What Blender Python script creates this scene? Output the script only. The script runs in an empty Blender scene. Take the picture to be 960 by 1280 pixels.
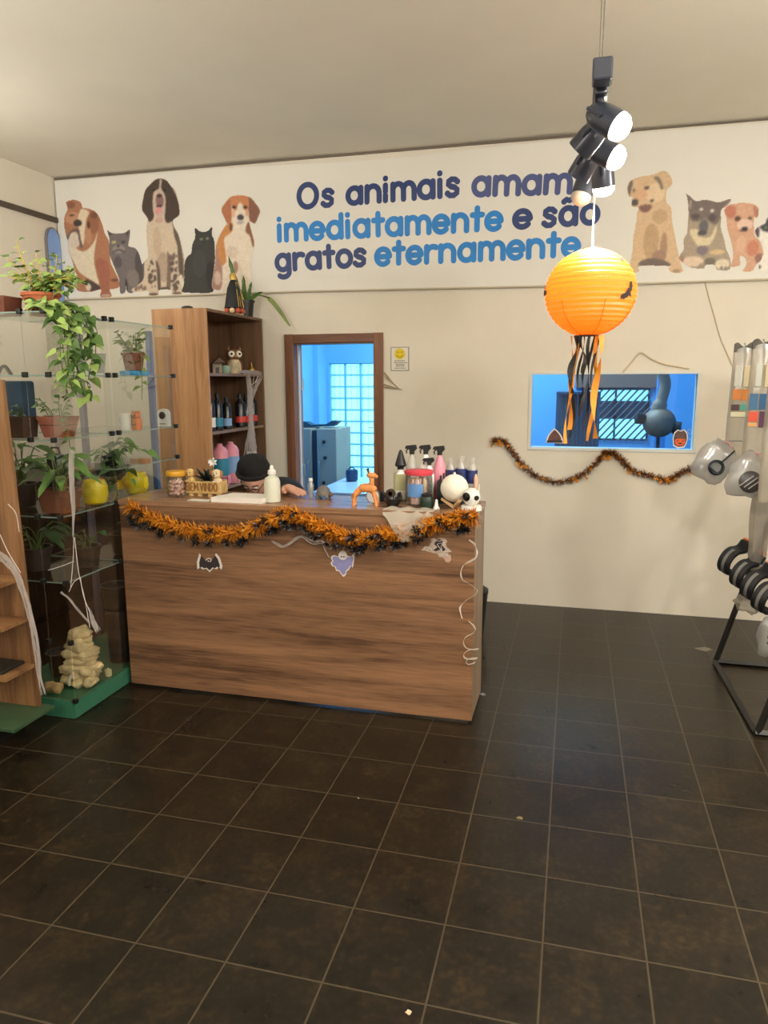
import bpy, bmesh, math, random
import numpy as np
from mathutils import Vector, Matrix, Euler
R = math.radians
rnd = random.Random(7)
scene = bpy.context.scene
COL = scene.collection

# ------------------------------------------------------------ camera
cam_d = bpy.data.cameras.new('camera'); cam = bpy.data.objects.new('camera', cam_d); COL.objects.link(cam)
cam_d.sensor_fit = 'VERTICAL'; cam_d.sensor_height = 36.0; cam_d.sensor_width = 36.0
cam_d.lens = 36.0 * 911.03 / 1280.0
cam_d.clip_start = 0.05
_yaw, _pit, _rol = -0.2541, -0.1781, -0.0034
_f = Vector((math.sin(_yaw)*math.cos(_pit), math.cos(_yaw)*math.cos(_pit), math.sin(_pit)))
_r = Vector((math.cos(_yaw), -math.sin(_yaw), 0)); _u = _r.cross(_f)
_r2 = _r*math.cos(_rol) + _u*math.sin(_rol); _u2 = _u*math.cos(_rol) - _r*math.sin(_rol)
cam.matrix_world = Matrix(((_r2.x, _u2.x, -_f.x, 0), (_r2.y, _u2.y, -_f.y, 0), (_r2.z, _u2.z, -_f.z, 1.65), (0, 0, 0, 1)))
scene.camera = cam

# ------------------------------------------------------------ world, lights, exposure
w = bpy.data.worlds.new('sky'); scene.world = w; w.use_nodes = True
w.node_tree.nodes['Background'].inputs['Color'].default_value = (0.55, 0.90, 1.0, 1)
w.node_tree.nodes['Background'].inputs['Strength'].default_value = 2.0
scene.view_settings.view_transform = 'Standard'
scene.view_settings.look = 'None'
scene.view_settings.gamma = 1.0
scene.view_settings.use_curve_mapping = False
scene.view_settings.exposure = 0.47
scene.cycles.transparent_max_bounces = 32

def light(name, kind, loc, energy, color, size=0.1, target=None, angle=None, blend=0.5, size_y=None):
    d = bpy.data.lights.new(name, kind); d.energy = energy; d.color = color
    if kind == 'AREA':
        d.size = size
        if size_y: d.shape = 'RECTANGLE'; d.size_y = size_y
    else: d.shadow_soft_size = size
    if kind == 'SPOT': d.spot_size = R(angle); d.spot_blend = blend
    o = bpy.data.objects.new(name, d); COL.objects.link(o); o.location = loc
    if target: o.rotation_euler = (Vector(target)-Vector(loc)).to_track_quat('-Z', 'Y').to_euler()
    return o
H_CEIL = 3.252
WARM = (1.0, 0.98, 0.93)
# unseen fill lamps added behind and beside the camera to brighten room and ceiling
light('fill_light_near', 'POINT', (0.9, 0.2, 2.42), 100, WARM, 0.12)
light('fill_light_left', 'SPOT', (-2.6, 0.7, 2.35), 170, WARM, 0.10, target=(-3.1, 1.5, H_CEIL), angle=150, blend=0.9)
light('fill_light_side', 'POINT', (-1.6, -0.8, 2.42), 45, WARM, 0.12)
light('fill_light_right', 'POINT', (1.9, 2.3, 2.42), 75, WARM, 0.12)
light('fill_light_corner', 'POINT', (-3.5, 3.6, 2.5), 8, WARM, 0.06)
# area lamp added out of view to fill the blue room with cool light
light('blue_room_fill', 'AREA', (-0.8, 7.0, 3.15), 140, (0.62, 0.88, 1.0), 2.6, target=(-0.8, 7.0, 0), size_y=1.6)

# ------------------------------------------------------------ helpers
def lin(c):
    c = c/255.0
    return c/12.92 if c <= 0.04045 else ((c+0.055)/1.055)**2.4
def rgb(r, g, b): return (lin(r), lin(g), lin(b), 1.0)
MATS = {}
def mat(name, col, rough=0.6, metal=0.0, noise=0.0, scale=20.0, bump=0.0, emit=0.0, ecol=None, sub=0.0, alpha=1.0, stretch=None, spec=0.5, coat=0.0, trans=0.0):
    if name in MATS: return MATS[name]
    m = bpy.data.materials.new(name); m.use_nodes = True
    nt = m.node_tree; b = nt.nodes['Principled BSDF']
    c = rgb(*col)
    b.inputs['Base Color'].default_value = c; b.inputs['Roughness'].default_value = rough; b.inputs['Metallic'].default_value = metal
    b.inputs['Specular IOR Level'].default_value = spec; b.inputs['Coat Weight'].default_value = coat
    b.inputs['Alpha'].default_value = alpha; b.inputs['Transmission Weight'].default_value = trans
    if emit:
        b.inputs['Emission Color'].default_value = rgb(*(ecol or col)); b.inputs['Emission Strength'].default_value = emit
    if noise or bump:
        tc = nt.nodes.new('ShaderNodeTexCoord'); n = nt.nodes.new('ShaderNodeTexNoise')
        mp = nt.nodes.new('ShaderNodeMapping'); nt.links.new(tc.outputs['Object'], mp.inputs[0])
        if stretch: mp.inputs['Scale'].default_value = stretch
        nt.links.new(mp.outputs[0], n.inputs['Vector']); n.inputs['Scale'].default_value = scale; n.inputs['Detail'].default_value = 6
        if noise:
            rp = nt.nodes.new('ShaderNodeValToRGB'); nt.links.new(n.outputs['Fac'], rp.inputs[0])
            lo = tuple(max(0, v*(1-noise)) for v in c[:3])+(1,); hi = tuple(min(1, v*(1+noise)) for v in c[:3])+(1,)
            rp.color_ramp.elements[0].position = 0.3; rp.color_ramp.elements[1].position = 0.7
            rp.color_ramp.elements[0].color = lo; rp.color_ramp.elements[1].color = hi
            nt.links.new(rp.outputs[0], b.inputs['Base Color'])
        if bump:
            bp = nt.nodes.new('ShaderNodeBump'); bp.inputs['Strength'].default_value = bump; bp.inputs['Distance'].default_value = 0.01
            nt.links.new(n.outputs['Fac'], bp.inputs['Height']); nt.links.new(bp.outputs[0], b.inputs['Normal'])
    MATS[name] = m; return m
def mat_wood(name, dark, light_, axis='x', scale=1.0, rough=0.42):
    if name in MATS: return MATS[name]
    m = bpy.data.materials.new(name); m.use_nodes = True; nt = m.node_tree; b = nt.nodes['Principled BSDF']
    tc = nt.nodes.new('ShaderNodeTexCoord'); mp = nt.nodes.new('ShaderNodeMapping'); nt.links.new(tc.outputs['Object'], mp.inputs[0])
    s = {'x': (0.5, 9, 9), 'z': (9, 9, 0.5), 'y': (9, 0.5, 9)}[axis]
    mp.inputs['Scale'].default_value = tuple(v*scale for v in s)
    n1 = nt.nodes.new('ShaderNodeTexNoise'); n1.inputs['Scale'].default_value = 1.6; n1.inputs['Detail'].default_value = 7; n1.inputs['Distortion'].default_value = 0.6
    n2 = nt.nodes.new('ShaderNodeTexNoise'); n2.inputs['Scale'].default_value = 14; n2.inputs['Detail'].default_value = 4
    for n in (n1, n2): nt.links.new(mp.outputs[0], n.inputs['Vector'])
    mx = nt.nodes.new('ShaderNodeMath'); mx.operation = 'MULTIPLY_ADD'; mx.inputs[1].default_value = 0.5
    nt.links.new(n2.outputs['Fac'], mx.inputs[0]); nt.links.new(n1.outputs['Fac'], mx.inputs[2])
    rp = nt.nodes.new('ShaderNodeValToRGB'); nt.links.new(mx.outputs[0], rp.inputs[0])
    e = rp.color_ramp.elements
    mid = tuple((a+c)/2 for a, c in zip(dark, light_))
    e[0].position = 0.56; e[0].color = rgb(*dark); e[1].position = 0.95; e[1].color = rgb(*light_)
    k = rp.color_ramp.elements.new(0.70); k.color = rgb(*mid)
    nt.links.new(rp.outputs[0], b.inputs['Base Color']); b.inputs['Roughness'].default_value = rough
    MATS[name] = m; return m
def mat_glass(name='clear_glass', tint=(235, 245, 240), refl=1.0, rough=0.02):
    if name in MATS: return MATS[name]
    m = bpy.data.materials.new(name); m.use_nodes = True; nt = m.node_tree; nt.nodes.clear()
    o = nt.nodes.new('ShaderNodeOutputMaterial'); t = nt.nodes.new('ShaderNodeBsdfTransparent'); g = nt.nodes.new('ShaderNodeBsdfGlossy')
    f = nt.nodes.new('ShaderNodeFresnel'); f.inputs['IOR'].default_value = 1.5; mx = nt.nodes.new('ShaderNodeMixShader')
    mu = nt.nodes.new('ShaderNodeMath'); mu.operation = 'MULTIPLY'; mu.inputs[1].default_value = refl; mu.use_clamp = True
    t.inputs['Color'].default_value = rgb(*tint); g.inputs['Roughness'].default_value = rough
    nt.links.new(f.outputs[0], mu.inputs[0]); nt.links.new(mu.outputs[0], mx.inputs[0])
    nt.links.new(t.outputs[0], mx.inputs[1]); nt.links.new(g.outputs[0], mx.inputs[2]); nt.links.new(mx.outputs[0], o.inputs[0])
    MATS[name] = m; return m
def mat_film(name, col, opacity, rough=0.3, transl=0.5, edge=0.0):
    """thin plastic, paper or cobweb film: part see-through, part diffuse/translucent"""
    if name in MATS: return MATS[name]
    m = bpy.data.materials.new(name); m.use_nodes = True; nt = m.node_tree; nt.nodes.clear()
    o = nt.nodes.new('ShaderNodeOutputMaterial'); t = nt.nodes.new('ShaderNodeBsdfTransparent'); d = nt.nodes.new('ShaderNodeBsdfDiffuse')
    l = nt.nodes.new('ShaderNodeBsdfTranslucent'); g = nt.nodes.new('ShaderNodeBsdfGlossy'); g.inputs['Roughness'].default_value = rough
    d.inputs['Color'].default_value = rgb(*col); l.inputs['Color'].default_value = rgb(*col)
    a = nt.nodes.new('ShaderNodeMixShader'); a.inputs[0].default_value = transl
    nt.links.new(d.outputs[0], a.inputs[1]); nt.links.new(l.outputs[0], a.inputs[2])
    b = nt.nodes.new('ShaderNodeMixShader'); b.inputs[0].default_value = opacity
    nt.links.new(t.outputs[0], b.inputs[1]); nt.links.new(a.outputs[0], b.inputs[2])
    last = b
    if edge:
        c = nt.nodes.new('ShaderNodeMixShader'); c.inputs[0].default_value = edge
        nt.links.new(b.outputs[0], c.inputs[1]); nt.links.new(g.outputs[0], c.inputs[2]); last = c
    nt.links.new(last.outputs[0], o.inputs[0]); MATS[name] = m; return m

def wloc(o):
    v = Vector((0, 0, 0))
    while o: v = v + o.location; o = o.parent
    return v
def NB(): return bmesh.new()
def tag(o, label, cat, group=None, kind=None):
    if label: o['label'] = label
    if cat: o['category'] = cat
    if group: o['group'] = group
    if kind: o['kind'] = kind
    return o
def thing(name, label, cat, loc=(0, 0, 0), group=None):
    o = bpy.data.objects.new(name, None); COL.objects.link(o); o.location = loc; o.empty_display_size = 0.05
    return tag(o, label, cat, group)
def obj(name, bm, m, parent=None, smooth=False, label=None, origin=None, angle=40, recalc=True):
    """link a world-space bmesh as one mesh object (child of parent, or top level with its origin at its base)"""
    if recalc: bmesh.ops.recalc_face_normals(bm, faces=bm.faces[:])
    me = bpy.data.meshes.new(name)
    if parent is None:
        if origin is None:
            xs = [v.co for v in bm.verts]
            origin = Vector(((min(v.x for v in xs)+max(v.x for v in xs))/2, (min(v.y for v in xs)+max(v.y for v in xs))/2, min(v.z for v in xs)))
        off = Vector(origin)
    else: off = wloc(parent)
    bmesh.ops.translate(bm, verts=bm.verts[:], vec=-off)
    bm.to_mesh(me); bm.free()
    for mm in (m if isinstance(m, (list, tuple)) else [m]): me.materials.append(mm)
    if smooth:
        for p in me.polygons: p.use_smooth = True
        me.set_sharp_from_angle(angle=R(angle))
    o = bpy.data.objects.new(name, me); COL.objects.link(o)
    if parent is None: o.location = off
    else: o.parent = parent
    if label: o['label'] = label
    return o
def one(name, bm, m, label, cat, group=None, smooth=False, kind=None, origin=None):
    o = obj(name, bm, m, None, smooth, origin=origin); return tag(o, label, cat, group, kind)
def struct(name, bm, m, parent=None, smooth=False):
    o = obj(name, bm, m, parent, smooth); o['kind'] = 'structure'; return o
def copy_tree(o, parent=None):
    c = o.copy(); COL.objects.link(c); c.parent = parent
    for ch in list(o.children): copy_tree(ch, c)
    return c
def dup(root, loc, rz=0.0, label=None, scale=None):
    c = copy_tree(root); c.location = loc; c.rotation_euler = (0, 0, rz)
    if label: c['label'] = label
    if scale: c.scale = (scale,)*3
    return c

def box(bm, x0, y0, z0, x1, y1, z1, bev=0.0, mi=0, seg=2):
    vs = [bm.verts.new(p) for p in ((x0,y0,z0),(x1,y0,z0),(x1,y1,z0),(x0,y1,z0),(x0,y0,z1),(x1,y0,z1),(x1,y1,z1),(x0,y1,z1))]
    fs = [bm.faces.new([vs[i] for i in f]) for f in ((3,2,1,0),(4,5,6,7),(0,1,5,4),(1,2,6,5),(2,3,7,6),(3,0,4,7))]
    for f in fs: f.material_index = mi
    if bev:
        es = set(e for f in fs for e in f.edges)
        r = bmesh.ops.bevel(bm, geom=list(es), offset=bev, segments=seg, affect='EDGES', profile=0.5)
        for f in r['faces']: f.material_index = mi
def frame_of(d):
    d = Vector(d).normalized(); a = Vector((0, 0, 1)) if abs(d.z) < 0.9 else Vector((1, 0, 0))
    s = d.cross(a).normalized(); return s, s.cross(d).normalized()
def tube(bm, pts, rad, seg=8, cap=True, flat=1.0, mi=0):
    pts = [Vector(p) for p in pts]; n = len(pts)
    if not isinstance(rad, (list, tuple)): rad = [rad]*n
    rings = []; s = None
    for i, p in enumerate(pts):
        d = (pts[min(i+1, n-1)]-pts[max(i-1, 0)])
        if d.length < 1e-9: d = Vector((0, 0, 1))
        d.normalize()
        if s is None: s, t = frame_of(d)
        else:
            s = (s-d*s.dot(d))
            if s.length < 1e-6: s, t = frame_of(d)
            s.normalize(); t = s.cross(d)
        rings.append([bm.verts.new(p+(s*math.cos(2*math.pi*k/seg)+t*flat*math.sin(2*math.pi*k/seg))*rad[i]) for k in range(seg)])
    for a, b in zip(rings, rings[1:]):
        for k in range(seg):
            f = bm.faces.new((a[k], a[(k+1) % seg], b[(k+1) % seg], b[k])); f.material_index = mi
    if cap:
        for rg in (rings[0][::-1], rings[-1]):
            f = bm.faces.new(rg); f.material_index = mi
def cyl(bm, p0, p1, r0, r1=None, seg=16, mi=0): tube(bm, [p0, p1], [r0, r0 if r1 is None else r1], seg, mi=mi)
def lathe(bm, c, prof, seg=24, mi=0, axis=None, sx=1.0, sy=1.0):
    """revolve (r, h) pairs about an axis through c"""
    c = Vector(c)
    if axis is None: s, t, d = Vector((1, 0, 0)), Vector((0, 1, 0)), Vector((0, 0, 1))
    else: d = Vector(axis).normalized(); s, t = frame_of(d)
    rings = []
    for r, h in prof:
        if r < 1e-6: rings.append([bm.verts.new(c+d*h)])
        else: rings.append([bm.verts.new(c+d*h+s*(r*sx*math.cos(2*math.pi*k/seg))+t*(r*sy*math.sin(2*math.pi*k/seg))) for k in range(seg)])
    for a, b in zip(rings, rings[1:]):
        if len(a) == 1 and len(b) == 1: continue
        for k in range(seg):
            k2 = (k+1) % seg
            if len(a) == 1: f = bm.faces.new((a[0], b[k2], b[k]))
            elif len(b) == 1: f = bm.faces.new((a[k], a[k2], b[0]))
            else: f = bm.faces.new((a[k], a[k2], b[k2], b[k]))
            f.material_index = mi
    for rg in (rings[0], rings[-1]):
        if len(rg) > 2:
            f = bm.faces.new(rg); f.material_index = mi
def ball(bm, c, r, seg=16, ring=10, rot=None, mi=0):
    if not isinstance(r, (list, tuple)): r = (r, r, r)
    M = Matrix.Translation(Vector(c)) @ ((rot.to_matrix().to_4x4()) if rot else Matrix.Identity(4)) @ Matrix.Diagonal((r[0], r[1], r[2], 1))
    res = bmesh.ops.create_uvsphere(bm, u_segments=seg, v_segments=ring, radius=1.0, matrix=M)
    if mi:
        for v in res['verts']:
            for f in v.link_faces: f.material_index = mi
def prism(bm, poly, org, ax, ay, th, mi=0):
    """extrude a 2D outline: org + x*ax + y*ay, thickness th along ax x ay"""
    org, ax, ay = Vector(org), Vector(ax), Vector(ay); n = ax.cross(ay).normalized()*th
    a = [bm.verts.new(org+ax*p[0]+ay*p[1]) for p in poly]; b = [bm.verts.new(v.co+n) for v in a]
    f1 = bm.faces.new(a[::-1]); f2 = bm.faces.new(b); fs = [f1, f2]
    for i in range(len(a)):
        j = (i+1) % len(a); fs.append(bm.faces.new((a[i], a[j], b[j], b[i])))
    for f in fs: f.material_index = mi
def ribbon(bm, pts, side, width, th=0.0008, mi=0):
    """a thin strip following pts, its width along side (vector, or list)"""
    pts = [Vector(p) for p in pts]; n = len(pts); L = []
    for i, p in enumerate(pts):
        s = Vector(side[i] if isinstance(side, list) else side).normalized()
        wd = width[i] if isinstance(width, (list, tuple)) else width
        d = (pts[min(i+1, n-1)]-pts[max(i-1, 0)]).normalized(); nn = d.cross(s)
        nn = nn.normalized()*th/2 if nn.length > 1e-6 else Vector((0, th/2, 0))
        L.append([bm.verts.new(p+s*wd/2+nn), bm.verts.new(p-s*wd/2+nn), bm.verts.new(p-s*wd/2-nn), bm.verts.new(p+s*wd/2-nn)])
    for a, b in zip(L, L[1:]):
        for k in range(4):
            f = bm.faces.new((a[k], a[(k+1) % 4], b[(k+1) % 4], b[k])); f.material_index = mi
    bm.faces.new(L[0][::-1]); bm.faces.new(L[-1])
def smooth_path(pts, n=8):
    """Catmull-Rom through pts"""
    pts = [Vector(p) for p in pts]; out = []
    P = [pts[0]*2-pts[1]]+pts+[pts[-1]*2-pts[-2]]
    for i in range(1, len(P)-2):
        for k in range(n):
            t = k/n; a, b, c, d = P[i-1], P[i], P[i+1], P[i+2]
            out.append(0.5*((2*b)+(c-a)*t+(2*a-5*b+4*c-d)*t*t+(3*b-a-3*c+d)*t**3))
    out.append(pts[-1]); return out
def leaf(bm, base, d, up, L, W, shape='heart', droop=0.25, mi=0):
    d = Vector(d).normalized(); up = Vector(up); s = d.cross(up)
    s = s.normalized() if s.length > 1e-4 else frame_of(d)[0]
    u = s.cross(d)
    prof = {'heart': ((0, .06), (.08, .7), (.25, 1), (.5, .85), (.75, .45), (1, .02)),
            'long': ((0, .35), (.25, .8), (.5, 1), (.75, .75), (1, .03)),
            'oval': ((0, .08), (.2, .7), (.5, 1), (.8, .65), (1, .05))}[shape]
    rows = []
    for t, wd in prof:
        c = Vector(base)+d*(t*L)-Vector((0, 0, 1))*droop*L*t*t
        back = d*(-0.10*L) if shape == 'heart' and 0 < t < .2 else Vector((0, 0, 0))
        rows.append((bm.verts.new(c+s*W*.5*wd+u*W*.12*wd+back), bm.verts.new(c), bm.verts.new(c-s*W*.5*wd+u*W*.12*wd+back)))
    for a, b in zip(rows, rows[1:]):
        for k in (0, 1):
            f = bm.faces.new((a[k], a[k+1], b[k+1], b[k])); f.material_index = mi

# ------------------------------------------------------------ the setting
YB, XL, XR, YF, H = 5.348, -4.10, 2.60, -3.0, 3.252
PLASTER = mat('cream_plaster', (224, 215, 198), 0.85, noise=0.02, scale=5, bump=0.25)
CEIL = mat('ceiling_paint', (232, 225, 208), 0.9, noise=0.03, scale=2, bump=0.05)
BLUEP = mat('blue_paint', (104, 172, 222), 0.6, noise=0.05, scale=3)
def mat_floor():
    m = bpy.data.materials.new('floor_tile'); m.use_nodes = True; nt = m.node_tree; b = nt.nodes['Principled BSDF']; L = nt.links.new
    tc = nt.nodes.new('ShaderNodeTexCoord'); sp = nt.nodes.new('ShaderNodeSeparateXYZ'); L(tc.outputs['Object'], sp.inputs[0])
    def mth(op, a, bb=None, cc=None):
        n = nt.nodes.new('ShaderNodeMath'); n.operation = op
        for i, v in enumerate((a, bb, cc)):
            if v is None: continue
            if isinstance(v, (int, float)): n.inputs[i].default_value = v
            else: L(v, n.inputs[i])
        return n.outputs[0]
    tx, ty = 0.2942, 0.3015
    fx = mth('DIVIDE', mth('SUBTRACT', sp.outputs[0], -0.3211), tx); fy = mth('DIVIDE', mth('SUBTRACT', sp.outputs[1], 1.6656), ty)
    ex = mth('ABSOLUTE', mth('SUBTRACT', mth('FRACT', fx), 0.5)); ey = mth('ABSOLUTE', mth('SUBTRACT', mth('FRACT', fy), 0.5))
    e = mth('MAXIMUM', ex, ey); gr = nt.nodes.new('ShaderNodeMapRange'); gr.inputs['From Min'].default_value = 0.4885; gr.inputs['From Max'].default_value = 0.493
    L(e, gr.inputs['Value'])
    cb = nt.nodes.new('ShaderNodeCombineXYZ'); L(mth('FLOOR', fx), cb.inputs[0]); L(mth('FLOOR', fy), cb.inputs[1])
    wn = nt.nodes.new('ShaderNodeTexWhiteNoise'); L(cb.outputs[0], wn.inputs['Vector'])
    vm = nt.nodes.new('ShaderNodeVectorMath'); vm.operation = 'MULTIPLY_ADD'; L(wn.outputs['Color'], vm.inputs[0]); vm.inputs[1].default_value = (9, 9, 9); L(tc.outputs['Object'], vm.inputs[2])
    n1 = nt.nodes.new('ShaderNodeTexNoise'); n1.inputs['Scale'].default_value = 7; n1.inputs['Detail'].default_value = 7; n1.inputs['Roughness'].default_value = 0.66; L(vm.outputs[0], n1.inputs['Vector'])
    n2 = nt.nodes.new('ShaderNodeTexNoise'); n2.inputs['Scale'].default_value = 48; n2.inputs['Detail'].default_value = 5; L(vm.outputs[0], n2.inputs['Vector'])
    mixn = mth('MULTIPLY_ADD', n2.outputs['Fac'], 0.46, mth('MULTIPLY', n1.outputs['Fac'], 0.52))
    rp = nt.nodes.new('ShaderNodeValToRGB'); L(mixn, rp.inputs[0]); el = rp.color_ramp.elements
    el[0].position = 0.28; el[0].color = rgb(14, 12, 9); el[1].position = 0.72; el[1].color = rgb(64, 50, 30)
    k = el.new(0.50); k.color = rgb(34, 28, 19)
    br = nt.nodes.new('ShaderNodeHueSaturation'); L(rp.outputs[0], br.inputs['Color']); L(mth('MULTIPLY_ADD', wn.outputs['Value'], 0.3, 0.85), br.inputs['Value'])
    mx = nt.nodes.new('ShaderNodeMix'); mx.data_type = 'RGBA'; L(gr.outputs[0], mx.inputs[0]); L(br.outputs[0], mx.inputs[6]); mx.inputs[7].default_value = rgb(76, 66, 51)
    L(mx.outputs[2], b.inputs['Base Color'])
    L(mth('MULTIPLY_ADD', n1.outputs['Fac'], 0.16, 0.22), b.inputs['Roughness'])
    bp = nt.nodes.new('ShaderNodeBump'); bp.inputs['Strength'].default_value = 0.12; bp.inputs['Distance'].default_value = 0.002
    hh = mth('SUBTRACT', mth('MULTIPLY', n1.outputs['Fac'], 0.35), mth('MULTIPLY', gr.outputs[0], 0.6)); L(hh, bp.inputs['Height']); L(bp.outputs[0], b.inputs['Normal'])
    b.inputs['Specular IOR Level'].default_value = 0.34
    return m
bm = NB(); box(bm, XL-.15, YF-.15, -0.12, XR+.15, 9.2, 0); o = obj('floor', bm, mat_floor(), origin=(0, 0, 0)); o['kind'] = 'structure'
bm = NB(); box(bm, XL-.15, YF-.15, H, XR+.15, 5.5, H+.12); struct('ceiling', bm, CEIL)
DX0, DX1, DZ = -2.105, -1.45, 1.94          # door opening
WX0, WX1, WZ0, WZ1 = -0.305, 0.80, 1.172, 1.695   # pass-through window
bm = NB()
for x0, x1, z0, z1 in ((XL, DX0, 0, H), (DX0, DX1, DZ, H), (DX1, WX0, 0, H), (WX0, WX1, 0, WZ0), (WX0, WX1, WZ1, H), (WX1, XR, 0, H)):
    box(bm, x0, YB, z0, x1, 5.5, z1)
struct('wall_back', bm, PLASTER)
bm = NB(); box(bm, XL-.15, YF, 0, XL, 5.5, H); struct('wall_left', bm, PLASTER)
bm = NB(); box(bm, XR, YF, 0, XR+.15, 5.5, H); struct('wall_right', bm, PLASTER)
bm = NB(); box(bm, XL, YF-.15, 0, XR, YF, H); struct('wall_front', bm, PLASTER)
# dark joint between banner wall and ceiling
bm = NB(); box(bm, XL, YB-.012, H-.016, 0.3, YB, H-.002); box(bm, .3, YB-.008, H-.012, XR, YB, H-.002); struct('trim_1', bm, mat('dark_joint', (116, 104, 90), 0.9))
# blue room behind
RX0, RX1, RY = -3.02, 2.2, 8.6
bm = NB()
box(bm, RX0-.12, 5.5, 0, RX0, RY, H); struct('wall_blue_left', bm, BLUEP)
bm = NB(); box(bm, RX1, 5.5, 0, RX1+.12, RY, H); struct('wall_blue_right', bm, BLUEP)
GX0, GX1, GZ0, GZ1 = -2.92, -1.75, 0.46, 1.86     # steel-framed window in the far blue wall
HX0, HX1, HZ0, HZ1 = 0.10, 0.80, 0.98, 1.56       # far window with the grille
TX0, TX1, TZ0, TZ1 = -2.62, -1.5, 2.13, 2.28      # transom light
bm = NB()
for x0, x1, z0, z1 in ((RX0, GX0, 0, H), (GX0, GX1, 0, GZ0), (GX0, GX1, GZ1, TZ0), (GX0, TX0, TZ0, TZ1), (GX0, GX1, TZ1, H),
                       (GX1, HX0, 0, TZ0), (TX1, HX0, TZ0, TZ1), (GX1, HX0, TZ1, H), (HX0, HX1, 0, HZ0), (HX0, HX1, HZ1, H), (HX1, RX1, 0, H)):
    box(bm, x0, RY, z0, x1, RY+.12, z1)
struct('wall_blue_back', bm, BLUEP)
bm = NB(); box(bm, RX0-.12, 5.5, H, RX1+.12, RY+.12, H+.12); struct('ceiling_blue_room', bm, mat('ceiling_pale', (214, 228, 234), 0.9))
bm = NB()
for x0, x1, z0, z1 in ((RX0, DX0, 0, H), (DX0, DX1, DZ, H), (DX1, WX0, 0, H), (WX0, WX1, 0, WZ0), (WX0, WX1, WZ1, H), (WX1, RX1, 0, H)): box(bm, x0, 5.5, z0, x1, 5.512, z1)
struct('wall_blue_front', bm, BLUEP)
# blue corner pillar by the steel window
bm = NB(); box(bm, -3.02, 8.30, 0, -2.955, 8.6, H); struct('trim_2', bm, BLUEP)

# steel window with small panes
STEEL = mat('window_steel', (120, 190, 205), 0.5)
def mat_frost():
    m = bpy.data.materials.new('frosted_pane'); m.use_nodes = True; nt = m.node_tree; nt.nodes.clear(); L = nt.links.new
    o = nt.nodes.new('ShaderNodeOutputMaterial'); t = nt.nodes.new('ShaderNodeBsdfTransparent'); l = nt.nodes.new('ShaderNodeBsdfTranslucent')
    l.inputs['Color'].default_value = rgb(225, 250, 250); t.inputs['Color'].default_value = rgb(215, 245, 250)
    x = nt.nodes.new('ShaderNodeMixShader'); x.inputs[0].default_value = 0.45; L(t.outputs[0], x.inputs[1]); L(l.outputs[0], x.inputs[2]); L(x.outputs[0], o.inputs[0])
    return m
FROST = mat_frost()
bm = NB(); nx, nz = 6, 10
for i in range(nx+1):
    x = GX0+(GX1-GX0)*i/nx; box(bm, x-.010, RY+.02, GZ0, x+.010, RY+.06, GZ1)
for k in range(nz+1):
    z = GZ0+(GZ1-GZ0)*k/nz; box(bm, GX0, RY+.025, z-.008, GX1, RY+.055, z+.008)
w1 = struct('window_1', bm, STEEL)
for i in range(nx):
    for k in range(nz):
        b2 = NB(); a, c = GX0+(GX1-GX0)*i/nx, GZ0+(GZ1-GZ0)*k/nz
        box(b2, a+.01, RY+.038, c+.008, a+(GX1-GX0)/nx-.01, RY+.042, c+(GZ1-GZ0)/nz-.008); struct('pane', b2, FROST, w1)
bm = NB()
for i in range(16):
    x = GX0+.03+(GX1-GX0)*i/16; box(bm, x-.006, RY+.10, GZ0, x+.006, RY+.112, GZ1)
struct('grille', bm, mat('outer_grille', (150, 200, 205), 0.5), w1)
bm = NB(); box(bm, TX0, RY+.03, TZ0, TX1, RY+.05, TZ0+.012); box(bm, TX0, RY+.03, TZ1-.012, TX1, RY+.05, TZ1)
for i in range(5): x = TX0+(TX1-TX0)*i/4; box(bm, x-.008, RY+.03, TZ0, x+.008, RY+.05, TZ1)
w2 = struct('window_2', bm, STEEL); bm = NB(); box(bm, TX0, RY+.038, TZ0, TX1, RY+.042, TZ1); struct('pane', bm, FROST, w2)
bm = NB(); box(bm, HX0, RY+.03, HZ0, HX1, RY+.06, HZ0+.02); box(bm, HX0, RY+.03, HZ1-.02, HX1, RY+.06, HZ1); box(bm, HX0, RY+.03, HZ0, HX0+.02, RY+.06, HZ1); box(bm, HX1-.02, RY+.03, HZ0, HX1, RY+.06, HZ1); box(bm, .43, RY+.03, HZ0, .45, RY+.06, HZ1)
box(bm, HX0, RY+.03, 1.22, HX1, RY+.06, 1.42)
w3 = struct('window_3', bm, mat('dark_steel', (52, 74, 96), 0.5)); bm = NB(); box(bm, HX0+.02, RY+.04, HZ0+.02, HX1-.02, RY+.044, HZ1-.02); struct('pane', bm, FROST, w3)
bm = NB()
for i in range(22):
    x = HX0-.52+i*.075; a, b = max(0, (HX0-x)/.5), min(1, (HX1-x)/.5)
    if b > a: cyl(bm, (x+.5*a, RY-.03, HZ0+(HZ1-HZ0)*a), (x+.5*b, RY-.03, HZ0+(HZ1-HZ0)*b), .011, seg=6)
struct('grille', bm, mat('dark_steel', (52, 74, 96), 0.5), w3)

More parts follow.
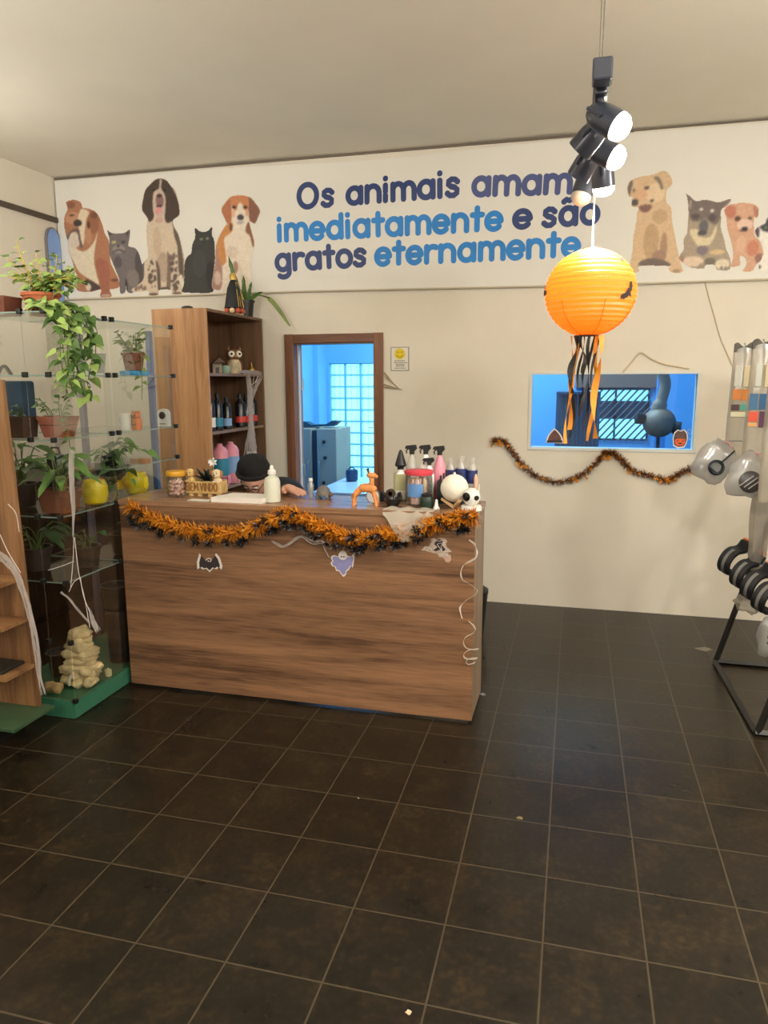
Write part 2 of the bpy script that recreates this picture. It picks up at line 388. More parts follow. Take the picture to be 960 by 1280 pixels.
# door frame
DW = mat_wood('door_wood', (84, 50, 30), (138, 92, 62), 'z', 1.0, 0.45)
DWX = mat_wood('door_wood_x', (84, 50, 30), (138, 92, 62), 'x', 1.0, 0.45)
bm = NB(); box(bm, -2.165, YB-.022, 0, DX0+.012, YB, DZ+.06, .003); box(bm, DX0-.012, YB-.002, 0, DX0+.014, 5.5, DZ)
d1 = struct('door_1', bm, DW)
bm = NB(); box(bm, DX1-.012, YB-.022, 0, -1.388, YB, DZ+.06, .003); box(bm, DX1-.014, YB-.002, 0, DX1+.012, 5.5, DZ); struct('jamb', bm, DW, d1)
bm = NB(); box(bm, DX0, YB-.021, DZ-.006, DX1, YB, DZ+.058, .003); box(bm, DX0, YB-.002, DZ-.014, DX1, 5.5, DZ+.002); struct('head_board', bm, DWX, d1)
bm = NB(); box(bm, DX0+.013, 5.40, 0, DX0+.024, 5.435, DZ-.01); struct('door_stop', bm, mat('pale_strip', (186, 178, 172), 0.5), d1)
for z in (0.95, 1.62):
    bm = NB(); cyl(bm, (DX0+.03, 5.46, z-.045), (DX0+.03, 5.46, z+.045), .009); box(bm, DX0+.013, 5.44, z-.045, DX0+.017, 5.485, z+.045); struct('hinge', bm, mat('steel', (170, 170, 172), 0.35, 0.9), d1)
bm = NB(); box(bm, DX1-.018, 5.37, 1.0, DX1-.0135, 5.40, 1.14); box(bm, DX1-.05, YB-.03, 1.30, DX1-.01+.005, YB-.022, 1.305); struct('strike_plate', bm, mat('steel', (170, 170, 172), 0.35, 0.9), d1)

# pass-through window
bm = NB()
AL = mat('pale_frame', (214, 214, 206), 0.5)
box(bm, WX0-.012, YB-.008, WZ0-.016, WX1+.014, YB+.05, WZ0+.004, .002); box(bm, WX0-.012, YB-.008, WZ1-.006, WX1+.014, YB+.05, WZ1+.012, .002)
box(bm, WX0-.012, YB-.0078, WZ0+.004, WX0+.008, YB+.05, WZ1-.006); box(bm, WX1-.008, YB-.0078, WZ0+.004, WX1+.014, YB+.05, WZ1-.006)
w4 = struct('window_4', bm, AL)
bm = NB(); box(bm, WX0, YB+.02, WZ0, WX1, YB+.025, WZ1); struct('pane', bm, mat_glass('window_glass', (225, 240, 248), 0.8), w4)

# ------------------------------------------------------------ printed banner
PY = 5.314
def sheet_y(x, z):
    zb = 2.318 if x < -2 else 2.318+(2.288-2.318)*min(1, (x+2)/2.2)
    t = max(0, min(1, (z-zb)/(H-.03-zb)))
    y = PY+.012+0.015*math.sin((x-0.05)*3.1-(z-3.2)*9)*(t**1.5)*max(0, min(1, (x+3.1)/1.5))*(1 if x < .3 else .35)+0.002*math.sin(x*2.3+z*5)
    return min(y, YB-.004)
def banner_sheet():
    bm = NB(); nx, nz = 150, 30; x0, x1, z1 = XL+.012, 2.45, H-.03
    V = []
    for i in range(nx+1):
        x = x0+(x1-x0)*i/nx; row = []
        zb = 2.318 if x < -2 else 2.318+(2.288-2.318)*min(1, (x+2)/2.2)
        sag = 0.0
        if x > -3.2 and x < .35: sag = 0.028*math.sin(math.pi*(x+3.2)/3.55)**2
        for k in range(nz+1):
            t = k/nz; z = zb+(z1-sag-zb)*t
            row.append(bm.verts.new((x, sheet_y(x, z), z)))
        V.append(row)
    for a, b in zip(V, V[1:]):
        for k in range(nz): bm.faces.new((a[k], b[k], b[k+1], a[k+1]))
    return bm
bn = thing('wall_banner', 'long white banner with printed dogs, cats and blue lettering, hung under the ceiling', 'banner', (-0.8, PY, 2.3))
CL = mat('banner_vinyl', (225, 221, 211), 0.55, noise=0.015, scale=3, spec=0.3)
obj('sheet', banner_sheet(), CL, bn, True, recalc=False)
bm = NB(); tube(bm, [(XL+.02, PY+.004, 2.312), (-2, PY+.004, 2.31), (0.2, PY+.004, 2.282), (2.4, PY+.004, 2.28)], .007, 6); obj('hem', bm, mat('banner_hem', (196, 184, 160), 0.6), bn)

# --- lettering drawn from round strokes
def arc(cx, cy, rx, ry, a0, a1, n=22): return [(cx+rx*math.cos(R(a0+(a1-a0)*i/n)), cy+ry*math.sin(R(a0+(a1-a0)*i/n))) for i in range(n+1)]
GL = {
 'O': (1.42, [arc(.61, .64, .61, .64, 0, 360, 32)]),
 'o': (1.0, [arc(.5, .42, .44, .44, 0, 360, 28)]),
 'a': (1.06, [arc(.46, .42, .42, .43, 0, 360, 28), [(.90, .84), (.90, 0)]]),
 'ã': (1.06, [arc(.46, .42, .42, .43, 0, 360, 28), [(.90, .84), (.90, 0)], [(.2, 1.2), (.34, 1.31), (.52, 1.24), (.70, 1.33)]]),
 'n': (1.0, [[(.06, .85), (.06, 0)], arc(.46, .45, .40, .41, 180, 0, 16)+[(.86, 0)]]),
 'm': (1.52, [[(.06, .85), (.06, 0)], arc(.40, .48, .34, .38, 180, 0, 14)+[(.74, 0)], arc(1.08, .48, .34, .38, 180, 0, 14)+[(1.42, 0)]]),
 'i': (.32, [[(.08, .84), (.08, 0)], [(.08, 1.22), (.08, 1.23)]]),
 's': (.82, [[(.66, .72), (.52, .84), (.30, .86), (.12, .76), (.10, .60), (.26, .48), (.48, .42), (.64, .30), (.62, .12), (.44, .0), (.20, .0), (.04, .12)]]),
 'e': (.98, [[(.06, .42), (.86, .42)], arc(.46, .42, .42, .43, 2, 318, 26)]),
 'd': (1.06, [arc(.46, .42, .42, .43, 0, 360, 28), [(.90, 1.25), (.90, 0)]]),
 't': (.66, [[(.30, 1.18), (.30, .02)], [(.02, .82), (.60, .82)]]),
 'g': (1.06, [arc(.46, .42, .42, .43, 0, 360, 28), [(.90, .84), (.90, -.12)]+arc(.50, -.14, .40, .30, 0, -135, 14)]),
 'r': (.70, [[(.06, .85), (.06, 0)], arc(.46, .44, .40, .40, 180, 62, 10)]),
 '.': (.36, [[(.1, .02), (.1, .03)]]), ' ': (.50, [])}
def stroke(bm, pts, rad, dy):
    def VN(x, e, z): return bm.verts.new((x, sheet_y(x, z)-.001-dy-e, z))
    # a flat round-ended band: quads along the path and a disc on every point
    n = len(pts); closed = n > 3 and abs(pts[0][0]-pts[-1][0]) < 1e-4 and abs(pts[0][1]-pts[-1][1]) < 1e-4
    P = [Vector((p[0], p[1])) for p in pts]
    if closed:
        inn, out = [], []
        for i in range(n-1):
            d = (P[(i+1) % (n-1)]-P[i-1]).normalized(); nn = Vector((-d.y, d.x))
            inn.append(VN(P[i].x+nn.x*rad, 0, P[i].y+nn.y*rad)); out.append(VN(P[i].x-nn.x*rad, 0, P[i].y-nn.y*rad))
        for i in range(n-1):
            j = (i+1) % (n-1); bm.faces.new((inn[i], inn[j], out[j], out[i]))
        return
    poly_l, poly_r = [], []
    for i in range(n):
        d = (P[min(i+1, n-1)]-P[max(i-1, 0)]).normalized(); nn = Vector((-d.y, d.x)); poly_l.append(P[i]+nn*rad); poly_r.append(P[i]-nn*rad)
    vl = [VN(p.x, 0, p.y) for p in poly_l]; vr = [VN(p.x, 0, p.y) for p in poly_r]
    for i in range(n-1): bm.faces.new((vl[i], vl[i+1], vr[i+1], vr[i]))
    for e, (c, d) in enumerate(((P[0], (P[0]-P[1]).normalized()), (P[-1], (P[-1]-P[-2]).normalized()))):
        a0 = math.atan2(d.y, d.x); vs = [VN(c.x+rad*math.cos(a0+R(-90+18*k)), .0001*(e+1), c.y+rad*math.sin(a0+R(-90+18*k))) for k in range(11)]
        bm.faces.new(vs)
def text_line(s, pa, pb, xh, sw, m, name='lettering'):
    """s runs from pa to pb (x,z of the baseline ends), letters xh tall, strokes sw wide"""
    W = sum(GL[c][0]+.19 for c in s)-.19
    ax = (Vector(pb)-Vector(pa)); L = ax.length; k = L/(W+.30); ax.normalize(); ay = Vector((-ax.y, ax.x)); bm = NB(); x = .15; j = 0
    for c in s:
        wd, ss = GL[c]
        for st in ss:
            pts = []
            for p in st:
                q = Vector(pa)+ax*((x+p[0])*k)+ay*(p[1]*xh+sw/2); pts.append((q.x, q.y))
            stroke(bm, pts, sw/2, 0.0003*(j % 3)); j += 1
        x += wd+.19
    return obj(name, bm, m, bn, recalc=False)
NAVY = mat('print_navy', (44, 62, 112), 0.5, noise=0.08, scale=6); NAVY_GLARE = mat('print_navy_glare', (72, 82, 132), 0.5, noise=0.08, scale=6)  # the second navy has glare painted into its paler colour
BLU = mat('print_blue', (36, 128, 202), 0.5, noise=0.10, scale=6); BLU2 = mat('print_blue_light', (64, 138, 204), 0.5, noise=0.1, scale=6)
def PW(q): return (q[0], q[1])
XH = 0.121; SW = 0.039
A = [(-2.036, 2.884), (-0.813, 2.898), (-0.758, 2.894), (-0.066, 2.872), (-2.207, 2.663), (-0.516, 2.661), (-0.473, 2.664), (-0.316, 2.666), (-0.273, 2.664), (0.118, 2.669), (-2.227, 2.452), (-1.490, 2.463), (-1.454, 2.461), (0.008, 2.465), (0.035, 2.463), (0.143, 2.469)]
text_line('Os animais', A[0], A[1], XH, SW, NAVY); text_line('amam', A[2], A[3], XH, SW, NAVY_GLARE)
text_line('imediatamente', A[4], A[5], XH, SW, BLU); text_line('e', A[6], A[7], XH, SW, NAVY); text_line('são', A[8], A[9], XH, SW, NAVY)
text_line('gratos', A[10], A[11], XH, SW, NAVY); text_line('eternamente', A[12], A[13], XH, SW, BLU); text_line('...', A[14], A[15], XH, .03, NAVY)

# --- printed animals: a fine grid coloured from layered shapes
def mat_print():
    m = bpy.data.materials.new('printed_photo'); m.use_nodes = True; nt = m.node_tree
    a = nt.nodes.new('ShaderNodeVertexColor'); a.layer_name = 'ink'; b = nt.nodes['Principled BSDF']
    nt.links.new(a.outputs[0], b.inputs['Base Color']); b.inputs['Roughness'].default_value = 0.55; b.inputs['Specular IOR Level'].default_value = 0.3
    return m
PRINT = mat_print()
def inside(poly, X, Z):
    c = np.zeros(X.shape, bool); n = len(poly)
    for i in range(n):
        x0, z0 = poly[i]; x1, z1 = poly[(i+1) % n]
        if z0 == z1: continue
        cond = (z0 > Z) != (z1 > Z); c ^= cond & (X < (x1-x0)*(Z-z0)/(z1-z0)+x0)
    return c
def blur(a, n):
    for _ in range(n):
        p = np.pad(a, ((1, 1), (1, 1))+((0, 0),)*(a.ndim-2), mode='edge')
        a = (p[1:-1, 1:-1]*2+p[:-2, 1:-1]+p[2:, 1:-1]+p[1:-1, :-2]+p[1:-1, 2:])/6
    return a
def smooth_poly(poly, n=4):
    m = len(poly); out = []
    for i in range(m):
        a, b, c, d = [np.array(poly[(i+k) % m]) for k in (-1, 0, 1, 2)]
        for k in range(n):
            t = k/n; out.append(tuple(0.5*((2*b)+(c-a)*t+(2*a-5*b+4*c-d)*t*t+(3*b-a-3*c+d)*t**3)))
    return out
def printed(name, outline, base, layers, cell=0.0046, seed=1, dy=0.0, gain=1.14):
    rs = np.random.RandomState(seed); outline = smooth_poly(outline)
    P = np.array(outline); x0, z0 = P.min(0)-.01; x1, z1 = P.max(0)+.01
    nx, nz = int((x1-x0)/cell), int((z1-z0)/cell)
    X, Z = np.meshgrid(x0+(np.arange(nx)+.5)*cell, z0+(np.arange(nz)+.5)*cell, indexing='ij')
    C = np.zeros((nx, nz, 3)); C[:] = base
    for L in layers:
        col = np.array(L[1], float)
        if isinstance(L[0], list): mk = inside(smooth_poly(L[0]), X, Z)
        elif len(L) > 2:          # spots scattered in an ellipse
            cx, cz, rx, rz = L[0]; mk = np.zeros(X.shape, bool)
            for _ in range(L[2]):
                a, q = rs.rand()*6.28, rs.rand()**.5; px, pz = cx+rx*q*math.cos(a), cz+rz*q*math.sin(a); s = cell*(1+rs.rand()*1.6)
                mk |= ((X-px)/s)**2+((Z-pz)/(s*1.5))**2 < 1
        else: cx, cz, rx, rz = L[0]; mk = ((X-cx)/rx)**2+((Z-cz)/rz)**2 < 1
        s = blur(mk.astype(float), 2)[..., None]; C = C*(1-s)+col*s
    fur = blur(rs.rand(nx, nz), 1); C *= (1+(fur-.5)*.16)[..., None]
    g = C.mean(2, keepdims=True); C = np.clip((g+(C-g)*.84)*gain, 0, 255)/255.0; C = np.where(C <= .04045, C/12.92, ((C+.055)/1.055)**2.4)
    mask = inside(outline, X, Z); bm = NB(); lay = bm.loops.layers.float_color.new('ink'); vid = {}
    def V(i, k):
        if (i, k) not in vid: vid[(i, k)] = bm.verts.new((x0+i*cell, sheet_y(x0+i*cell, z0+k*cell)-.0012-dy, z0+k*cell))
        return vid[(i, k)]
    Cv = np.pad(C, ((1, 1), (1, 1), (0, 0)), mode='edge'); Cv = (Cv[:-1, :-1]+Cv[1:, :-1]+Cv[:-1, 1:]+Cv[1:, 1:])/4
    for i, k in zip(*np.nonzero(mask)):
        f = bm.faces.new((V(i, k), V(i+1, k), V(i+1, k+1), V(i, k+1)))
        for lp, (a, b) in zip(f.loops, ((i, k), (i+1, k), (i+1, k+1), (i, k+1))): lp[lay] = (*Cv[a, b], 1)
    return obj(name, bm, PRINT, bn, recalc=False)
printed('printed_dog', [(-3.986, 3.064), (-3.916, 3.073), (-3.859, 3.049), (-3.847, 3.011), (-3.812, 3.005), (-3.742, 2.979), (-3.704, 2.939), (-3.678, 2.878), (-3.661, 2.809), (-3.625, 2.740), (-3.622, 2.664), (-3.624, 2.588), (-3.597, 2.526), (-3.566, 2.463), (-3.557, 2.402), (-3.590, 2.384), (-3.650, 2.378), (-3.635, 2.335), (-3.650, 2.318), (-3.733, 2.321), (-3.740, 2.346), (-3.732, 2.381), (-3.840, 2.365), (-3.947, 2.380), (-3.952, 2.423), (-3.938, 2.477), (-3.956, 2.532), (-3.977, 2.610), (-4.003, 2.689), (-4.001, 2.758), (-4.015, 2.804), (-4.025, 2.881), (-4.015, 2.956), (-3.983, 3.004), (-3.989, 3.038)], (158,104,74), [
 ([(-3.992, 2.803), (-3.931, 2.708), (-3.850, 2.682), (-3.762, 2.746), (-3.723, 2.827), (-3.756, 2.700), (-3.773, 2.609), (-3.763, 2.517), (-3.743, 2.416), (-3.788, 2.441), (-3.858, 2.482), (-3.920, 2.523), (-3.968, 2.610), (-4.003, 2.689)], (196,182,156)),
 ((-3.938, 2.937, 0.073, 0.045), (176,124,92)), ((-3.758, 2.897, 0.054, 0.090), (140,88,62)),
 ([(-3.859, 3.000), (-3.788, 2.974), (-3.820, 2.915), (-3.837, 2.826), (-3.853, 2.751), (-3.879, 2.721), (-3.888, 2.828), (-3.899, 2.912)], (196,178,152)),
 ((-3.944, 2.770, 0.057, 0.061), (190,174,154)), ((-3.812, 2.802, 0.032, 0.068), (168,118,88)),
 ([(-4.008, 2.804), (-3.956, 2.847), (-3.895, 2.851), (-3.883, 2.775), (-3.867, 2.717), (-3.885, 2.705), (-3.900, 2.768), (-3.913, 2.830), (-3.967, 2.823), (-4.005, 2.765)], (98,80,76)),
 ((-3.900, 2.897, 0.039, 0.026), (62,54,56)), ((-3.950, 2.959, 0.024, 0.008), (80,56,44)), ((-3.801, 2.877, 0.015, 0.026), (84,58,46)),
 ((-3.948, 3.036, 0.039, 0.025), (128,82,60)), ((-3.746, 2.947, 0.031, 0.025), (108,70,52)),
 ([(-3.760, 2.601), (-3.664, 2.605), (-3.635, 2.512), (-3.654, 2.382), (-3.645, 2.328), (-3.732, 2.330), (-3.732, 2.439)], (150,88,68)),
 ([(-3.860, 2.466), (-3.770, 2.428), (-3.735, 2.400), (-3.746, 2.381), (-3.821, 2.372), (-3.865, 2.405)], (76,62,58)), ((-3.845, 2.404, 0.026, 0.028), (186,172,152)),
 ((-3.599, 2.449, 0.036, 0.012), (110,66,52)), ((-3.686, 2.333, 0.046, 0.011), (168,140,118))], seed=2)
printed('printed_cat', [(-3.634, 2.830), (-3.593, 2.804), (-3.486, 2.802), (-3.435, 2.824), (-3.439, 2.768), (-3.453, 2.701), (-3.396, 2.684), (-3.364, 2.637), (-3.343, 2.561), (-3.320, 2.575), (-3.333, 2.455), (-3.381, 2.396), (-3.448, 2.344), (-3.492, 2.361), (-3.497, 2.407), (-3.511, 2.354), (-3.556, 2.348), (-3.557, 2.455), (-3.580, 2.517), (-3.625, 2.634), (-3.629, 2.694), (-3.620, 2.754)], (102,94,94), [
 ((-3.372, 2.532, 0.035, 0.129), (76,68,70)), ((-3.556, 2.585, 0.036, 0.045), (84,76,78)), ((-3.431, 2.458, 0.054, 0.068), (116,104,100)),
 ((-3.544, 2.681, 0.056, 0.033), (128,118,114)), ((-3.582, 2.736, 0.020, 0.010), (176,160,96)), ((-3.498, 2.733, 0.020, 0.010), (70,62,60)), ((-3.545, 2.706, 0.013, 0.008), (58,50,52)),
 ([(-3.595, 2.666), (-3.544, 2.683), (-3.487, 2.662), (-3.497, 2.654), (-3.545, 2.672), (-3.591, 2.658)], (76,68,68)), ((-3.611, 2.807, 0.013, 0.021), (72,64,66)), ((-3.459, 2.799, 0.012, 0.021), (72,64,66)), ((-3.494, 2.400, 0.011, 0.054), (58,52,54))], seed=3, dy=.0004)
printed('printed_dog', [(-3.144, 3.181), (-3.094, 3.165), (-3.054, 3.119), (-3.022, 3.089), (-3.008, 3.030), (-2.995, 2.972), (-2.998, 2.907), (-3.052, 2.873), (-3.046, 2.822), (-3.015, 2.769), (-2.987, 2.665), (-2.971, 2.561), (-2.983, 2.427), (-3.002, 2.405), (-3.005, 2.353), (-3.011, 2.323), (-3.094, 2.322), (-3.101, 2.356), (-3.206, 2.359), (-3.213, 2.322), (-3.297, 2.321), (-3.304, 2.355), (-3.429, 2.352), (-3.446, 2.375), (-3.390, 2.404), (-3.333, 2.455), (-3.320, 2.575), (-3.286, 2.611), (-3.288, 2.708), (-3.291, 2.798), (-3.277, 2.871), (-3.271, 2.893), (-3.291, 2.923), (-3.319, 2.969), (-3.305, 3.034), (-3.279, 3.105), (-3.223, 3.152), (-3.187, 3.175)], (186,166,142), [
 ([(-3.057, 2.859), (-3.039, 2.807), (-3.008, 2.747), (-2.980, 2.561), (-2.987, 2.442), (-3.024, 2.481), (-3.026, 2.667), (-3.050, 2.756)], (92,78,66)),
 ((-3.160, 2.531, 0.057, 0.112), (160,138,116)), ((-3.200, 2.719, 0.035, 0.111), (176,152,128)), ([(-3.222, 2.586), (-3.191, 2.525), (-3.188, 2.359), (-3.213, 2.360), (-3.215, 2.496)], (92,76,66)),
 ([(-3.118, 2.641), (-3.091, 2.581), (-3.104, 2.371), (-3.140, 2.357), (-3.121, 2.530)], (112,94,80)), ((-3.153, 2.365, 0.044, 0.017), (84,70,60)),
 ([(-3.144, 3.181), (-3.094, 3.165), (-3.054, 3.119), (-3.008, 3.030), (-2.995, 2.972), (-2.998, 2.907), (-3.061, 2.866), (-3.109, 2.858), (-3.123, 2.906), (-3.110, 3.044), (-3.149, 3.097), (-3.206, 3.086), (-3.221, 2.992), (-3.218, 2.904), (-3.256, 2.870), (-3.271, 2.893), (-3.291, 2.923), (-3.319, 2.969), (-3.305, 3.034), (-3.279, 3.105), (-3.223, 3.152), (-3.187, 3.175)], (70,57,50)),
 ([(-3.148, 3.174), (-3.131, 3.170), (-3.141, 3.118), (-3.124, 3.070), (-3.116, 3.008), (-3.127, 2.914), (-3.209, 2.915), (-3.214, 3.014), (-3.185, 3.077), (-3.158, 3.119)], (176,154,138)),
 ((-3.159, 3.021, 0.034, 0.051), (122,92,88)), ((-3.161, 3.056, 0.022, 0.013), (66,48,48)), ((-3.167, 2.983, 0.026, 0.010), (84,54,54)), ((-3.175, 2.949, 0.029, 0.025), (196,128,124)),
 ((-3.205, 3.100, 0.012, 0.007), (40,32,30)), ((-3.111, 3.094, 0.012, 0.007), (40,32,30)), ((-3.172, 2.880, 0.035, 0.022), (176,140,124)),
 ((-3.260, 2.475, 0.032, 0.113), (92,76,70), 26), ((-3.063, 2.482, 0.033, 0.150), (92,76,70), 34), ((-3.068, 2.602, 0.035, 0.019), (104,86,78), 12), ((-3.373, 2.380, 0.053, 0.023), (120,96,84), 12),
 ((-3.257, 2.329, 0.041, 0.011), (92,76,68)), ((-3.050, 2.330, 0.040, 0.009), (104,88,78)), ((-3.009, 2.436, 0.016, 0.034), (196,184,166))], seed=4, dy=.0008)
printed('printed_cat', [(-2.870, 2.805), (-2.827, 2.778), (-2.768, 2.778), (-2.729, 2.805), (-2.732, 2.747), (-2.715, 2.710), (-2.713, 2.623), (-2.705, 2.535), (-2.725, 2.469), (-2.746, 2.389), (-2.736, 2.337), (-2.800, 2.324), (-2.972, 2.333), (-3.006, 2.345), (-2.985, 2.405), (-2.972, 2.546), (-2.948, 2.597), (-2.912, 2.625), (-2.900, 2.683), (-2.872, 2.740)], (54,54,50), [
 ((-2.848, 2.541, 0.059, 0.103), (60,60,56)), ((-2.756, 2.448, 0.034, 0.111), (44,42,42)), ((-2.824, 2.723, 0.014, 0.007), (128,138,112)), ((-2.770, 2.724, 0.014, 0.007), (128,138,112)), ((-2.796, 2.696, 0.008, 0.004), (38,36,36))], seed=5, dy=.0012)
printed('printed_dog', [(-2.493, 3.020), (-2.421, 3.005), (-2.389, 2.989), (-2.358, 2.948), (-2.329, 2.901), (-2.346, 2.856), (-2.375, 2.811), (-2.415, 2.831), (-2.416, 2.803), (-2.400, 2.745), (-2.384, 2.680), (-2.395, 2.609), (-2.414, 2.552), (-2.423, 2.421), (-2.437, 2.275), (-2.549, 2.271), (-2.650, 2.271), (-2.661, 2.356), (-2.681, 2.342), (-2.739, 2.352), (-2.746, 2.396), (-2.729, 2.477), (-2.718, 2.535), (-2.698, 2.680), (-2.670, 2.737), (-2.626, 2.800), (-2.611, 2.838), (-2.645, 2.922), (-2.618, 2.964), (-2.567, 3.010)], (202,186,166), [
 ([(-2.626, 2.800), (-2.558, 2.828), (-2.568, 2.761), (-2.628, 2.721), (-2.625, 2.634), (-2.618, 2.560), (-2.647, 2.521), (-2.679, 2.548), (-2.705, 2.623), (-2.679, 2.723)], (182,118,62)), ([(-2.698, 2.680), (-2.682, 2.578), (-2.656, 2.511), (-2.672, 2.346), (-2.743, 2.355), (-2.739, 2.433), (-2.715, 2.535)], (152,112,96)),
 ((-2.697, 2.432, 0.029, 0.052), (182,156,142)), ([(-2.418, 2.821), (-2.399, 2.738), (-2.383, 2.673), (-2.396, 2.645), (-2.419, 2.725), (-2.451, 2.755), (-2.443, 2.804)], (128,82,54)),
 ([(-2.560, 3.010), (-2.614, 2.963), (-2.643, 2.921), (-2.614, 2.842), (-2.575, 2.817), (-2.559, 2.889), (-2.560, 2.967)], (166,98,64)), ([(-2.425, 3.005), (-2.358, 2.948), (-2.331, 2.901), (-2.347, 2.856), (-2.375, 2.813), (-2.413, 2.831), (-2.423, 2.895)], (124,80,62)),
 ([(-2.563, 3.008), (-2.493, 3.018), (-2.422, 3.004), (-2.422, 2.924), (-2.449, 2.908), (-2.477, 2.962), (-2.504, 2.957), (-2.522, 2.912), (-2.553, 2.938)], (184,112,68)),
 ((-2.537, 2.937, 0.018, 0.010), (58,38,34)), ((-2.448, 2.932, 0.018, 0.010), (58,38,34)), ((-2.546, 2.895, 0.015, 0.028), (200,150,122)), ((-2.437, 2.889, 0.013, 0.025), (190,140,112)),
 ((-2.490, 2.862, 0.027, 0.021), (68,62,66)), ((-2.493, 2.825, 0.029, 0.011), (158,146,146)), ((-2.572, 2.797, 0.013, 0.029), (108,68,46)), ((-2.543, 2.506, 0.020, 0.044), (150,112,88)), ((-2.568, 2.616, 0.050, 0.043), (190,172,152))], seed=6, dy=.0016)
printed('printed_puppy', [(0.433, 2.962), (0.480, 2.980), (0.518, 2.969), (0.548, 2.922), (0.547, 2.890), (0.524, 2.870), (0.518, 2.844), (0.524, 2.785), (0.553, 2.751), (0.564, 2.669), (0.585, 2.587), (0.607, 2.499), (0.628, 2.421), (0.650, 2.360), (0.638, 2.344), (0.584, 2.346), (0.560, 2.374), (0.565, 2.388), (0.384, 2.395), (0.378, 2.365), (0.343, 2.352), (0.309, 2.362), (0.317, 2.406), (0.329, 2.500), (0.328, 2.572), (0.340, 2.654), (0.344, 2.730), (0.353, 2.763), (0.314, 2.773), (0.304, 2.803), (0.311, 2.830), (0.289, 2.836), (0.275, 2.887), (0.284, 2.924), (0.310, 2.943), (0.358, 2.956)], (192,160,122), [
 ((0.451, 2.848, 0.059, 0.059), (204,176,140)), ((0.359, 2.843, 0.043, 0.038), (196,152,116)), ((0.487, 2.701, 0.049, 0.044), (176,144,106)),
 ([(0.434, 2.946), (0.467, 2.944), (0.497, 2.882), (0.487, 2.867), (0.463, 2.914)], (118,104,90)), ([(0.287, 2.926), (0.308, 2.933), (0.299, 2.874), (0.290, 2.837), (0.278, 2.881)], (108,94,86)),
 ((0.327, 2.797, 0.023, 0.021), (82,72,72)), ((0.395, 2.883, 0.017, 0.011), (104,80,72)), ((0.317, 2.873, 0.008, 0.012), (120,92,78)), ([(0.363, 2.778), (0.428, 2.777), (0.427, 2.747), (0.393, 2.732), (0.358, 2.751)], (124,84,76)), ((0.432, 2.802, 0.012, 0.008), (84,66,58)),
 ((0.441, 2.550, 0.049, 0.111), (172,140,102)), ((0.522, 2.508, 0.022, 0.094), (158,122,94)), ((0.496, 2.454, 0.044, 0.039), (150,116,96)), ([(0.385, 2.426), (0.458, 2.445), (0.547, 2.416), (0.563, 2.388), (0.385, 2.395)], (106,90,80)), ((0.610, 2.355, 0.030, 0.008), (150,122,96))], seed=7)
printed('printed_puppy', [(0.635, 2.833), (0.663, 2.816), (0.701, 2.783), (0.755, 2.789), (0.803, 2.777), (0.840, 2.769), (0.909, 2.783), (0.894, 2.747), (0.860, 2.725), (0.858, 2.677), (0.863, 2.610), (0.885, 2.547), (0.902, 2.485), (0.930, 2.422), (0.940, 2.373), (0.924, 2.348), (0.857, 2.354), (0.843, 2.383), (0.789, 2.385), (0.781, 2.366), (0.748, 2.365), (0.692, 2.376), (0.628, 2.423), (0.626, 2.454), (0.648, 2.491), (0.644, 2.553), (0.663, 2.595), (0.661, 2.663), (0.659, 2.743), (0.646, 2.811)], (150,133,112), [
 ([(0.645, 2.823), (0.701, 2.783), (0.755, 2.789), (0.840, 2.769), (0.909, 2.783), (0.860, 2.725), (0.853, 2.665), (0.826, 2.633), (0.788, 2.656), (0.763, 2.676), (0.728, 2.660), (0.685, 2.665), (0.666, 2.706), (0.660, 2.743)], (106,92,86)), ((0.670, 2.767, 0.008, 0.031), (150,130,118)),
 ([(0.683, 2.613), (0.732, 2.604), (0.729, 2.567), (0.801, 2.558), (0.832, 2.624), (0.835, 2.581), (0.804, 2.514), (0.738, 2.505), (0.685, 2.576)], (196,180,142)), ((0.705, 2.689, 0.027, 0.016), (82,70,70)), ((0.808, 2.677, 0.024, 0.022), (82,70,70)),
 ((0.759, 2.627, 0.028, 0.043), (92,90,92)), ((0.754, 2.586, 0.029, 0.016), (74,70,74)), ((0.738, 2.731, 0.010, 0.009), (206,196,182)), ((0.803, 2.719, 0.010, 0.009), (206,196,182)),
 ((0.761, 2.479, 0.036, 0.030), (116,102,108)), ((0.812, 2.406, 0.036, 0.024), (108,98,84)), ((0.850, 2.463, 0.048, 0.016), (190,162,116)), ((0.705, 2.410, 0.068, 0.033), (198,172,148)), ((0.888, 2.387, 0.043, 0.032), (198,184,158)), ((0.640, 2.429, 0.012, 0.025), (150,112,88)),
 ((0.884, 2.362, 0.007, 0.011), (110,96,84)), ((0.908, 2.361, 0.006, 0.010), (110,96,84)), ((0.756, 2.383, 0.005, 0.016), (130,112,98))], seed=8, dy=.0004)
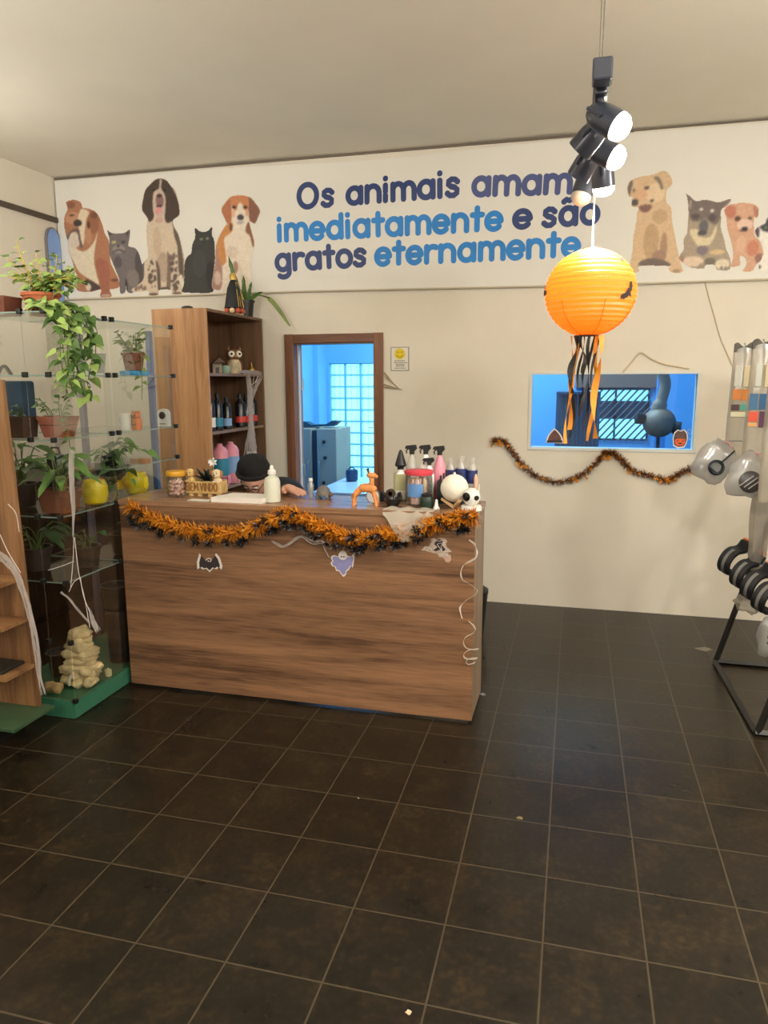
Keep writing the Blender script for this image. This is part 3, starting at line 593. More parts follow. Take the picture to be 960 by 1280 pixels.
printed('printed_puppy', [(0.876, 2.718), (0.900, 2.747), (0.941, 2.754), (1.011, 2.753), (1.065, 2.731), (1.080, 2.689), (1.070, 2.659), (1.055, 2.666), (1.056, 2.618), (1.067, 2.551), (1.099, 2.519), (1.121, 2.463), (1.127, 2.420), (1.093, 2.379), (1.082, 2.361), (1.067, 2.337), (1.014, 2.339), (1.029, 2.369), (1.025, 2.418), (0.989, 2.432), (0.993, 2.377), (0.940, 2.369), (0.944, 2.397), (0.950, 2.434), (0.936, 2.508), (0.905, 2.595), (0.891, 2.669)], (190,142,112), [
 ([(0.877, 2.718), (0.903, 2.746), (0.943, 2.727), (0.936, 2.673), (0.900, 2.673)], (176,104,80)), ([(1.044, 2.742), (1.077, 2.701), (1.070, 2.660), (1.055, 2.678)], (162,108,84)), ((0.959, 2.662, 0.018, 0.015), (84,58,46)), ((1.030, 2.658, 0.013, 0.011), (84,58,46)),
 ((1.003, 2.624, 0.047, 0.034), (204,170,150)), ((1.004, 2.596, 0.019, 0.016), (54,44,44)), ((0.983, 2.588, 0.012, 0.007), (120,84,80)), ((1.061, 2.478, 0.035, 0.049), (184,112,82)), ((1.102, 2.415, 0.023, 0.031), (140,96,80)), ((0.989, 2.506, 0.029, 0.055), (196,152,122))], seed=9, dy=.0008)
printed('printed_kitten', [(1.131, 2.662), (1.159, 2.630), (1.205, 2.631), (1.226, 2.656), (1.234, 2.590), (1.238, 2.518), (1.267, 2.444), (1.275, 2.347), (1.242, 2.327), (1.113, 2.341), (1.119, 2.414), (1.128, 2.450), (1.112, 2.500), (1.080, 2.544), (1.065, 2.581), (1.086, 2.610), (1.119, 2.626), (1.126, 2.650)], (206,200,188), [
 ([(1.092, 2.607), (1.122, 2.626), (1.131, 2.661), (1.159, 2.630), (1.231, 2.632), (1.233, 2.572), (1.174, 2.587), (1.141, 2.571), (1.105, 2.586)], (60,58,64)), ([(1.064, 2.593), (1.087, 2.601), (1.091, 2.543), (1.076, 2.550)], (82,66,70)), ((1.127, 2.599, 0.008, 0.006), (120,130,90)), ((1.242, 2.470, 0.017, 0.091), (66,62,66)), ((1.106, 2.360, 0.012, 0.012), (110,80,74))], seed=10, dy=.0012)

# ------------------------------------------------------------ reception counter
WAL = mat_wood('walnut_x', (92, 64, 46), (160, 118, 86), 'x', 1.0, 0.4); WALZ = mat_wood('walnut_z', (104, 70, 46), (184, 140, 100), 'z', 1.0, 0.42)
CX0, CX1, CY0, CY1, CT = -2.307, -0.425, 3.322, 3.70, 1.042
ct = thing('reception_counter', 'wide walnut-grain reception counter hung with an orange and black garland', 'counter', ((CX0+CX1)/2, CY0+.2, 0))
bm = NB(); box(bm, CX0, CY0, 0.012, CX1-.0, CY0+.025, CT-.03, .002); obj('front_panel', bm, WAL, ct)
bm = NB(); box(bm, CX0-.004, CY0-.006, CT-.03, CX1+.004, CY1, CT, .003); obj('top', bm, mat_wood('walnut_top', (112, 80, 58), (170, 130, 98), 'x', 1.0, 0.25), ct)
bm = NB(); box(bm, CX1-.022, CY0+.0255, 0.012, CX1-.0005, CY1-.01, CT-.031, .001); obj('side_panel', bm, mat_wood('walnut_side', (116, 98, 80), (150, 128, 106), 'z', .6, .5), ct)
bm = NB(); box(bm, CX0+.0005, CY0+.0255, 0.012, CX0+.022, CY1-.01, CT-.031, .001); obj('side_panel', bm, WALZ, ct)
bm = NB(); box(bm, CX0+.03, CY1-.03, .72, CX1-.40, 4.14, .75, .003); obj('desk_shelf', bm, mat_wood('walnut_top', (0, 0, 0), (0, 0, 0)), ct)
for x in (CX1-.45, CX0+.04):
    bm = NB(); box(bm, x, CY1-.02, 0, x+.025, 4.12, .7195); obj('desk_support', bm, WALZ, ct)
for x in (CX0+.1, (CX0+CX1)/2, CX1-.1):
    bm = NB(); cyl(bm, (x, CY0+.08, 0), (x, CY0+.08, .012), .02); obj('foot', bm, mat('black_plastic', (24, 23, 22), 0.45), ct)
BLK = mat('black_plastic', (24, 23, 22), .45)

# ------------------------------------------------------------ tall cabinet behind the counter
KX0, KX1, KY0, KY1, KT = -2.735, -2.34, 4.43, 5.325, 2.12
cab = thing('tall_bookcase', 'tall open walnut bookcase against the back wall with bottles and figurines', 'bookcase', ((KX0+KX1)/2, (KY0+KY1)/2, 0))
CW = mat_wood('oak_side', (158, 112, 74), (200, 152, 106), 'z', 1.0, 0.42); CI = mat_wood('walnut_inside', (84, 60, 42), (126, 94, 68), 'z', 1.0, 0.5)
bm = NB(); box(bm, KX0, KY0, 0, KX1, KY0+.02, KT, .002); obj('side_panel', bm, CW, cab)
bm = NB(); box(bm, KX0, KY1-.02, 0, KX1, KY1, KT, .002); obj('side_panel', bm, CI, cab)
bm = NB(); box(bm, KX0, KY0+.0205, 0, KX0+.012, KY1-.0205, KT-.0205); obj('back_panel', bm, CI, cab)
bm = NB(); box(bm, KX0, KY0+.0205, KT-.02, KX1, KY1-.0205, KT, .002); obj('top', bm, CI, cab)
SHZ = (0.10, 0.52, 0.92, 1.315, 1.705)
for z in SHZ:
    bm = NB(); box(bm, KX0+.0125, KY0+.0205, z-.02, KX1-.008, KY1-.0205, z, .001); obj('shelf', bm, mat_wood('walnut_shelf', (110, 86, 66), (158, 128, 100), 'y', 1.0, 0.45), cab)

# ------------------------------------------------------------ glass display shelving
GL_ = mat_glass('display_glass', (252, 254, 253), 0.32, .01); GE = mat('glass_edge', (150, 176, 168), 0.2)
GRN = mat('green_laminate', (54, 104, 72), 0.4, noise=.05, scale=4); CLIP = mat('black_clip', (20, 19, 18), .4)
gx0, gx1, gy0, gy1 = -2.80, -2.326, 2.885, 3.965
gd = thing('glass_display', 'glass display shelving with black corner clips on a green base, beside the counter', 'display shelf', ((gx0+gx1)/2, (gy0+gy1)/2, 0))
bm = NB(); box(bm, gx0, gy0, .002, gx1-.012, gy1, .098, .003); obj('base', bm, GRN, gd)
bm = NB(); box(bm, gx0, gy0-.004, .005, gx1-.016, gy0-.0005, .09); box(bm, gx1-.0115, gy0, .005, gx1-.0075, gy1, .09); obj('base_trim', bm, mat('green_glass_trim', (62, 118, 92), .15), gd)
GZT = 1.965; ymid = 3.36
LV = (0.40, 0.70, 1.02, 1.20, 1.385, 1.683, GZT)
def pane(x0, y0, z0, x1, y1, z1): b = NB(); box(b, x0, y0, z0, x1, y1, z1); obj('glass_panel', b, GL_, gd)
pane(gx1-.005, gy0+.012, .10, gx1, ymid-.004, GZT-.004); pane(gx1-.005, ymid+.004, .10, gx1, gy1-.008, GZT-.004)   # right faces
pane(-2.45, gy0, .10, gx1-.008, gy0+.005, GZT-.004); pane(gx0, gy0, .10, -2.454, gy0+.005, GZT-.004)                 # front faces
pane(gx0, gy1-.006, .10, gx1-.008, gy1-.001, GZT-.004)
def shelf(z, y0, y1):
    b = NB(); box(b, gx0, y0, z-.006, gx1-.008, y1, z); o = obj('glass_shelf', b, GL_, gd)
    b = NB(); box(b, gx1-.0078, y0, z-.006, gx1-.0052, y1, z); box(b, gx0, y0-.001, z-.006, gx1-.008, y0-.0002, z); e = obj('edge', b, GE, gd); e.parent = o
for z in (.70, 1.02, 1.385, 1.683): shelf(z, gy0+.008, ymid-.002)
for z in (.70, 1.02, 1.195, 1.385, 1.683): shelf(z, ymid+.002, gy1-.008)
shelf(GZT, gy0+.002, ymid-.001); shelf(GZT, ymid+.001, gy1-.002)
def clip(bm, x, y, z, s=.0115): box(bm, x-s, y-s, z-s*1.1, x+s, y+s, z+s*1.1, .004)
for z in LV:
    for x, y in ((gx1, gy0), (-2.452, gy0), (gx1, ymid-.03), (gx1, ymid+.03), (gx1, gy1)):
        if z == 1.20 and y < 3.9: continue
        if z == .40 and y > 3: continue
        bm = NB(); clip(bm, x, y, z); obj('corner_clip', bm, CLIP, gd)
bm = NB(); clip(bm, gx1, gy0, .10); obj('corner_clip', bm, CLIP, gd)
# metal posts behind the glass
PV = mat('post_lilac_metal', (138, 132, 152), .3, .3)
for px, py, c in ((-2.87, 3.84, PV), (-2.515, 4.03, mat('post_blue_metal', (86, 112, 168), .25, .2))):
    bm = NB(); box(bm, px-.017, py-.017, .0, px+.017, py+.017, 1.95, .003); box(bm, px-.04, py-.015, 0, px+.04, py+.04, .008)
    lab = 'lilac-grey square metal post behind the potted plants of the glass display' if c is PV else 'blue metal post between the glass display and the tall bookcase'
    one('metal_post', bm, c, lab, 'post')
# dark cabinet added so the view through the lower glass stays dark
lc = thing('shade_cabinet', 'low dark brown cabinet behind the glass display, against the left wall', 'cabinet', (-3.75, 4.0, 0))
DK = mat_wood('shade_brown', (36, 28, 22), (58, 45, 34), 'y', 1, .5)
bm = NB(); box(bm, -4.08, 2.86, .06, -3.5, 5.2, .96, .004); obj('body', bm, DK, lc)
bm = NB(); box(bm, -4.09, 2.85, .961, -3.48, 5.21, .99, .004); obj('top', bm, DK, lc)
for k in range(4):
    y0 = 2.87+k*.58; bm = NB(); box(bm, -3.499, y0, .09, -3.482, y0+.57, .94, .003); dd = obj('door', bm, DK, lc); bm = NB(); cyl(bm, (-3.47, y0+.52, .46), (-3.47, y0+.52, .58), .006); h = obj('handle', bm, mat('steel', (170, 170, 172), .35, .9), lc); h.parent = dd
bm = NB(); box(bm, -4.06, 2.88, 0, -3.53, 5.17, .0595); obj('plinth', bm, BLK, lc)

# ------------------------------------------------------------ stepped wooden shelf at the left edge
st = thing('wooden_shelf_unit', 'wooden shelf unit with green base board at the left edge, wrapped in cobweb', 'shelf unit', (-2.9, 2.66, 0))
SW_ = mat_wood('shelf_oak', (112, 76, 48), (164, 122, 82), 'z', 1.0, .45); SWX = mat_wood('shelf_oak_x', (112, 76, 48), (160, 120, 80), 'x', 1.0, .45)
bm = NB()
prism(bm, [(-3.5, .118), (-2.425, .118), (-2.44, .75), (-2.462, 1.66), (-3.5, 1.66)], (0, 2.77, 0), (1, 0, 0), (0, 0, 1), .018); obj('back_panel', bm, SW_, st)
for z, xr, y0 in ((.762, -2.447, 2.60), (.565, -2.438, 2.585), (.335, -2.43, 2.57)):
    bm = NB(); box(bm, -3.5, y0, z-.018, xr, 2.7505, z, .001); obj('shelf', bm, SWX, st)
bm = NB(); box(bm, -3.5, 2.525, .10, -2.37, 2.79, .1175, .002); obj('base_board', bm, mat('green_board', (58, 84, 58), .4, noise=.1, scale=5), st)
bm = NB(); box(bm, -3.45, 2.57, 0, -2.52, 2.76, .0995); obj('plinth', bm, BLK, st)
bm = NB(); box(bm, -2.78, 2.60, .3355, -2.475, 2.742, .352, .003); one('dark_tray', bm, mat('dark_tray', (34, 36, 32), .4), 'dark flat tray lying on a low shelf of the wooden shelf unit', 'tray')

# ------------------------------------------------------------ left wall: conduit and arched blue panel
bm = NB(); box(bm, XL, 2.2, 2.905, XL+.03, YB-.03, 2.945, .006); one('wall_conduit', bm, mat('grey_conduit', (78, 68, 58), .5), 'dark conduit strip running along the top of the left wall', 'conduit')
ap = thing('arched_mirror', 'tall arched blue panel with grey rim on the left wall beside the banner', 'mirror', (XL+.02, 5.27, 1.95))
def arch(w, h0, h1, n=16): return [(-w, h0), (w, h0)]+[(w*math.cos(R(180*i/n)), h1-w*1.5+w*1.5*math.sin(R(180*i/n))) for i in range(n+1)]
bm = NB(); prism(bm, arch(.080, 2.2, 2.86), (XL+.003, 5.245, 0), (0, 1, 0), (0, 0, 1), .022); obj('rim', bm, mat('grey_rim', (120, 116, 116), .5), ap)
bm = NB(); prism(bm, arch(.070, 2.212, 2.848), (XL+.0256, 5.245, 0), (0, 1, 0), (0, 0, 1), .004); obj('blue_face', bm, mat('pale_blue_gloss', (132, 166, 226), .3), ap)

# ------------------------------------------------------------ hanging track with spot heads
trk = thing('hanging_light_track', 'black hanging light track with spot heads, three lit, above the orange lantern', 'light track', (0.03, 2.45, 2.42))
TB = mat('lamp_black', (62, 65, 76), .28, .2); ZT = 2.385
bm = NB(); box(bm, .012, 2.02, ZT, .052, 2.80, ZT+.03, .004); obj('rail', bm, TB, trk)
for y in (2.06, 2.10, 2.72):
    bm = NB(); tube(bm, [(.032, y, ZT+.03), (.03, y+.01, H)], .0022, 6); obj('suspension_cable', bm, mat('cable_grey', (120, 112, 100), .5), trk)
bm = NB(); box(bm, .008, 2.00, ZT-.016, .056, 2.055, ZT+.036, .005); obj('feed_box', bm, TB, trk)
BULB = mat('lit_bulb', (255, 246, 226), .4, emit=30, ecol=(255, 244, 220))
def spot_head(y, aim, lit, sx):
    aim = Vector(aim).normalized(); p = Vector((.032, y, ZT-.012)); c = p+Vector((sx*.028, 0, -.062))
    bm = NB(); box(bm, .016, y-.035, ZT-.022, .048, y+.035, ZT-.0005, .004)
    tube(bm, [(p.x, y, ZT-.02), (p.x+sx*.008, y, ZT-.045), c-aim*.02], .008, 8)
    s = frame_of(aim)[0]
    tube(bm, [c+s*.038, c+s*.042-aim*.04, c-aim*.058, c-s*.042-aim*.04, c-s*.038], .006, 6)
    h = obj('spot_bracket', bm, TB, trk, True)
    bm = NB(); lathe(bm, c-aim*.055, [(0, 0), (.019, .002), (.031, .018), (.036, .045), (.037, .092), (.034, .092), (.032, .072), (0, .068)], 24, axis=aim); hd = obj('spot_head', bm, TB, trk, True)
    bm = NB(); lathe(bm, c-aim*.055, [(0, .070), (.0315, .0735), (.036, .088), (.033, .106), (.022, .118), (0, .123)] if lit or y > 2.7 else [(0, .070), (.0315, .0735), (.031, .080), (.02, .086), (0, .088)], 24, axis=aim)  # lit bulbs bulge past the rim, lamp bloom built into their size
    b = obj('bulb', bm, BULB if lit else mat('unlit_bulb', (190, 184, 172), .3), trk, True, 'glowing white bulb' if lit else None); b.parent = hd
    if lit:
        d = bpy.data.lights.new('spot_beam', 'SPOT'); d.energy = lit; d.color = WARM; d.spot_size = R(125); d.spot_blend = .8; d.shadow_soft_size = .035
        o = bpy.data.objects.new('spot_beam', d); COL.objects.link(o); q = c+aim*.09; o.location = q; o.rotation_euler = aim.to_track_quat('-Z', 'Y').to_euler()
spot_head(2.11, (.75, -.30, -.55), 26, .6)
spot_head(2.26, (-.6, .3, -.6), 0, -.9)
spot_head(2.39, (.8, -.25, -.5), 26, .7)
spot_head(2.52, (-.5, .4, -.75), 0, -1.2)
spot_head(2.64, (.12, .30, -.95), 34, .9)
spot_head(2.77, (-.25, -.25, -.95), 0, -1.1)

# ------------------------------------------------------------ pumpkin lantern
LC = Vector((.036, 2.72, 1.948)); LR = .156
ln = thing('paper_lantern', 'round orange paper lantern with black bats and streamers, hanging from the light track', 'lantern', (LC.x, LC.y, LC.z-LR))
def mat_paper():
    m = bpy.data.materials.new('orange_paper'); m.use_nodes = True; nt = m.node_tree; nt.nodes.clear(); L = nt.links.new
    o = nt.nodes.new('ShaderNodeOutputMaterial'); d = nt.nodes.new('ShaderNodeBsdfDiffuse'); t = nt.nodes.new('ShaderNodeBsdfTranslucent'); x = nt.nodes.new('ShaderNodeMixShader')
    d.inputs['Color'].default_value = rgb(252, 134, 26); t.inputs['Color'].default_value = rgb(255, 140, 34); x.inputs[0].default_value = .5
    L(d.outputs[0], x.inputs[1]); L(t.outputs[0], x.inputs[2]); g = nt.nodes.new('ShaderNodeBsdfGlossy'); g.inputs['Roughness'].default_value = .55; y = nt.nodes.new('ShaderNodeMixShader'); y.inputs[0].default_value = .09
    L(x.outputs[0], y.inputs[1]); L(g.outputs[0], y.inputs[2]); L(y.outputs[0], o.inputs[0]); return m
bm = NB(); prof = []
n = 22
for i in range(n*2+1):
    a = R(-78+156*i/(n*2)); rr = LR*(1.0 if i % 2 == 0 else .968); prof.append((rr*math.cos(a), LR*.94*math.sin(a)))
seg = 48; rings = []
for r, h in prof: rings.append([bm.verts.new(LC+Vector((r*math.cos(2*math.pi*k/seg), r*math.sin(2*math.pi*k/seg), h))) for k in range(seg)])
for a, b in zip(rings, rings[1:]):
    for k in range(seg): bm.faces.new((a[k], a[(k+1) % seg], b[(k+1) % seg], b[k]))
sh = obj('paper_shade', bm, mat_paper(), ln, True, angle=14)
for s in (-1, 1):
    bm = NB(); z = s*LR*.94*math.sin(R(78)); r = LR*math.cos(R(78)); tube(bm, [LC+Vector((r*math.cos(a), r*math.sin(a), z)) for a in [2*math.pi*i/24 for i in range(25)]], .003, 6); obj('wire_ring', bm, mat('wire_dark', (60, 52, 44), .4, .6), ln)
bm = NB(); tube(bm, [LC+Vector((0, 0, LR*.92)), (.036, 2.76, ZT-.0005)], .0026, 6); cyl(bm, LC+Vector((-.03, 0, LR*.92)), LC+Vector((.03, 0, LR*.92)), .002)
obj('cord', bm, mat('white_cord', (240, 236, 224), .5), ln)
bm = NB()
for a in (-128, -72, -20, 40, 100, 160):
    pts = [LC+Vector((LR*1.004*math.cos(R(e))*math.cos(R(a)), LR*1.004*math.cos(R(e))*math.sin(R(a)), LR*.944*math.sin(R(e)))) for e in range(-78, 0, 13)]
    tube(bm, pts, .0014, 4)
obj('paper_seam', bm, mat('seam_orange', (196, 104, 24), .7), ln)
bl = bpy.data.lights.new('lantern_fill', 'POINT'); bl.energy = 2.2; bl.color = (1, .86, .55); bl.shadow_soft_size = .02  # point light added inside the shade so the paper glows
bo = bpy.data.objects.new('lantern_fill', bl); COL.objects.link(bo); bo.location = LC+Vector((0, -.01, .10))
bm = NB(); ball(bm, LC+Vector((0, 0, .06)), (.022, .022, .03)); cyl(bm, LC+Vector((0, 0, .085)), LC+Vector((0, 0, .14)), .012); obj('bulb', bm, BULB, ln, True)  # glowing bulb added inside the shade, hidden by the paper
BATP = [(0, .35), (.12, .55), (.18, .38), (.35, .42), (.7, .62), (1, .35), (.82, .28), (.74, .05), (.58, .14), (.42, -.1), (.25, .02), (0, -.45)]
BAT = BATP+[(-x, y) for x, y in BATP[-2:0:-1]]
def bat_on_lantern(az, el, s, roll):
    bm = NB(); vs = []
    for x, y in BAT:
        u, v = x*math.cos(roll)-y*math.sin(roll), x*math.sin(roll)+y*math.cos(roll); a, e = R(az)+u*s/LR, R(el)+v*s/LR
        vs.append(bm.verts.new(LC+Vector((math.cos(e)*math.cos(a), math.cos(e)*math.sin(a), .94*math.sin(e)))*LR*1.012))
    c = bm.verts.new(LC+Vector((math.cos(R(el))*math.cos(R(az)), math.cos(R(el))*math.sin(R(az)), .94*math.sin(R(el))))*LR*1.016)
    for i in range(len(vs)): bm.faces.new((c, vs[i], vs[(i+1) % len(vs)]))
    obj('bat_print', bm, mat('print_black', (36, 30, 26), .7), ln)
bat_on_lantern(-38, -6, .042, .9); bat_on_lantern(-35, 40, .026, .4); bat_on_lantern(-172, 0, .04, -.5); bat_on_lantern(60, 10, .042, 0)
STO = mat('streamer_orange', (232, 150, 40), .6); STB = mat('streamer_black', (30, 27, 26), .6)
zb = LC.z-LR*.92
def streamer(x0, x1, dy, L, c, w, ph):
    pts = []; sd = []
    for i in range(25):
        t = i/24; pts.append((LC.x+x0+(x1-x0)*t+.008*math.sin(t*7+ph), LC.y+dy+.01*math.cos(t*5+ph), zb-L*t)); a = ph+t*5*(1 if ph < 3 else -1); sd.append((math.cos(a), math.sin(a), .1))
    bm = NB(); ribbon(bm, pts, sd, w, .0006); obj('streamer', bm, c, ln, True)
for a in ((-.042, -.052, -.02, .20, STB, .022, .3), (-.038, -.058, -.01, .33, STO, .016, 1.4), (-.032, -.052, .01, .36, STB, .014, 2.2), (-.022, -.012, -.02, .13, STB, .014, 3.6), (-.020, -.026, .02, .26, STB, .009, 1.0),
          (.010, -.012, -.02, .28, STB, .012, 4.0), (.016, -.02, .0, .22, STB, .012, .8), (.022, -.006, .02, .35, STB, .010, 2.8), (.040, .032, -.01, .36, STO, .024, .5), (.036, .020, .01, .37, STO, .015, 3.9), (-.05, -.06, .0, .38, STO, .013, 5.2), (.03, .014, .02, .33, STB, .009, 1.9)):
    streamer(*a)

# ------------------------------------------------------------ plants and things on the glass display
TERRA = mat('terracotta', (190, 104, 66), .75, noise=.1, scale=9); TERB = mat('terracotta_brown', (120, 70, 52), .7, noise=.1, scale=9)
SOIL = mat('soil', (44, 34, 26), .95); LEAF = mat('leaf_green', (92, 126, 62), .45, noise=.25, scale=14); LEAFL = mat('leaf_light', (166, 194, 108), .45, noise=.2, scale=14)
LEAFD = mat('leaf_dark', (54, 80, 48), .4, noise=.25, scale=14); STEM = mat('stem_yellow', (206, 180, 62), .6); STEMG = mat('stem_green', (96, 120, 56), .6)
def rv(a, b): return rnd.uniform(a, b)
def round_pot(p, root, m, rt, rb, h, rim=.014):
    bm = NB(); lathe(bm, p, [(rb*.9, 0), (rb, .003), (rt-.004, h-rim), (rt+.003, h-rim), (rt+.003, h), (rt-.007, h), (rt-.012, h-.02), (0, h-.02)], 28); o = obj('pot', bm, m, root, True)
    bm = NB(); lathe(bm, Vector(p)+Vector((0, 0, h-.0195)), [(rt-.0125, 0), (rt*.5, .004), (0, .006)], 20); obj('soil', bm, SOIL, root, True); return o
def trough_pot(p, root, m, L, W, h, tap=.82):
    x, y, z = p; bm = NB()
    def ring(s, zz): return [bm.verts.new((x+a*L/2*s, y+b*W/2*s, zz)) for a, b in ((-1, -1), (1, -1), (1, 1), (-1, 1))]
    R0 = [ring(tap, z), ring(1, z+h), ring(1.03, z+h), ring(1.03, z+h+.012), ring(.95, z+h+.012), ring(.93, z+h-.012)]
    for a, b in zip(R0, R0[1:]):
        for k in range(4): bm.faces.new((a[k], a[(k+1) % 4], b[(k+1) % 4], b[k]))
    bm.faces.new(R0[0][::-1]); obj('pot', bm, m, root)
    bm = NB(); box(bm, x-L*.46, y-W*.46, z+h-.03, x+L*.46, y+W*.46, z+h-.012); obj('soil', bm, SOIL, root)
def foliage(root, strands, ml, ms, L, W, step, shape='heart', spread=1.0, srad=.0022, droop=.3, mix=None):
    """leaves set along each strand, and the strands themselves"""
    b1, b2, bs = NB(), NB(), NB()
    for st in strands:
        P = smooth_path(st, 8); tube(bs, P, srad, 5); acc = 0; i = 0
        for a, b in zip(P, P[1:]):
            acc += (b-a).length
            if acc >= step:
                acc = 0; i += 1; s = rv(.65, 1.2); ang = rv(0, 6.28)
                d = Vector((math.cos(ang), math.sin(ang)-.5, rv(-.5, .35)))*spread+(b-a).normalized()*.4
                pet = b+d.normalized()*L*.35; tube(bs, [b, pet], srad*.6, 4)
                leaf(b2 if (mix and rnd.random() < mix[1]) else b1, pet, d, (rv(-.3, .3), rv(-.9, -.1), 1), L*s, W*s, shape, droop)
    obj('foliage', b1, ml, root, True, recalc=False)
    if mix: obj('foliage', b2, mix[0], root, True, recalc=False, label='pale yellow-green leaves') if b2.verts else b2.free()
    obj('stems', bs, ms, root, True)

# trailing pothos on the top plate
p = Vector((-2.329, 2.886, 1.966)); p.x = max(p.x, -2.69); p.y = 3.12; p.z = GZT+.0005
t = thing('trailing_plant', 'trailing plant in a round orange terracotta pot on top of the glass display', 'plant', p)
p = Vector((-2.519, 3.120, 1.988)); p.z = GZT+.0005; t.location = p
round_pot(p, t, TERRA, .088, .058, .105)
top = p+Vector((0, 0, .10)); S = []
for k in range(13): S.append([top, top+Vector((rv(.05, .12), rv(-.05, .05), rv(.03, .09))), top+Vector((rv(.12, .27), rv(-.08, .08), rv(-.02, .13)))])
for k in range(18):
    a = rv(0, 6.28); S.append([top+Vector((rv(-.04, .04), rv(-.04, .04), -.01)), top+Vector((.07*math.cos(a), .07*math.sin(a), rv(.05, .1))), top+Vector((.12*math.cos(a)-.02, .11*math.sin(a), rv(.05, .19)))])
S.append([top, top+Vector((-.06, -.02, .12)), top+Vector((-.085, -.03, .24))]); S.append([top, top+Vector((.1, -.02, .1)), top+Vector((.13, -.03, .17))])
foliage(t, S, LEAFL, STEM, .042, .038, .019, mix=(LEAF, .35))
S = []
for k in range(15):
    ys = 2.89+.30*k/14; xs = -2.285+rv(-.012, .03); zz = rv(.12, .36) if k < 11 else rv(.06, .16)
    S.append([top+Vector((rv(0, .05), -.02, -.01)), Vector((-2.47, (ys+3.12)/2, GZT+.05)), Vector((-2.34, ys, GZT+.03)), Vector((xs, ys, GZT-.06)), Vector((xs+.01, ys+rv(-.03, .03), GZT-.06-zz*.5)), Vector((xs+rv(-.01, .03), ys+rv(-.04, .04), GZT-.06-zz))])
foliage(t, S, LEAF, STEMG, .052, .050, .028, mix=(LEAFL, .35))
# brick red planter with thin trailing stems
p = Vector((-2.701, 3.060, 1.991)); p.z = GZT+.0005
t = thing('trailing_plant', 'brick red planter with thin trailing stems, at the left end of the glass top', 'plant', p)
trough_pot(p+Vector((-.03, 0, 0)), t, TERB, .20, .12, .075, .95)
c = p+Vector((-.02, -.02, .08)); S = []
for k in range(5): S.append([c+Vector((rv(-.05, .07), 0, -.02)), c+Vector((rv(-.05, .09), -.17, .01)), c+Vector((rv(-.06, .10), -.215, -.14)), c+Vector((rv(-.07, .1), -.22, -.2-rv(.05, .2)))])
foliage(t, S, LEAFD, STEMG, .034, .026, .04)
# blue bag with black handle
p = Vector((-2.823, 3.250, 1.353)); p.z = 1.3855
t = thing('blue_bag', 'dark blue bag with black handle on a glass shelf at the left', 'bag', p)
bm = NB(); box(bm, p.x-.065, p.y-.05, p.z, p.x+.075, p.y+.05, p.z+.27, .012); obj('bag_body', bm, mat('navy_fabric', (44, 76, 104), .7, noise=.2, scale=12), t, True)
bm = NB(); tube(bm, smooth_path([p+Vector((-.05, -.055, .23)), p+Vector((-.052, -.06, .30)), p+Vector((-.01, -.06, .345)), p+Vector((.03, -.058, .30))], 6), .009, 8); obj('handle', bm, BLK, t, True)
# terracotta troughs on the third shelf
p = Vector((-2.607, 3.000, 1.368)); p.z = 1.3855
t = thing('planter', 'dark brown planter trough in front of the blue bag', 'planter', p); trough_pot(p, t, mat('brown_clay', (86, 62, 52), .7, noise=.1), .135, .11, .088, .86)
S = [[p+Vector((rv(-.05, .05), 0, .08)), p+Vector((rv(-.05, .06), -.03, .12)), p+Vector((rv(-.06, .08), -.05, rv(.12, .16)))] for k in range(4)]; foliage(t, S, LEAFD, STEMG, .03, .024, .03)
p = Vector((-2.432, 3.060, 1.366)); p.z = 1.3855
t = thing('planter', 'terracotta planter trough with sprigs of small round leaves', 'planter', p); trough_pot(p, t, mat('terracotta_red', (160, 92, 74), .7, noise=.1), .148, .115, .088, .74)
S = [[p+Vector((dx, 0, .08)), p+Vector((dx*1.2, -.02, .13)), p+Vector((dx*1.5+e, -.03, .13+hh))] for dx, e, hh in ((-.03, -.03, .06), (-.02, -.02, .03), (.02, .01, .07), (.04, .03, .05), (.03, 0, .03), (-.045, -.03, .04))]
S.append([p+Vector((.05, -.03, .09)), p+Vector((.085, -.05, .10)), p+Vector((.098, -.06, .02)), p+Vector((.10, -.06, -.04))])
foliage(t, S, LEAF, STEMG, .030, .028, .022)
# broad-leaved plants on the shelf below
def broad(p, name, label, pot, n, L, W, seed, hmax, kind='long', ml=LEAF):
    rs = random.Random(seed); t = thing(name, label, 'plant', p)
    if pot == 'trough': trough_pot(p, t, TERB, .16, .13, .10, .8); z0 = .10
    elif pot == 'black': round_pot(p, t, BLK, .07, .052, .11); z0 = .10
    else: round_pot(p, t, mat('dark_pot', (48, 38, 34), .6), .075, .055, .12); z0 = .11
    b, s = NB(), NB()
    for k in range(n):
        a = rs.uniform(0, 6.28); hh = rs.uniform(.35, 1)*hmax; r = rs.uniform(.02, .10); q = p+Vector((r*math.cos(a), r*math.sin(a)*.7, z0+hh)); b0 = p+Vector((rs.uniform(-.02, .02), rs.uniform(-.02, .02), z0-.012))
        tube(s, smooth_path([b0, b0*.4+q*.6+Vector((0, 0, .02)), q], 4), .0028, 5)
        leaf(b, q, (math.cos(a), math.sin(a)*.8-.25, rs.uniform(-.2, .7)), (rs.uniform(-.2, .2), -.4, 1), L*rs.uniform(.7, 1.2), W*rs.uniform(.7, 1.2), kind, .45)
    obj('foliage', b, ml, t, True, recalc=False); obj('stems', s, STEMG, t, True); return t
p = Vector((-2.435, 3.030, 0.985)); p.z = 1.0205
t = broad(p, 'potted_plant', 'potted plant with long arching leaves and a yellow bloom in a brown trough', 'trough', 22, .15, .042, 5, .17)
bm = NB()
for k in range(14): a = k*2.4; leaf(bm, p+Vector((-.03, -.05, .15)), (math.cos(a), math.sin(a), .5), (0, 0, 1), .03, .016, 'oval', .2)
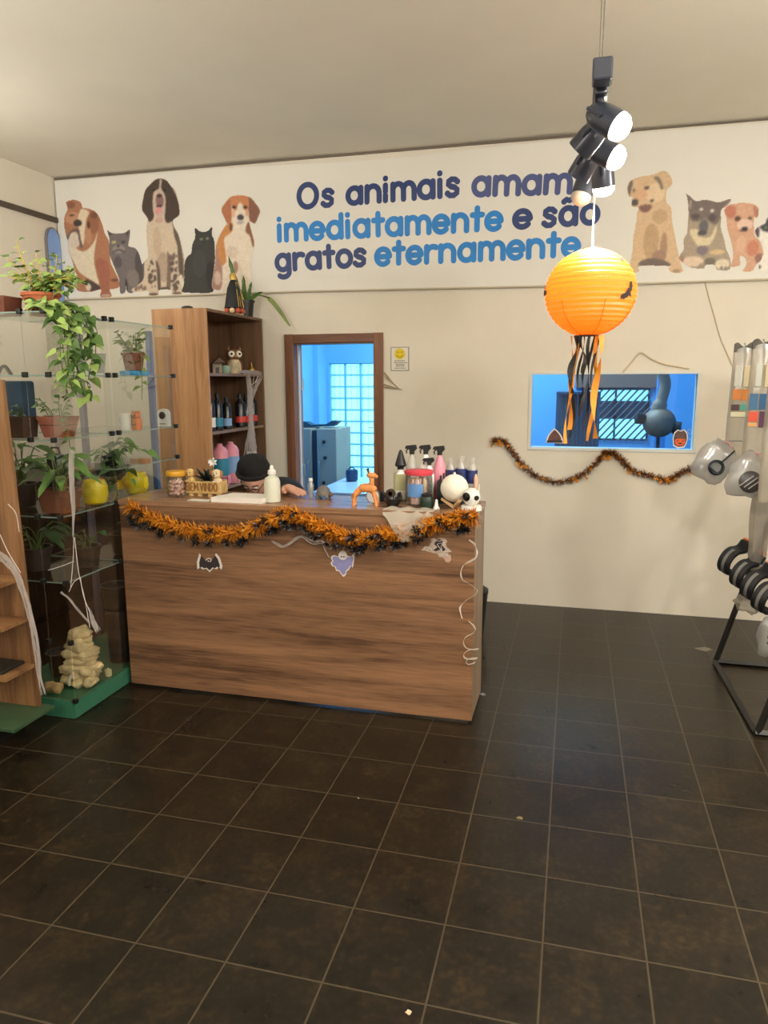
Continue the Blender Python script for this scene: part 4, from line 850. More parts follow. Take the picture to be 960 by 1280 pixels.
obj('flower', bm, mat('petal_yellow', (236, 190, 40), .6), t, True, recalc=False)
p = Vector((-2.726, 3.120, 0.956)); p.z = 1.0205
broad(p, 'potted_plant', 'bushy green potted plant in a dark pot, leftmost below the blue bag', 'dark', 20, .12, .05, 8, .20, 'oval')
p = Vector((-2.633, 3.270, 1.139)); p.z = 1.0205
t = thing('navy_pouch', 'dark navy pouch standing behind the arching leaves on the display', 'pouch', p)
bm = NB(); box(bm, p.x-.05, p.y-.03, p.z, p.x+.05, p.y+.03, p.z+.26, .025, seg=3); obj('pouch_body', bm, mat('navy_dark', (22, 26, 50), .6), t, True)
bm = NB(); tube(bm, [p+Vector((-.03, 0, .25)), p+Vector((-.02, 0, .29)), p+Vector((.02, 0, .29)), p+Vector((.03, 0, .25))], .006, 6); obj('loop', bm, BLK, t, True)
# dim lower shelves
p = Vector((-2.43, 3.2, .7005)); broad(p, 'potted_plant', 'black pot with a small sprig on the middle glass shelf behind the cobweb', 'black', 8, .06, .03, 11, .09, 'oval', LEAFD)
p = Vector((-2.64, 3.08, .7005)); broad(p, 'potted_plant', 'dim potted plant with hanging leaves on the middle glass shelf at the left', 'dark', 14, .11, .03, 12, .14, 'long', LEAFD)
p = Vector((-2.44, 3.52, .7005)); broad(p, 'potted_plant', 'black pot with sparse stems on the middle glass shelf, close to the counter', 'black', 6, .07, .03, 13, .10, 'oval', LEAFD)
p = Vector((-2.43, 3.42, .1005)); t = thing('flower_pot', 'empty black plastic flower pot behind the rock fountain', 'flower pot', p)
bm = NB(); cyl(bm, p, p+Vector((0, 0, .30)), .06, .07, 20); obj('riser', bm, mat('dark_pot', (48, 38, 34), .6), t, True)
round_pot(p+Vector((0, 0, .3005)), t, BLK, .085, .062, .14)
p = Vector((-2.62, 3.16, .1005)); t = thing('flower_pot', 'small dark flower pot left of the rock fountain on the green base', 'flower pot', p); round_pot(p, t, mat('dark_pot', (48, 38, 34), .6), .07, .05, .13)
bm = NB(); b = p
# second section: pots on the upper shelf
p = Vector((-2.362, 3.620, 1.694)); p.z = 1.6835
bm = NB(); box(bm, p.x-.062, p.y-.05, p.z, p.x+.062, p.y+.05, p.z+.026, .006); one('blue_dish', bm, mat('blue_glass_dish', (64, 160, 220), .25), 'bright blue dish under the terracotta pot on the upper glass shelf', 'dish')
p2 = p+Vector((0, 0, .0265)); t = thing('potted_plant', 'terracotta pot with bushy variegated leaves on the blue dish', 'plant', p2); round_pot(p2, t, TERB, .062, .045, .096)
S = []
for k in range(12): a = rv(0, 6.28); S.append([p2+Vector((rv(-.02, .02), rv(-.02, .02), .08)), p2+Vector((.05*math.cos(a), .04*math.sin(a), .15)), p2+Vector((.085*math.cos(a), .06*math.sin(a), rv(.14, .22)))])
S.append([p2+Vector((.04, -.03, .09)), p2+Vector((.08, -.05, .08)), p2+Vector((.085, -.06, -.02)), p2+Vector((.08, -.06, -.12))])
foliage(t, S, mat('leaf_variegated', (112, 132, 66), .5, noise=.4, scale=24), STEMG, .04, .03, .022)
p = Vector((-2.442, 3.420, 1.693)); p.z = 1.6835
t = thing('glass_pot', 'clear square glass vase on a shallow dish, left of the terracotta pot', 'vase', p)
bm = NB(); lathe(bm, p, [(.058, 0), (.062, .012), (.05, .012), (0, .010)], 24); obj('dish', bm, mat('pale_dish', (206, 210, 208), .3), t, True)
bm = NB(); lathe(bm, p+Vector((0, 0, .0125)), [(.034, 0), (.05, .10), (.047, .10), (.032, .004), (0, .004)], 4); obj('vase', bm, mat_film('smoky_plastic', (160, 160, 156), .55, transl=.3, edge=.08), t)
# upper middle shelf: can, figurine, camera
p = Vector((-2.393, 3.560, 1.411)); p.z = 1.3855
t = thing('white_canister', 'white canister with a dark spout on the glass shelf', 'canister', p)
bm = NB(); lathe(bm, p, [(.030, 0), (.032, .004), (.032, .088), (.028, .094), (0, .095)], 24); obj('body', bm, mat('white_plastic', (236, 234, 228), .4), t, True); bm = NB(); box(bm, p.x-.036, p.y-.008, p.z+.05, p.x-.030, p.y+.008, p.z+.075, .002); obj('spout', bm, BLK, t)
p = Vector((-2.342, 3.580, 1.393)); p.z = 1.3855
t = thing('orange_figurine', 'squat orange-brown animal figurine beside the white canister', 'figurine', p); FO = mat('ginger_ceramic', (196, 120, 76), .5, noise=.15, scale=20)
bm = NB(); lathe(bm, p, [(.026, 0), (.030, .02), (.030, .055), (.026, .066), (0, .07)], 20); obj('body', bm, FO, t, True)
bm = NB(); ball(bm, p+Vector((0, -.004, .078)), (.028, .026, .024)); [ball(bm, p+Vector((s*.019, 0, .098)), .009) for s in (-1, 1)]; obj('head', bm, FO, t, True)
bm = NB(); [ball(bm, p+Vector((s*.011, -.028, .082)), .004, 8, 6) for s in (-1, 1)]; ball(bm, p+Vector((0, -.029, .072)), .006, 8, 6); box(bm, p.x-.014, p.y-.034, p.z+.03, p.x+.014, p.y-.028, p.z+.034); obj('face', bm, mat('dark_brown', (60, 36, 26), .5), t)
WP = mat('white_plastic', (236, 234, 228), .4)
p = Vector((-2.375, 3.922, 1.385)); p.z = 1.3855
t = thing('security_camera', 'white upright security camera with one round black lens on the glass shelf', 'camera', p)
bm = NB(); prism(bm, [(-.034, 0), (.034, 0), (.034, .075)]+[(.034*math.cos(R(a)), .075+.03*math.sin(R(a))) for a in range(15, 180, 15)]+[(-.034, .075)], p+Vector((0, .016, 0)), (1, 0, 0), (0, 0, 1), .036); obj('body', bm, WP, t)
bm = NB(); lathe(bm, p+Vector((0, -.0205, .066)), [(0, 0), (.021, 0), (.022, .003), (.014, .005), (0, .0045)], 24, axis=(0, -1, 0)); obj('lens', bm, mat('lens_black', (14, 14, 18), .15), t, True)
bm = NB(); box(bm, p.x-.02, p.y-.0215, p.z+.014, p.x+.02, p.y-.0205, p.z+.018); obj('slot', bm, BLK, t)
# wooden block and drooping plant on the lower middle shelf
p = Vector((-2.358, 3.620, 1.179)); p.z = 1.1955
bm = NB(); box(bm, p.x-.05, p.y-.03, p.z, p.x+.05, p.y+.03, p.z+.03, .004); one('wooden_block', bm, mat_wood('pale_block', (150, 104, 66), (190, 142, 96), 'x', 2), 'small wooden block on the lower middle shelf behind drooping leaves', 'block')
p = Vector((-2.42, 3.44, 1.1955)); t = thing('potted_plant', 'drooping dark-leaved plant in a black cup above the yellow pots', 'plant', p); round_pot(p, t, BLK, .045, .034, .06, .008)
S = []
for dx, dy, dz in ((.09, -.02, .06), (.16, .04, .06), (.20, .06, .03), (.06, -.08, -.12), (.05, -.06, -.2), (-.03, -.09, -.05), (-.06, -.10, .02), (.11, -.02, -.1), (.08, .03, .1)):
    S.append([p+Vector((0, 0, .05)), p+Vector((dx*.5, dy*.5, .09+max(dz, 0)*.6)), p+Vector((dx, dy*.6, .05+dz))])
foliage(t, S, LEAF, STEMG, .066, .038, .034, mix=(LEAFD, .25), droop=.5)
# yellow pots
def yellow_pot(p, label, flower):
    t = thing('yellow_pot', label, 'pot', p); bm = NB(); lathe(bm, p, [(.040, 0), (.055, .01), (.066, .05), (.064, .095), (.05, .126), (.045, .126), (.055, .09), (0, .08)], 28)
    obj('pot', bm, mat('yellow_glaze', (246, 220, 24), .35), t, True)
    if flower:
        b, s = NB(), NB(); q = p+Vector((-.045, -.07, .065)); tube(s, smooth_path([p+Vector((-.02, -.02, .11)), p+Vector((-.04, -.06, .10)), q], 5), .004, 6); tube(s, smooth_path([q, q+Vector((-.03, -.015, -.04)), q+Vector((-.05, -.02, -.09))], 5), .004, 6)
        for k in range(9): a = k*.7; leaf(b, q, (math.cos(a), -.5, math.sin(a)), (0, -1, 0), .036, .018, 'oval', .1)
        obj('flower', b, mat('petal_gold', (240, 190, 30), .5), t, True, recalc=False); obj('flower_stem', s, STEM, t, True)
p = Vector((-2.384, 3.620, 1.027)); p.x = -2.392; p.z = 1.0205; yellow_pot(p, 'round yellow pot with a yellow flower at the left end of the counter', True)
p = Vector((-2.41, 3.27, 1.0205)); yellow_pot(p, 'yellow pot behind the front glass, left of the flowered yellow pot', False)  # pot added in place of the flowered pot's mirror image in the glass

# ------------------------------------------------------------ rock fountain and stone on the green base
def rocky(bm, c, r, seed, flat=.55, n=2):
    rs = random.Random(seed); t = bmesh.ops.create_icosphere(bm, subdivisions=n, radius=1.0)
    for v in t['verts']:
        k = 1+.16*math.sin(v.co.x*5+seed)+.13*math.sin(v.co.y*6+seed*2)+rs.uniform(-.09, .09); v.co = Vector((v.co.x*k*r[0], v.co.y*k*r[1], v.co.z*k*r[2]))+Vector(c)
ROCK = mat('tan_rock', (222, 198, 152), .9, noise=.3, scale=22, bump=.8)
p = Vector((-2.43, 3.09, .0985)); t = thing('rock_fountain', 'stacked tan stone fountain standing on the green base of the glass display', 'fountain', p)
for k in range(8):
    f = k/7; w = .095-.036*f; bm = NB()
    rocky(bm, p+Vector((rv(-.008, .008), rv(-.008, .008), .024+.036*k)), (w*rv(.9, 1.1), w*rv(.75, .95), .030), 20+k, n=3); obj('stone', bm, ROCK, t, True, angle=60)
for k, (dx, dz) in enumerate(((.068, .03), (.062, .085), (-.065, .03), (-.06, .09), (.01, .02))):
    bm = NB(); rocky(bm, p+Vector((dx, -.05, dz)), (.034, .03, .028), 40+k); obj('stone', bm, ROCK, t, True, angle=60)
bm = NB(); tube(bm, smooth_path([p+Vector((-.02, -.085, .02)), p+Vector((-.018, -.09, .05)), p+Vector((0, -.075, .085))], 5), .009, 8); obj('water_spout', bm, mat('pale_stone', (206, 198, 178), .6), t, True)
p = Vector((-2.50, 2.945, .0995)); bm = NB(); rocky(bm, p+Vector((0, 0, .027)), (.046, .03, .03), 61, n=3)
one('loose_stone', bm, mat('warm_rock', (196, 158, 108), .9, noise=.2, scale=18, bump=.6), 'small smooth tan stone lying left of the rock fountain', 'stone', smooth=True)
p = Vector((-2.36, 3.20, .0985)); bm = NB(); lathe(bm, p, [(.016, 0), (.018, .004), (.018, .035), (.006, .036), (.004, .044), (0, .045)], 16); one('white_candle', bm, mat('cream_wax', (230, 220, 170), .5, emit=.0), 'small cream candle on the green base right of the rock fountain', 'candle', smooth=True)

# ------------------------------------------------------------ things on the bookcase
BX = -2.44
def label_mat(name, col): return mat(name, col, .5)
def bottle(p, name, label, r, h, body, cap, lab=None, lz=(.2, .5), group=None, neck=.35, caph=.1, cat='bottle', capn='cap', sh=.68):
    t = thing(name, label, cat, p, group); bm = NB()
    lathe(bm, p, [(r*.9, 0), (r, .004), (r, h*sh), (r*.8, h*(sh+.08)), (r*neck, h*(sh+.16)), (r*neck, h*(1-caph)), (0, h*(1-caph))], 20); obj('bottle_body', bm, body, t, True)
    bm = NB(); lathe(bm, Vector(p)+Vector((0, 0, h*(1-caph)-.002)), [(r*neck*1.15, 0), (r*neck*1.15, h*caph), (r*neck*.9, h*caph+.002), (0, h*caph+.002)], 16); obj(capn, bm, cap, t, True)
    if lab:
        bm = NB(); z = Vector(p)
        n = 20; a = [bm.verts.new(z+Vector((r*1.015*math.cos(2*math.pi*k/n), r*1.015*math.sin(2*math.pi*k/n), h*lz[0]))) for k in range(n)]; b = [bm.verts.new(v.co+Vector((0, 0, h*(lz[1]-lz[0])))) for v in a]
        for k in range(n): bm.faces.new((a[k], a[(k+1) % n], b[(k+1) % n], b[k]))
        obj('bottle_label', bm, lab, t, True)
    return t
DKG = mat('dark_bottle_glass', (22, 24, 28), .2); WLB = mat('label_white', (226, 224, 218), .5); RLB = mat('label_red', (206, 66, 56), .5); TLB = mat('label_teal', (44, 130, 160), .5); BLB = mat('label_light_blue', (128, 164, 206), .5)
z1, z2, z3 = 1.7055, 1.3155, .9205
BX = -2.40
for k, (px, lb, lab, hh) in enumerate(((263, WLB, 'slim dark bottle with white label, leftmost on the bookcase middle shelf', .27), (273, TLB, 'dark bottle with teal label on the bookcase middle shelf, second from left', .255), (284, BLB, 'dark bottle with pale blue label on the bookcase middle shelf, third from left', .225))):
    y = {263: 4.545, 273: 4.655, 284: 4.79}[px]; bottle((BX, y, z2), 'dark_bottle', lab, .034, hh, DKG, BLK, lb, (.10, .34), 'bottles on the middle shelf of the bookcase', .4, .12)
for k, y in enumerate((5.01, 5.115, 5.225)):
    bottle((BX, y, z2), 'red_label_bottle', ('dark bottle with red label behind the hanging cobweb', 'dark bottle with red label, middle of the three right of the cobweb', 'dark bottle with red label, nearest the right side of the bookcase')[k], .038, .245, DKG, BLK, RLB, (.14, .32), 'bottles on the middle shelf of the bookcase', .4, .12)
PNK = mat('pink_plastic', (222, 142, 158), .45); 
for k, y in enumerate((4.66, 4.83)):
    t = bottle((BX, y, z3), 'pink_bottle', ('large pink bottle with blue label, left of the pair on the bookcase', 'large pink bottle with blue and white label, right of the pair')[k], .058, .30, PNK, PNK, (TLB, BLB)[k], (.26, .66), 'pink bottles on the lower shelf', .3, .11, sh=.80)
    bm = NB(); box(bm, BX+.0635, y-.025, z3+.02, BX+.067, y+.025, z3+.08, .002); obj('small_label', bm, (PNK, WLB)[k], t)
NVB = mat('navy_plastic', (42, 52, 104), .4)
for k, y in enumerate((5.13, 5.235)):
    bottle((BX, y, z3), 'blue_bottle', ('small navy bottle on the bookcase beside the cobweb end', 'small navy bottle in the lower right corner of the bookcase')[k], .036, .20, NVB, WLB, BLB, (.25, .5), 'small navy bottles on the lower shelf', .35, .14)
# figurines on the upper shelf
p = Vector((-2.43, 5.00, z1)); t = thing('owl_figurine', 'cream and brown owl figurine with big eyes on the bookcase upper shelf', 'figurine', p); OW = mat('owl_cream', (206, 186, 150), .6, noise=.3, scale=30); OB = mat('owl_brown', (120, 84, 56), .6)
bm = NB(); lathe(bm, p, [(.045, 0), (.052, .03), (.05, .07), (.036, .10), (0, .11)], 20); obj('body', bm, OW, t, True)
bm = NB(); ball(bm, p+Vector((0, 0, .135)), (.05, .062, .045)); obj('head', bm, OB, t, True)
for s in (-1, 1):
    bm = NB(); lathe(bm, p+Vector((.008, s*.042, .165)), [(.018, 0), (.008, .022), (0, .034)], 10); obj('ear_tuft', bm, OB, t, True)
    bm = NB(); lathe(bm, p+Vector((.038, s*.027, .140)), [(0, .012), (.02, .010), (.024, .002), (.02, 0), (0, 0)], 20, axis=(1, s*.25, 0)); e = obj('eye', bm, mat('eye_white', (232, 226, 206), .3), t, True)
    bm = NB(); ball(bm, p+Vector((.052, s*.030, .140)), .0085, 10, 8); q = obj('pupil', bm, mat('pupil', (26, 20, 18), .2), t, True); q.parent = e
    bm = NB(); ball(bm, p+Vector((0, s*.05, .055)), (.025, .012, .04)); obj('wing', bm, OB, t, True)
bm = NB(); lathe(bm, p+Vector((.048, 0, .125)), [(.008, 0), (0, .018)], 8, axis=(1, 0, -.6)); obj('beak', bm, mat('beak', (206, 150, 60), .5), t, True)
t.rotation_euler.z = R(-48)
p = Vector((-2.42, 4.70, z1)); t = thing('house_figurine', 'tiny grey house figurine, left of the owl', 'figurine', p)
bm = NB(); box(bm, p.x-.03, p.y-.032, p.z, p.x+.03, p.y+.032, p.z+.07, .003); obj('house_walls', bm, mat('house_grey', (150, 138, 118), .7, noise=.2), t)
bm = NB(); prism(bm, [(-.04, .0705), (.04, .0705), (0, .105)], p+Vector((.035, 0, 0)), (0, 1, 0), (0, 0, 1), -.07 if False else .07); o = obj('house_roof', bm, mat('roof_brown', (92, 66, 50), .7), t)
bm = NB(); box(bm, p.x+.0305, p.y-.012, p.z+.0, p.x+.034, p.y+.012, p.z+.04); obj('house_door', bm, mat('dark_brown', (60, 36, 26), .5), t)
t.rotation_euler.z = R(-50)
p = Vector((-2.415, 4.83, z1)); bm = NB(); lathe(bm, p, [(.026, 0), (.032, .01), (.034, .055), (.031, .055), (.028, .012), (0, .01)], 20)
one('green_cup', bm, mat('sea_green_glaze', (150, 176, 158), .35), 'small pale green cup between the house figurine and the owl', 'cup', smooth=True)
p = Vector((-2.42, 5.12, z1)); bm = NB(); box(bm, p.x-.03, p.y-.05, p.z, p.x+.03, p.y+.05, p.z+.022, .004); one('dark_case', bm, mat('maroon_dark', (58, 34, 32), .5), 'dark flat case lying right of the owl figurine', 'case')
p = Vector((-2.40, 5.235, z1)); bm = NB(); lathe(bm, p, [(.022, 0), (.027, .012), (.026, .035), (.012, .05), (.006, .075), (.009, .085), (0, .09)], 18); one('brass_ornament', bm, mat('brass', (190, 150, 76), .35, .8), 'small brass ornament at the right end of the upper shelf', 'ornament', smooth=True)
# on top of the bookcase
p = Vector((-2.470, 5.121, 2.150)); p.z = KT+.0005
t = thing('saint_statue', 'dark robed statue with gold trim on a flowered base on top of the bookcase', 'statue', p); RB = mat('robe_dark', (30, 34, 38), .5); GD = mat('gold_trim', (206, 172, 92), .35, .6)
bm = NB(); lathe(bm, p, [(.07, 0), (.075, .008), (.066, .02), (0, .022)], 24); obj('base', bm, mat('base_cream', (196, 176, 140), .6), t, True)
bm = NB(); lathe(bm, p+Vector((0, 0, .0215)), [(.068, .04), (.060, .08), (.044, .18), (.024, .23), (.012, .245), (0, .25)], 24, sy=1.25); obj('robe', bm, RB, t, True)
bm = NB(); ball(bm, p+Vector((.004, 0, .285)), (.021, .019, .026)); obj('head', bm, mat('face_dark', (92, 60, 44), .6), t, True)
bm = NB(); lathe(bm, p+Vector((0, 0, .292)), [(.024, -.03), (.025, 0), (.017, .018), (0, .024)], 16); obj('crown', bm, GD, t, True)
for yy in (-.034, -.012, .016, .040):
    bm = NB(); tube(bm, [p+Vector((.064, yy*1.6, .065)), p+Vector((.050, yy*1.2, .14)), p+Vector((.024, yy*.4, .245))], .0035, 6); obj('gold_band', bm, GD, t, True)
for k in range(9):
    a = k*.7; bm = NB(); ball(bm, p+Vector((.062*math.cos(a), .062*math.sin(a), .042)), .020, 10, 8); obj('flower', bm, mat(('rose_red', 'rose_cream')[k % 2], ((186, 84, 62), (230, 206, 164))[k % 2], .7), t, True)
p = Vector((-2.430, 5.326, 2.136)); p.z = KT+.0005; p.y = min(p.y, 5.22)
t = thing('snake_plant', 'snake plant with upright blades in a black pot on top of the bookcase', 'plant', p); round_pot(p, t, BLK, .072, .056, .125)
bm = NB(); SN = mat('snake_leaf', (74, 104, 46), .45, noise=.3, scale=18)
def blade(base, tip, w, bend=(0, 0, 0)):
    P = smooth_path([Vector(base), (Vector(base)+Vector(tip))/2+Vector(bend), Vector(tip)], 8); n = len(P)
    side = Vector(tip)-Vector(base); sd = side.cross(Vector((.3, -1, 0.1))).normalized()
    rows = []
    for i, q in enumerate(P): f = i/(n-1); ww = w*(.55+.45*math.sin(math.pi*min(1, f*1.25)) if f < .8 else max(.03, (1-f)/.2*.87)); rows.append((bm.verts.new(q+sd*ww/2), bm.verts.new(q+Vector((0, .006, 0))), bm.verts.new(q-sd*ww/2)))
    for a, b in zip(rows, rows[1:]):
        for k in (0, 1): bm.faces.new((a[k], a[k+1], b[k+1], b[k]))
b0 = p+Vector((0, 0, .10))
blade(b0+Vector((-.02, -.01, 0)), p+Vector((-.09, -.06, .44)), .040, (0, 0, 0)); blade(b0+Vector((0, .0, 0)), p+Vector((.01, -.03, .30)), .036); blade(b0+Vector((.015, 0, 0)), p+Vector((.06, 0, .26)), .028); blade(b0, p+Vector((-.035, -.02, .22)), .03); blade(b0, p+Vector((.03, -.04, .20)), .03); blade(b0, p+Vector((.15, 0, .185)), .032, (0, 0, .01))
obj('foliage', bm, SN, t, True, recalc=False)
bm = NB(); ts = [b0+Vector((.02, 0, 0)), b0+Vector((.08, .0, .055)), b0+Vector((.17, .03, .045)), b0+Vector((.25, .05, -.04)), b0+Vector((.335, .06, -.165))]
P = smooth_path(ts, 6); rows = []
for i, q in enumerate(P): f = i/(len(P)-1); ww = .010+.026*math.sin(math.pi*max(0, min(1, (f-.35)/.65)))**.8 if f > .35 else .010; s = Vector((.5, 0, .85)) if f > .5 else Vector((.2, -.6, .3)); s.normalize(); rows.append((bm.verts.new(q+s*ww/2), bm.verts.new(q-s*ww/2)))
for a, b in zip(rows, rows[1:]): bm.faces.new((a[0], a[1], b[1], b[0]))
obj('arching_blade', bm, mat('blade_olive', (116, 132, 60), .5, noise=.2, scale=18), t, True, recalc=False)
p = Vector((-2.52, 4.52, KT+.0005)); bm = NB(); lathe(bm, p, [(.028, 0), (.032, .006), (.026, .018), (.012, .024), (0, .025)], 18, sx=1.4); one('dark_puck', bm, mat('dark_puck', (60, 52, 46), .5), 'small dark round object on the near edge of the bookcase top', 'ornament', smooth=True)

# ------------------------------------------------------------ things on the counter
Z0 = CT+.0005
def CP(x, y): return Vector((x, y, Z0))
p = CP(-2.05, 3.47); t = thing('candy_jar', 'clear jar of pale pink treats with a yellow lid on the counter', 'jar', p)
bm = NB(); lathe(bm, p, [(.048, 0), (.054, .006), (.055, .095), (.047, .112), (.046, .112), (.052, .094), (.052, .008), (0, .004)], 28); obj('glass_body', bm, mat_glass('jar_glass', (253, 254, 254), .6), t, True)
bm = NB(); rs = random.Random(3)
for k in range(70):
    a, r = rs.uniform(0, 6.28), .042*rs.random()**.5; ball(bm, p+Vector((r*math.cos(a), r*math.sin(a), .013+.07*rs.random())), (.010, .008, .008), 6, 5)
o = obj('treats', bm, mat('pink_treats', (222, 178, 160), .6, noise=.2), t, True); o['kind'] = 'stuff'
bm = NB(); lathe(bm, p+Vector((0, 0, .1125)), [(.051, 0), (.053, .003), (.053, .020), (.049, .026), (0, .027)], 28); obj('lid', bm, mat('yellow_lid', (226, 166, 40), .4), t, True)
# dog planter
p = CP(-1.90, 3.52); t = thing('dog_planter', 'beige log planter with two puppy figures, black spiky plant and white bloom', 'planter', p)
BG = mat('beige_resin', (214, 180, 118), .65, noise=.18, scale=26)
bm = NB(); x, y, z = p
for s in (-1, 1): box(bm, x-.105, y+s*.035-.006, z+.022, x+.105, y+s*.035+.006, z+.085, .006)
for s in (-1, 1): box(bm, x+s*.099-.006, y-.04, z+.022, x+s*.099+.006, y+.04, z+.085, .004)
box(bm, x-.104, y-.04, z+.018, x+.104, y+.04, z+.03, .004); obj('trough', bm, BG, t)
LET = {'B': (.6, [[(0, 0), (0, 1), (.38, .95), (.45, .75), (.35, .55), (0, .52)], [(.35, .52), (.5, .28), (.4, .04), (0, 0)]]), 'E': (.5, [[(.5, 1), (0, 1), (0, 0), (.5, 0)], [(0, .5), (.4, .5)]]), 'M': (.75, [[(0, 0), (.05, 1), (.37, .35), (.7, 1), (.75, 0)]]),
       'V': (.62, [[(0, 1), (.31, 0), (.62, 1)]]), 'I': (.08, [[(.04, 0), (.04, 1)]]), 'N': (.6, [[(0, 0), (0, 1), (.6, 0), (.6, 1)]]), 'D': (.6, [[(0, 0), (0, 1), (.4, .9), (.58, .5), (.4, .1), (0, 0)]]), 'O': (.66, [[(.33, 0), (.05, .2), (0, .5), (.05, .8), (.33, 1), (.6, .8), (.66, .5), (.6, .2), (.33, 0)]])}
lx = x-.094; LS = .185/sum((LET[c][0]+.22 if c != ' ' else .25) for c in 'BEM VINDO')
for c in 'BEM VINDO':
    if c == ' ': lx += .25*LS; continue
    bm = NB()
    for st_ in LET[c][1]: tube(bm, [(lx+q[0]*LS, y-.043, z+.033+.042*q[1]) for q in st_], .0042, 6)
    obj('raised_letter', bm, mat('letter_brown', (150, 104, 52), .6), t, True); lx += (LET[c][0]+.22)*LS
for s in (-.08, -.03, .03, .08):
    bm = NB(); lathe(bm, (x+s, y-.02, z), [(.012, 0), (.014, .004), (.010, .018), (0, .018)], 12); obj('foot', bm, BG, t, True)
bm = NB(); box(bm, x-.092, y-.03, z+.06, x+.092, y+.03, z+.074); obj('soil', bm, SOIL, t)
for s, c in ((-1, BG), (1, mat('puppy_cream', (228, 206, 170), .65, noise=.12))):
    q = Vector((x+s*.078, y-.02, z+.085)); bm = NB(); ball(bm, q, (.024, .02, .022)); obj('puppy_body', bm, c, t, True)
    bm = NB(); ball(bm, q+Vector((0, -.008, .040)), (.026, .024, .025)); ball(bm, q+Vector((0, -.030, .034)), (.013, .012, .010)); h = obj('puppy_head', bm, c, t, True)
    for e in (-1, 1):
        bm = NB(); ball(bm, q+Vector((e*.024, -.006, .040)), (.008, .012, .019)); k_ = obj('puppy_ear', bm, mat('puppy_tan', (170, 118, 72), .65), t, True); k_.parent = h
        bm = NB(); ball(bm, q+Vector((e*.010, -.030, .046)), .0032, 8, 6); k_ = obj('puppy_eye', bm, BLK, t, True); k_.parent = h
        bm = NB(); ball(bm, q+Vector((e*.014, -.022, -.002)), (.009, .010, .007)); obj('puppy_paw', bm, c, t, True)
    bm = NB(); ball(bm, q+Vector((0, -.042, .037)), (.005, .004, .004), 8, 6); k_ = obj('puppy_nose', bm, BLK, t, True); k_.parent = h
bm = NB(); PB = mat('black_leaf', (24, 36, 30), .5)
for k in range(34):
    a = rs.uniform(0, 6.28); e = rs.uniform(.2, 1.3); leaf(bm, Vector((x+.005+rs.uniform(-.02, .02), y, z+.08)), (math.cos(a)*math.cos(e), math.sin(a)*math.cos(e)*.7, math.sin(e)), (0, -.3, 1), rs.uniform(.06, .115), .016, 'long', .2)
obj('spiky_leaves', bm, PB, t, True, recalc=False)
bm = NB(); q = Vector((x+.045, y-.005, z+.185))
for k in range(12): a = k*2.4; leaf(bm, q, (math.cos(a), -.4+.6*math.sin(a*1.7), math.sin(a)), (0, -1, 0), .026, .012, 'oval', 0)
obj('white_bloom', bm, WP, t, True, recalc=False); bm = NB(); tube(bm, [(x+.02, y, z+.07), (x+.035, y, z+.13), q], .0025, 5); obj('bloom_stem', bm, STEMG, t, True)
bm = NB(); prism(bm, [(-.065, -.02), (.06, -.028), (.068, .02), (-.06, .025)], CP(-1.86, 3.375), (1, 0, 0), (0, 1, 0), .003); one('white_card', bm, WP, 'small white card lying in front of the dog planter', 'card')
# stack of paper
p = CP(-1.63, 3.43); t = thing('paper_ream', 'flat stack of white paper lying on the counter in front of the person', 'paper stack', p); PAP = mat('white_paper', (240, 232, 224), .7)
for k in range(4):
    d = rs.uniform(-.006, .006); bm = NB(); prism(bm, [(-.155+d, -.09), (.125+d, -.085), (.155+d, .085), (-.11+d, .08)], p+Vector((0, 0, .0062*k)), (1, 0, 0), (0, 1, 0), .006); obj('sheets', bm, PAP, t)
# soap bottle
p = CP(-1.475, 3.415); t = thing('soap_bottle', 'milky white bottle with a white nozzle cap in front of the person', 'bottle', p)
bm = NB(); lathe(bm, p, [(.036, 0), (.041, .005), (.041, .105), (.034, .125), (.016, .135), (.016, .142), (0, .142)], 28); obj('bottle_body', bm, mat('milky_plastic', (216, 216, 198), .35), t, True)
bm = NB(); lathe(bm, p+Vector((0, 0, .1425)), [(.020, 0), (.021, .004), (.020, .020), (.011, .026), (.008, .044), (.005, .047), (0, .048)], 20); obj('nozzle_cap', bm, WP, t, True)
# thin glass vial
p = CP(-1.335, 3.60); t = thing('glass_vial', 'slim clear glass vial right of the hand on the counter', 'vial', p)
bm = NB(); lathe(bm, p, [(.014, 0), (.016, .003), (.016, .07), (.010, .08), (.010, .088), (0, .088)], 18); obj('bottle_body', bm, mat_film('vial_glass', (214, 214, 206), .35, edge=.15), t, True)
bm = NB(); lathe(bm, p+Vector((0, 0, .0885)), [(.011, 0), (.011, .014), (0, .015)], 14); obj('cap', bm, WP, t, True)
# grey tortoise-like stone figure
p = CP(-1.265, 3.60); t = thing('tortoise_figurine', 'grey domed tortoise figurine on the counter before the doorway', 'figurine', p); GS = mat('grey_stone', (112, 108, 104), .7, noise=.25, scale=30)
bm = NB(); lathe(bm, p+Vector((0, 0, .012)), [(.036, 0), (.04, .01), (.034, .035), (.018, .052), (0, .057)], 20); obj('shell', bm, GS, t, True)
bm = NB(); ball(bm, p+Vector((.042, -.008, .022)), (.014, .012, .012)); obj('head', bm, mat('stone_brown', (110, 92, 76), .7), t, True)
for sx in (-1, 1):
    for sy in (-1, 1): bm = NB(); ball(bm, p+Vector((sx*.026, sy*.026, .009)), (.011, .010, .009), 10, 8); obj('leg', bm, GS, t, True)
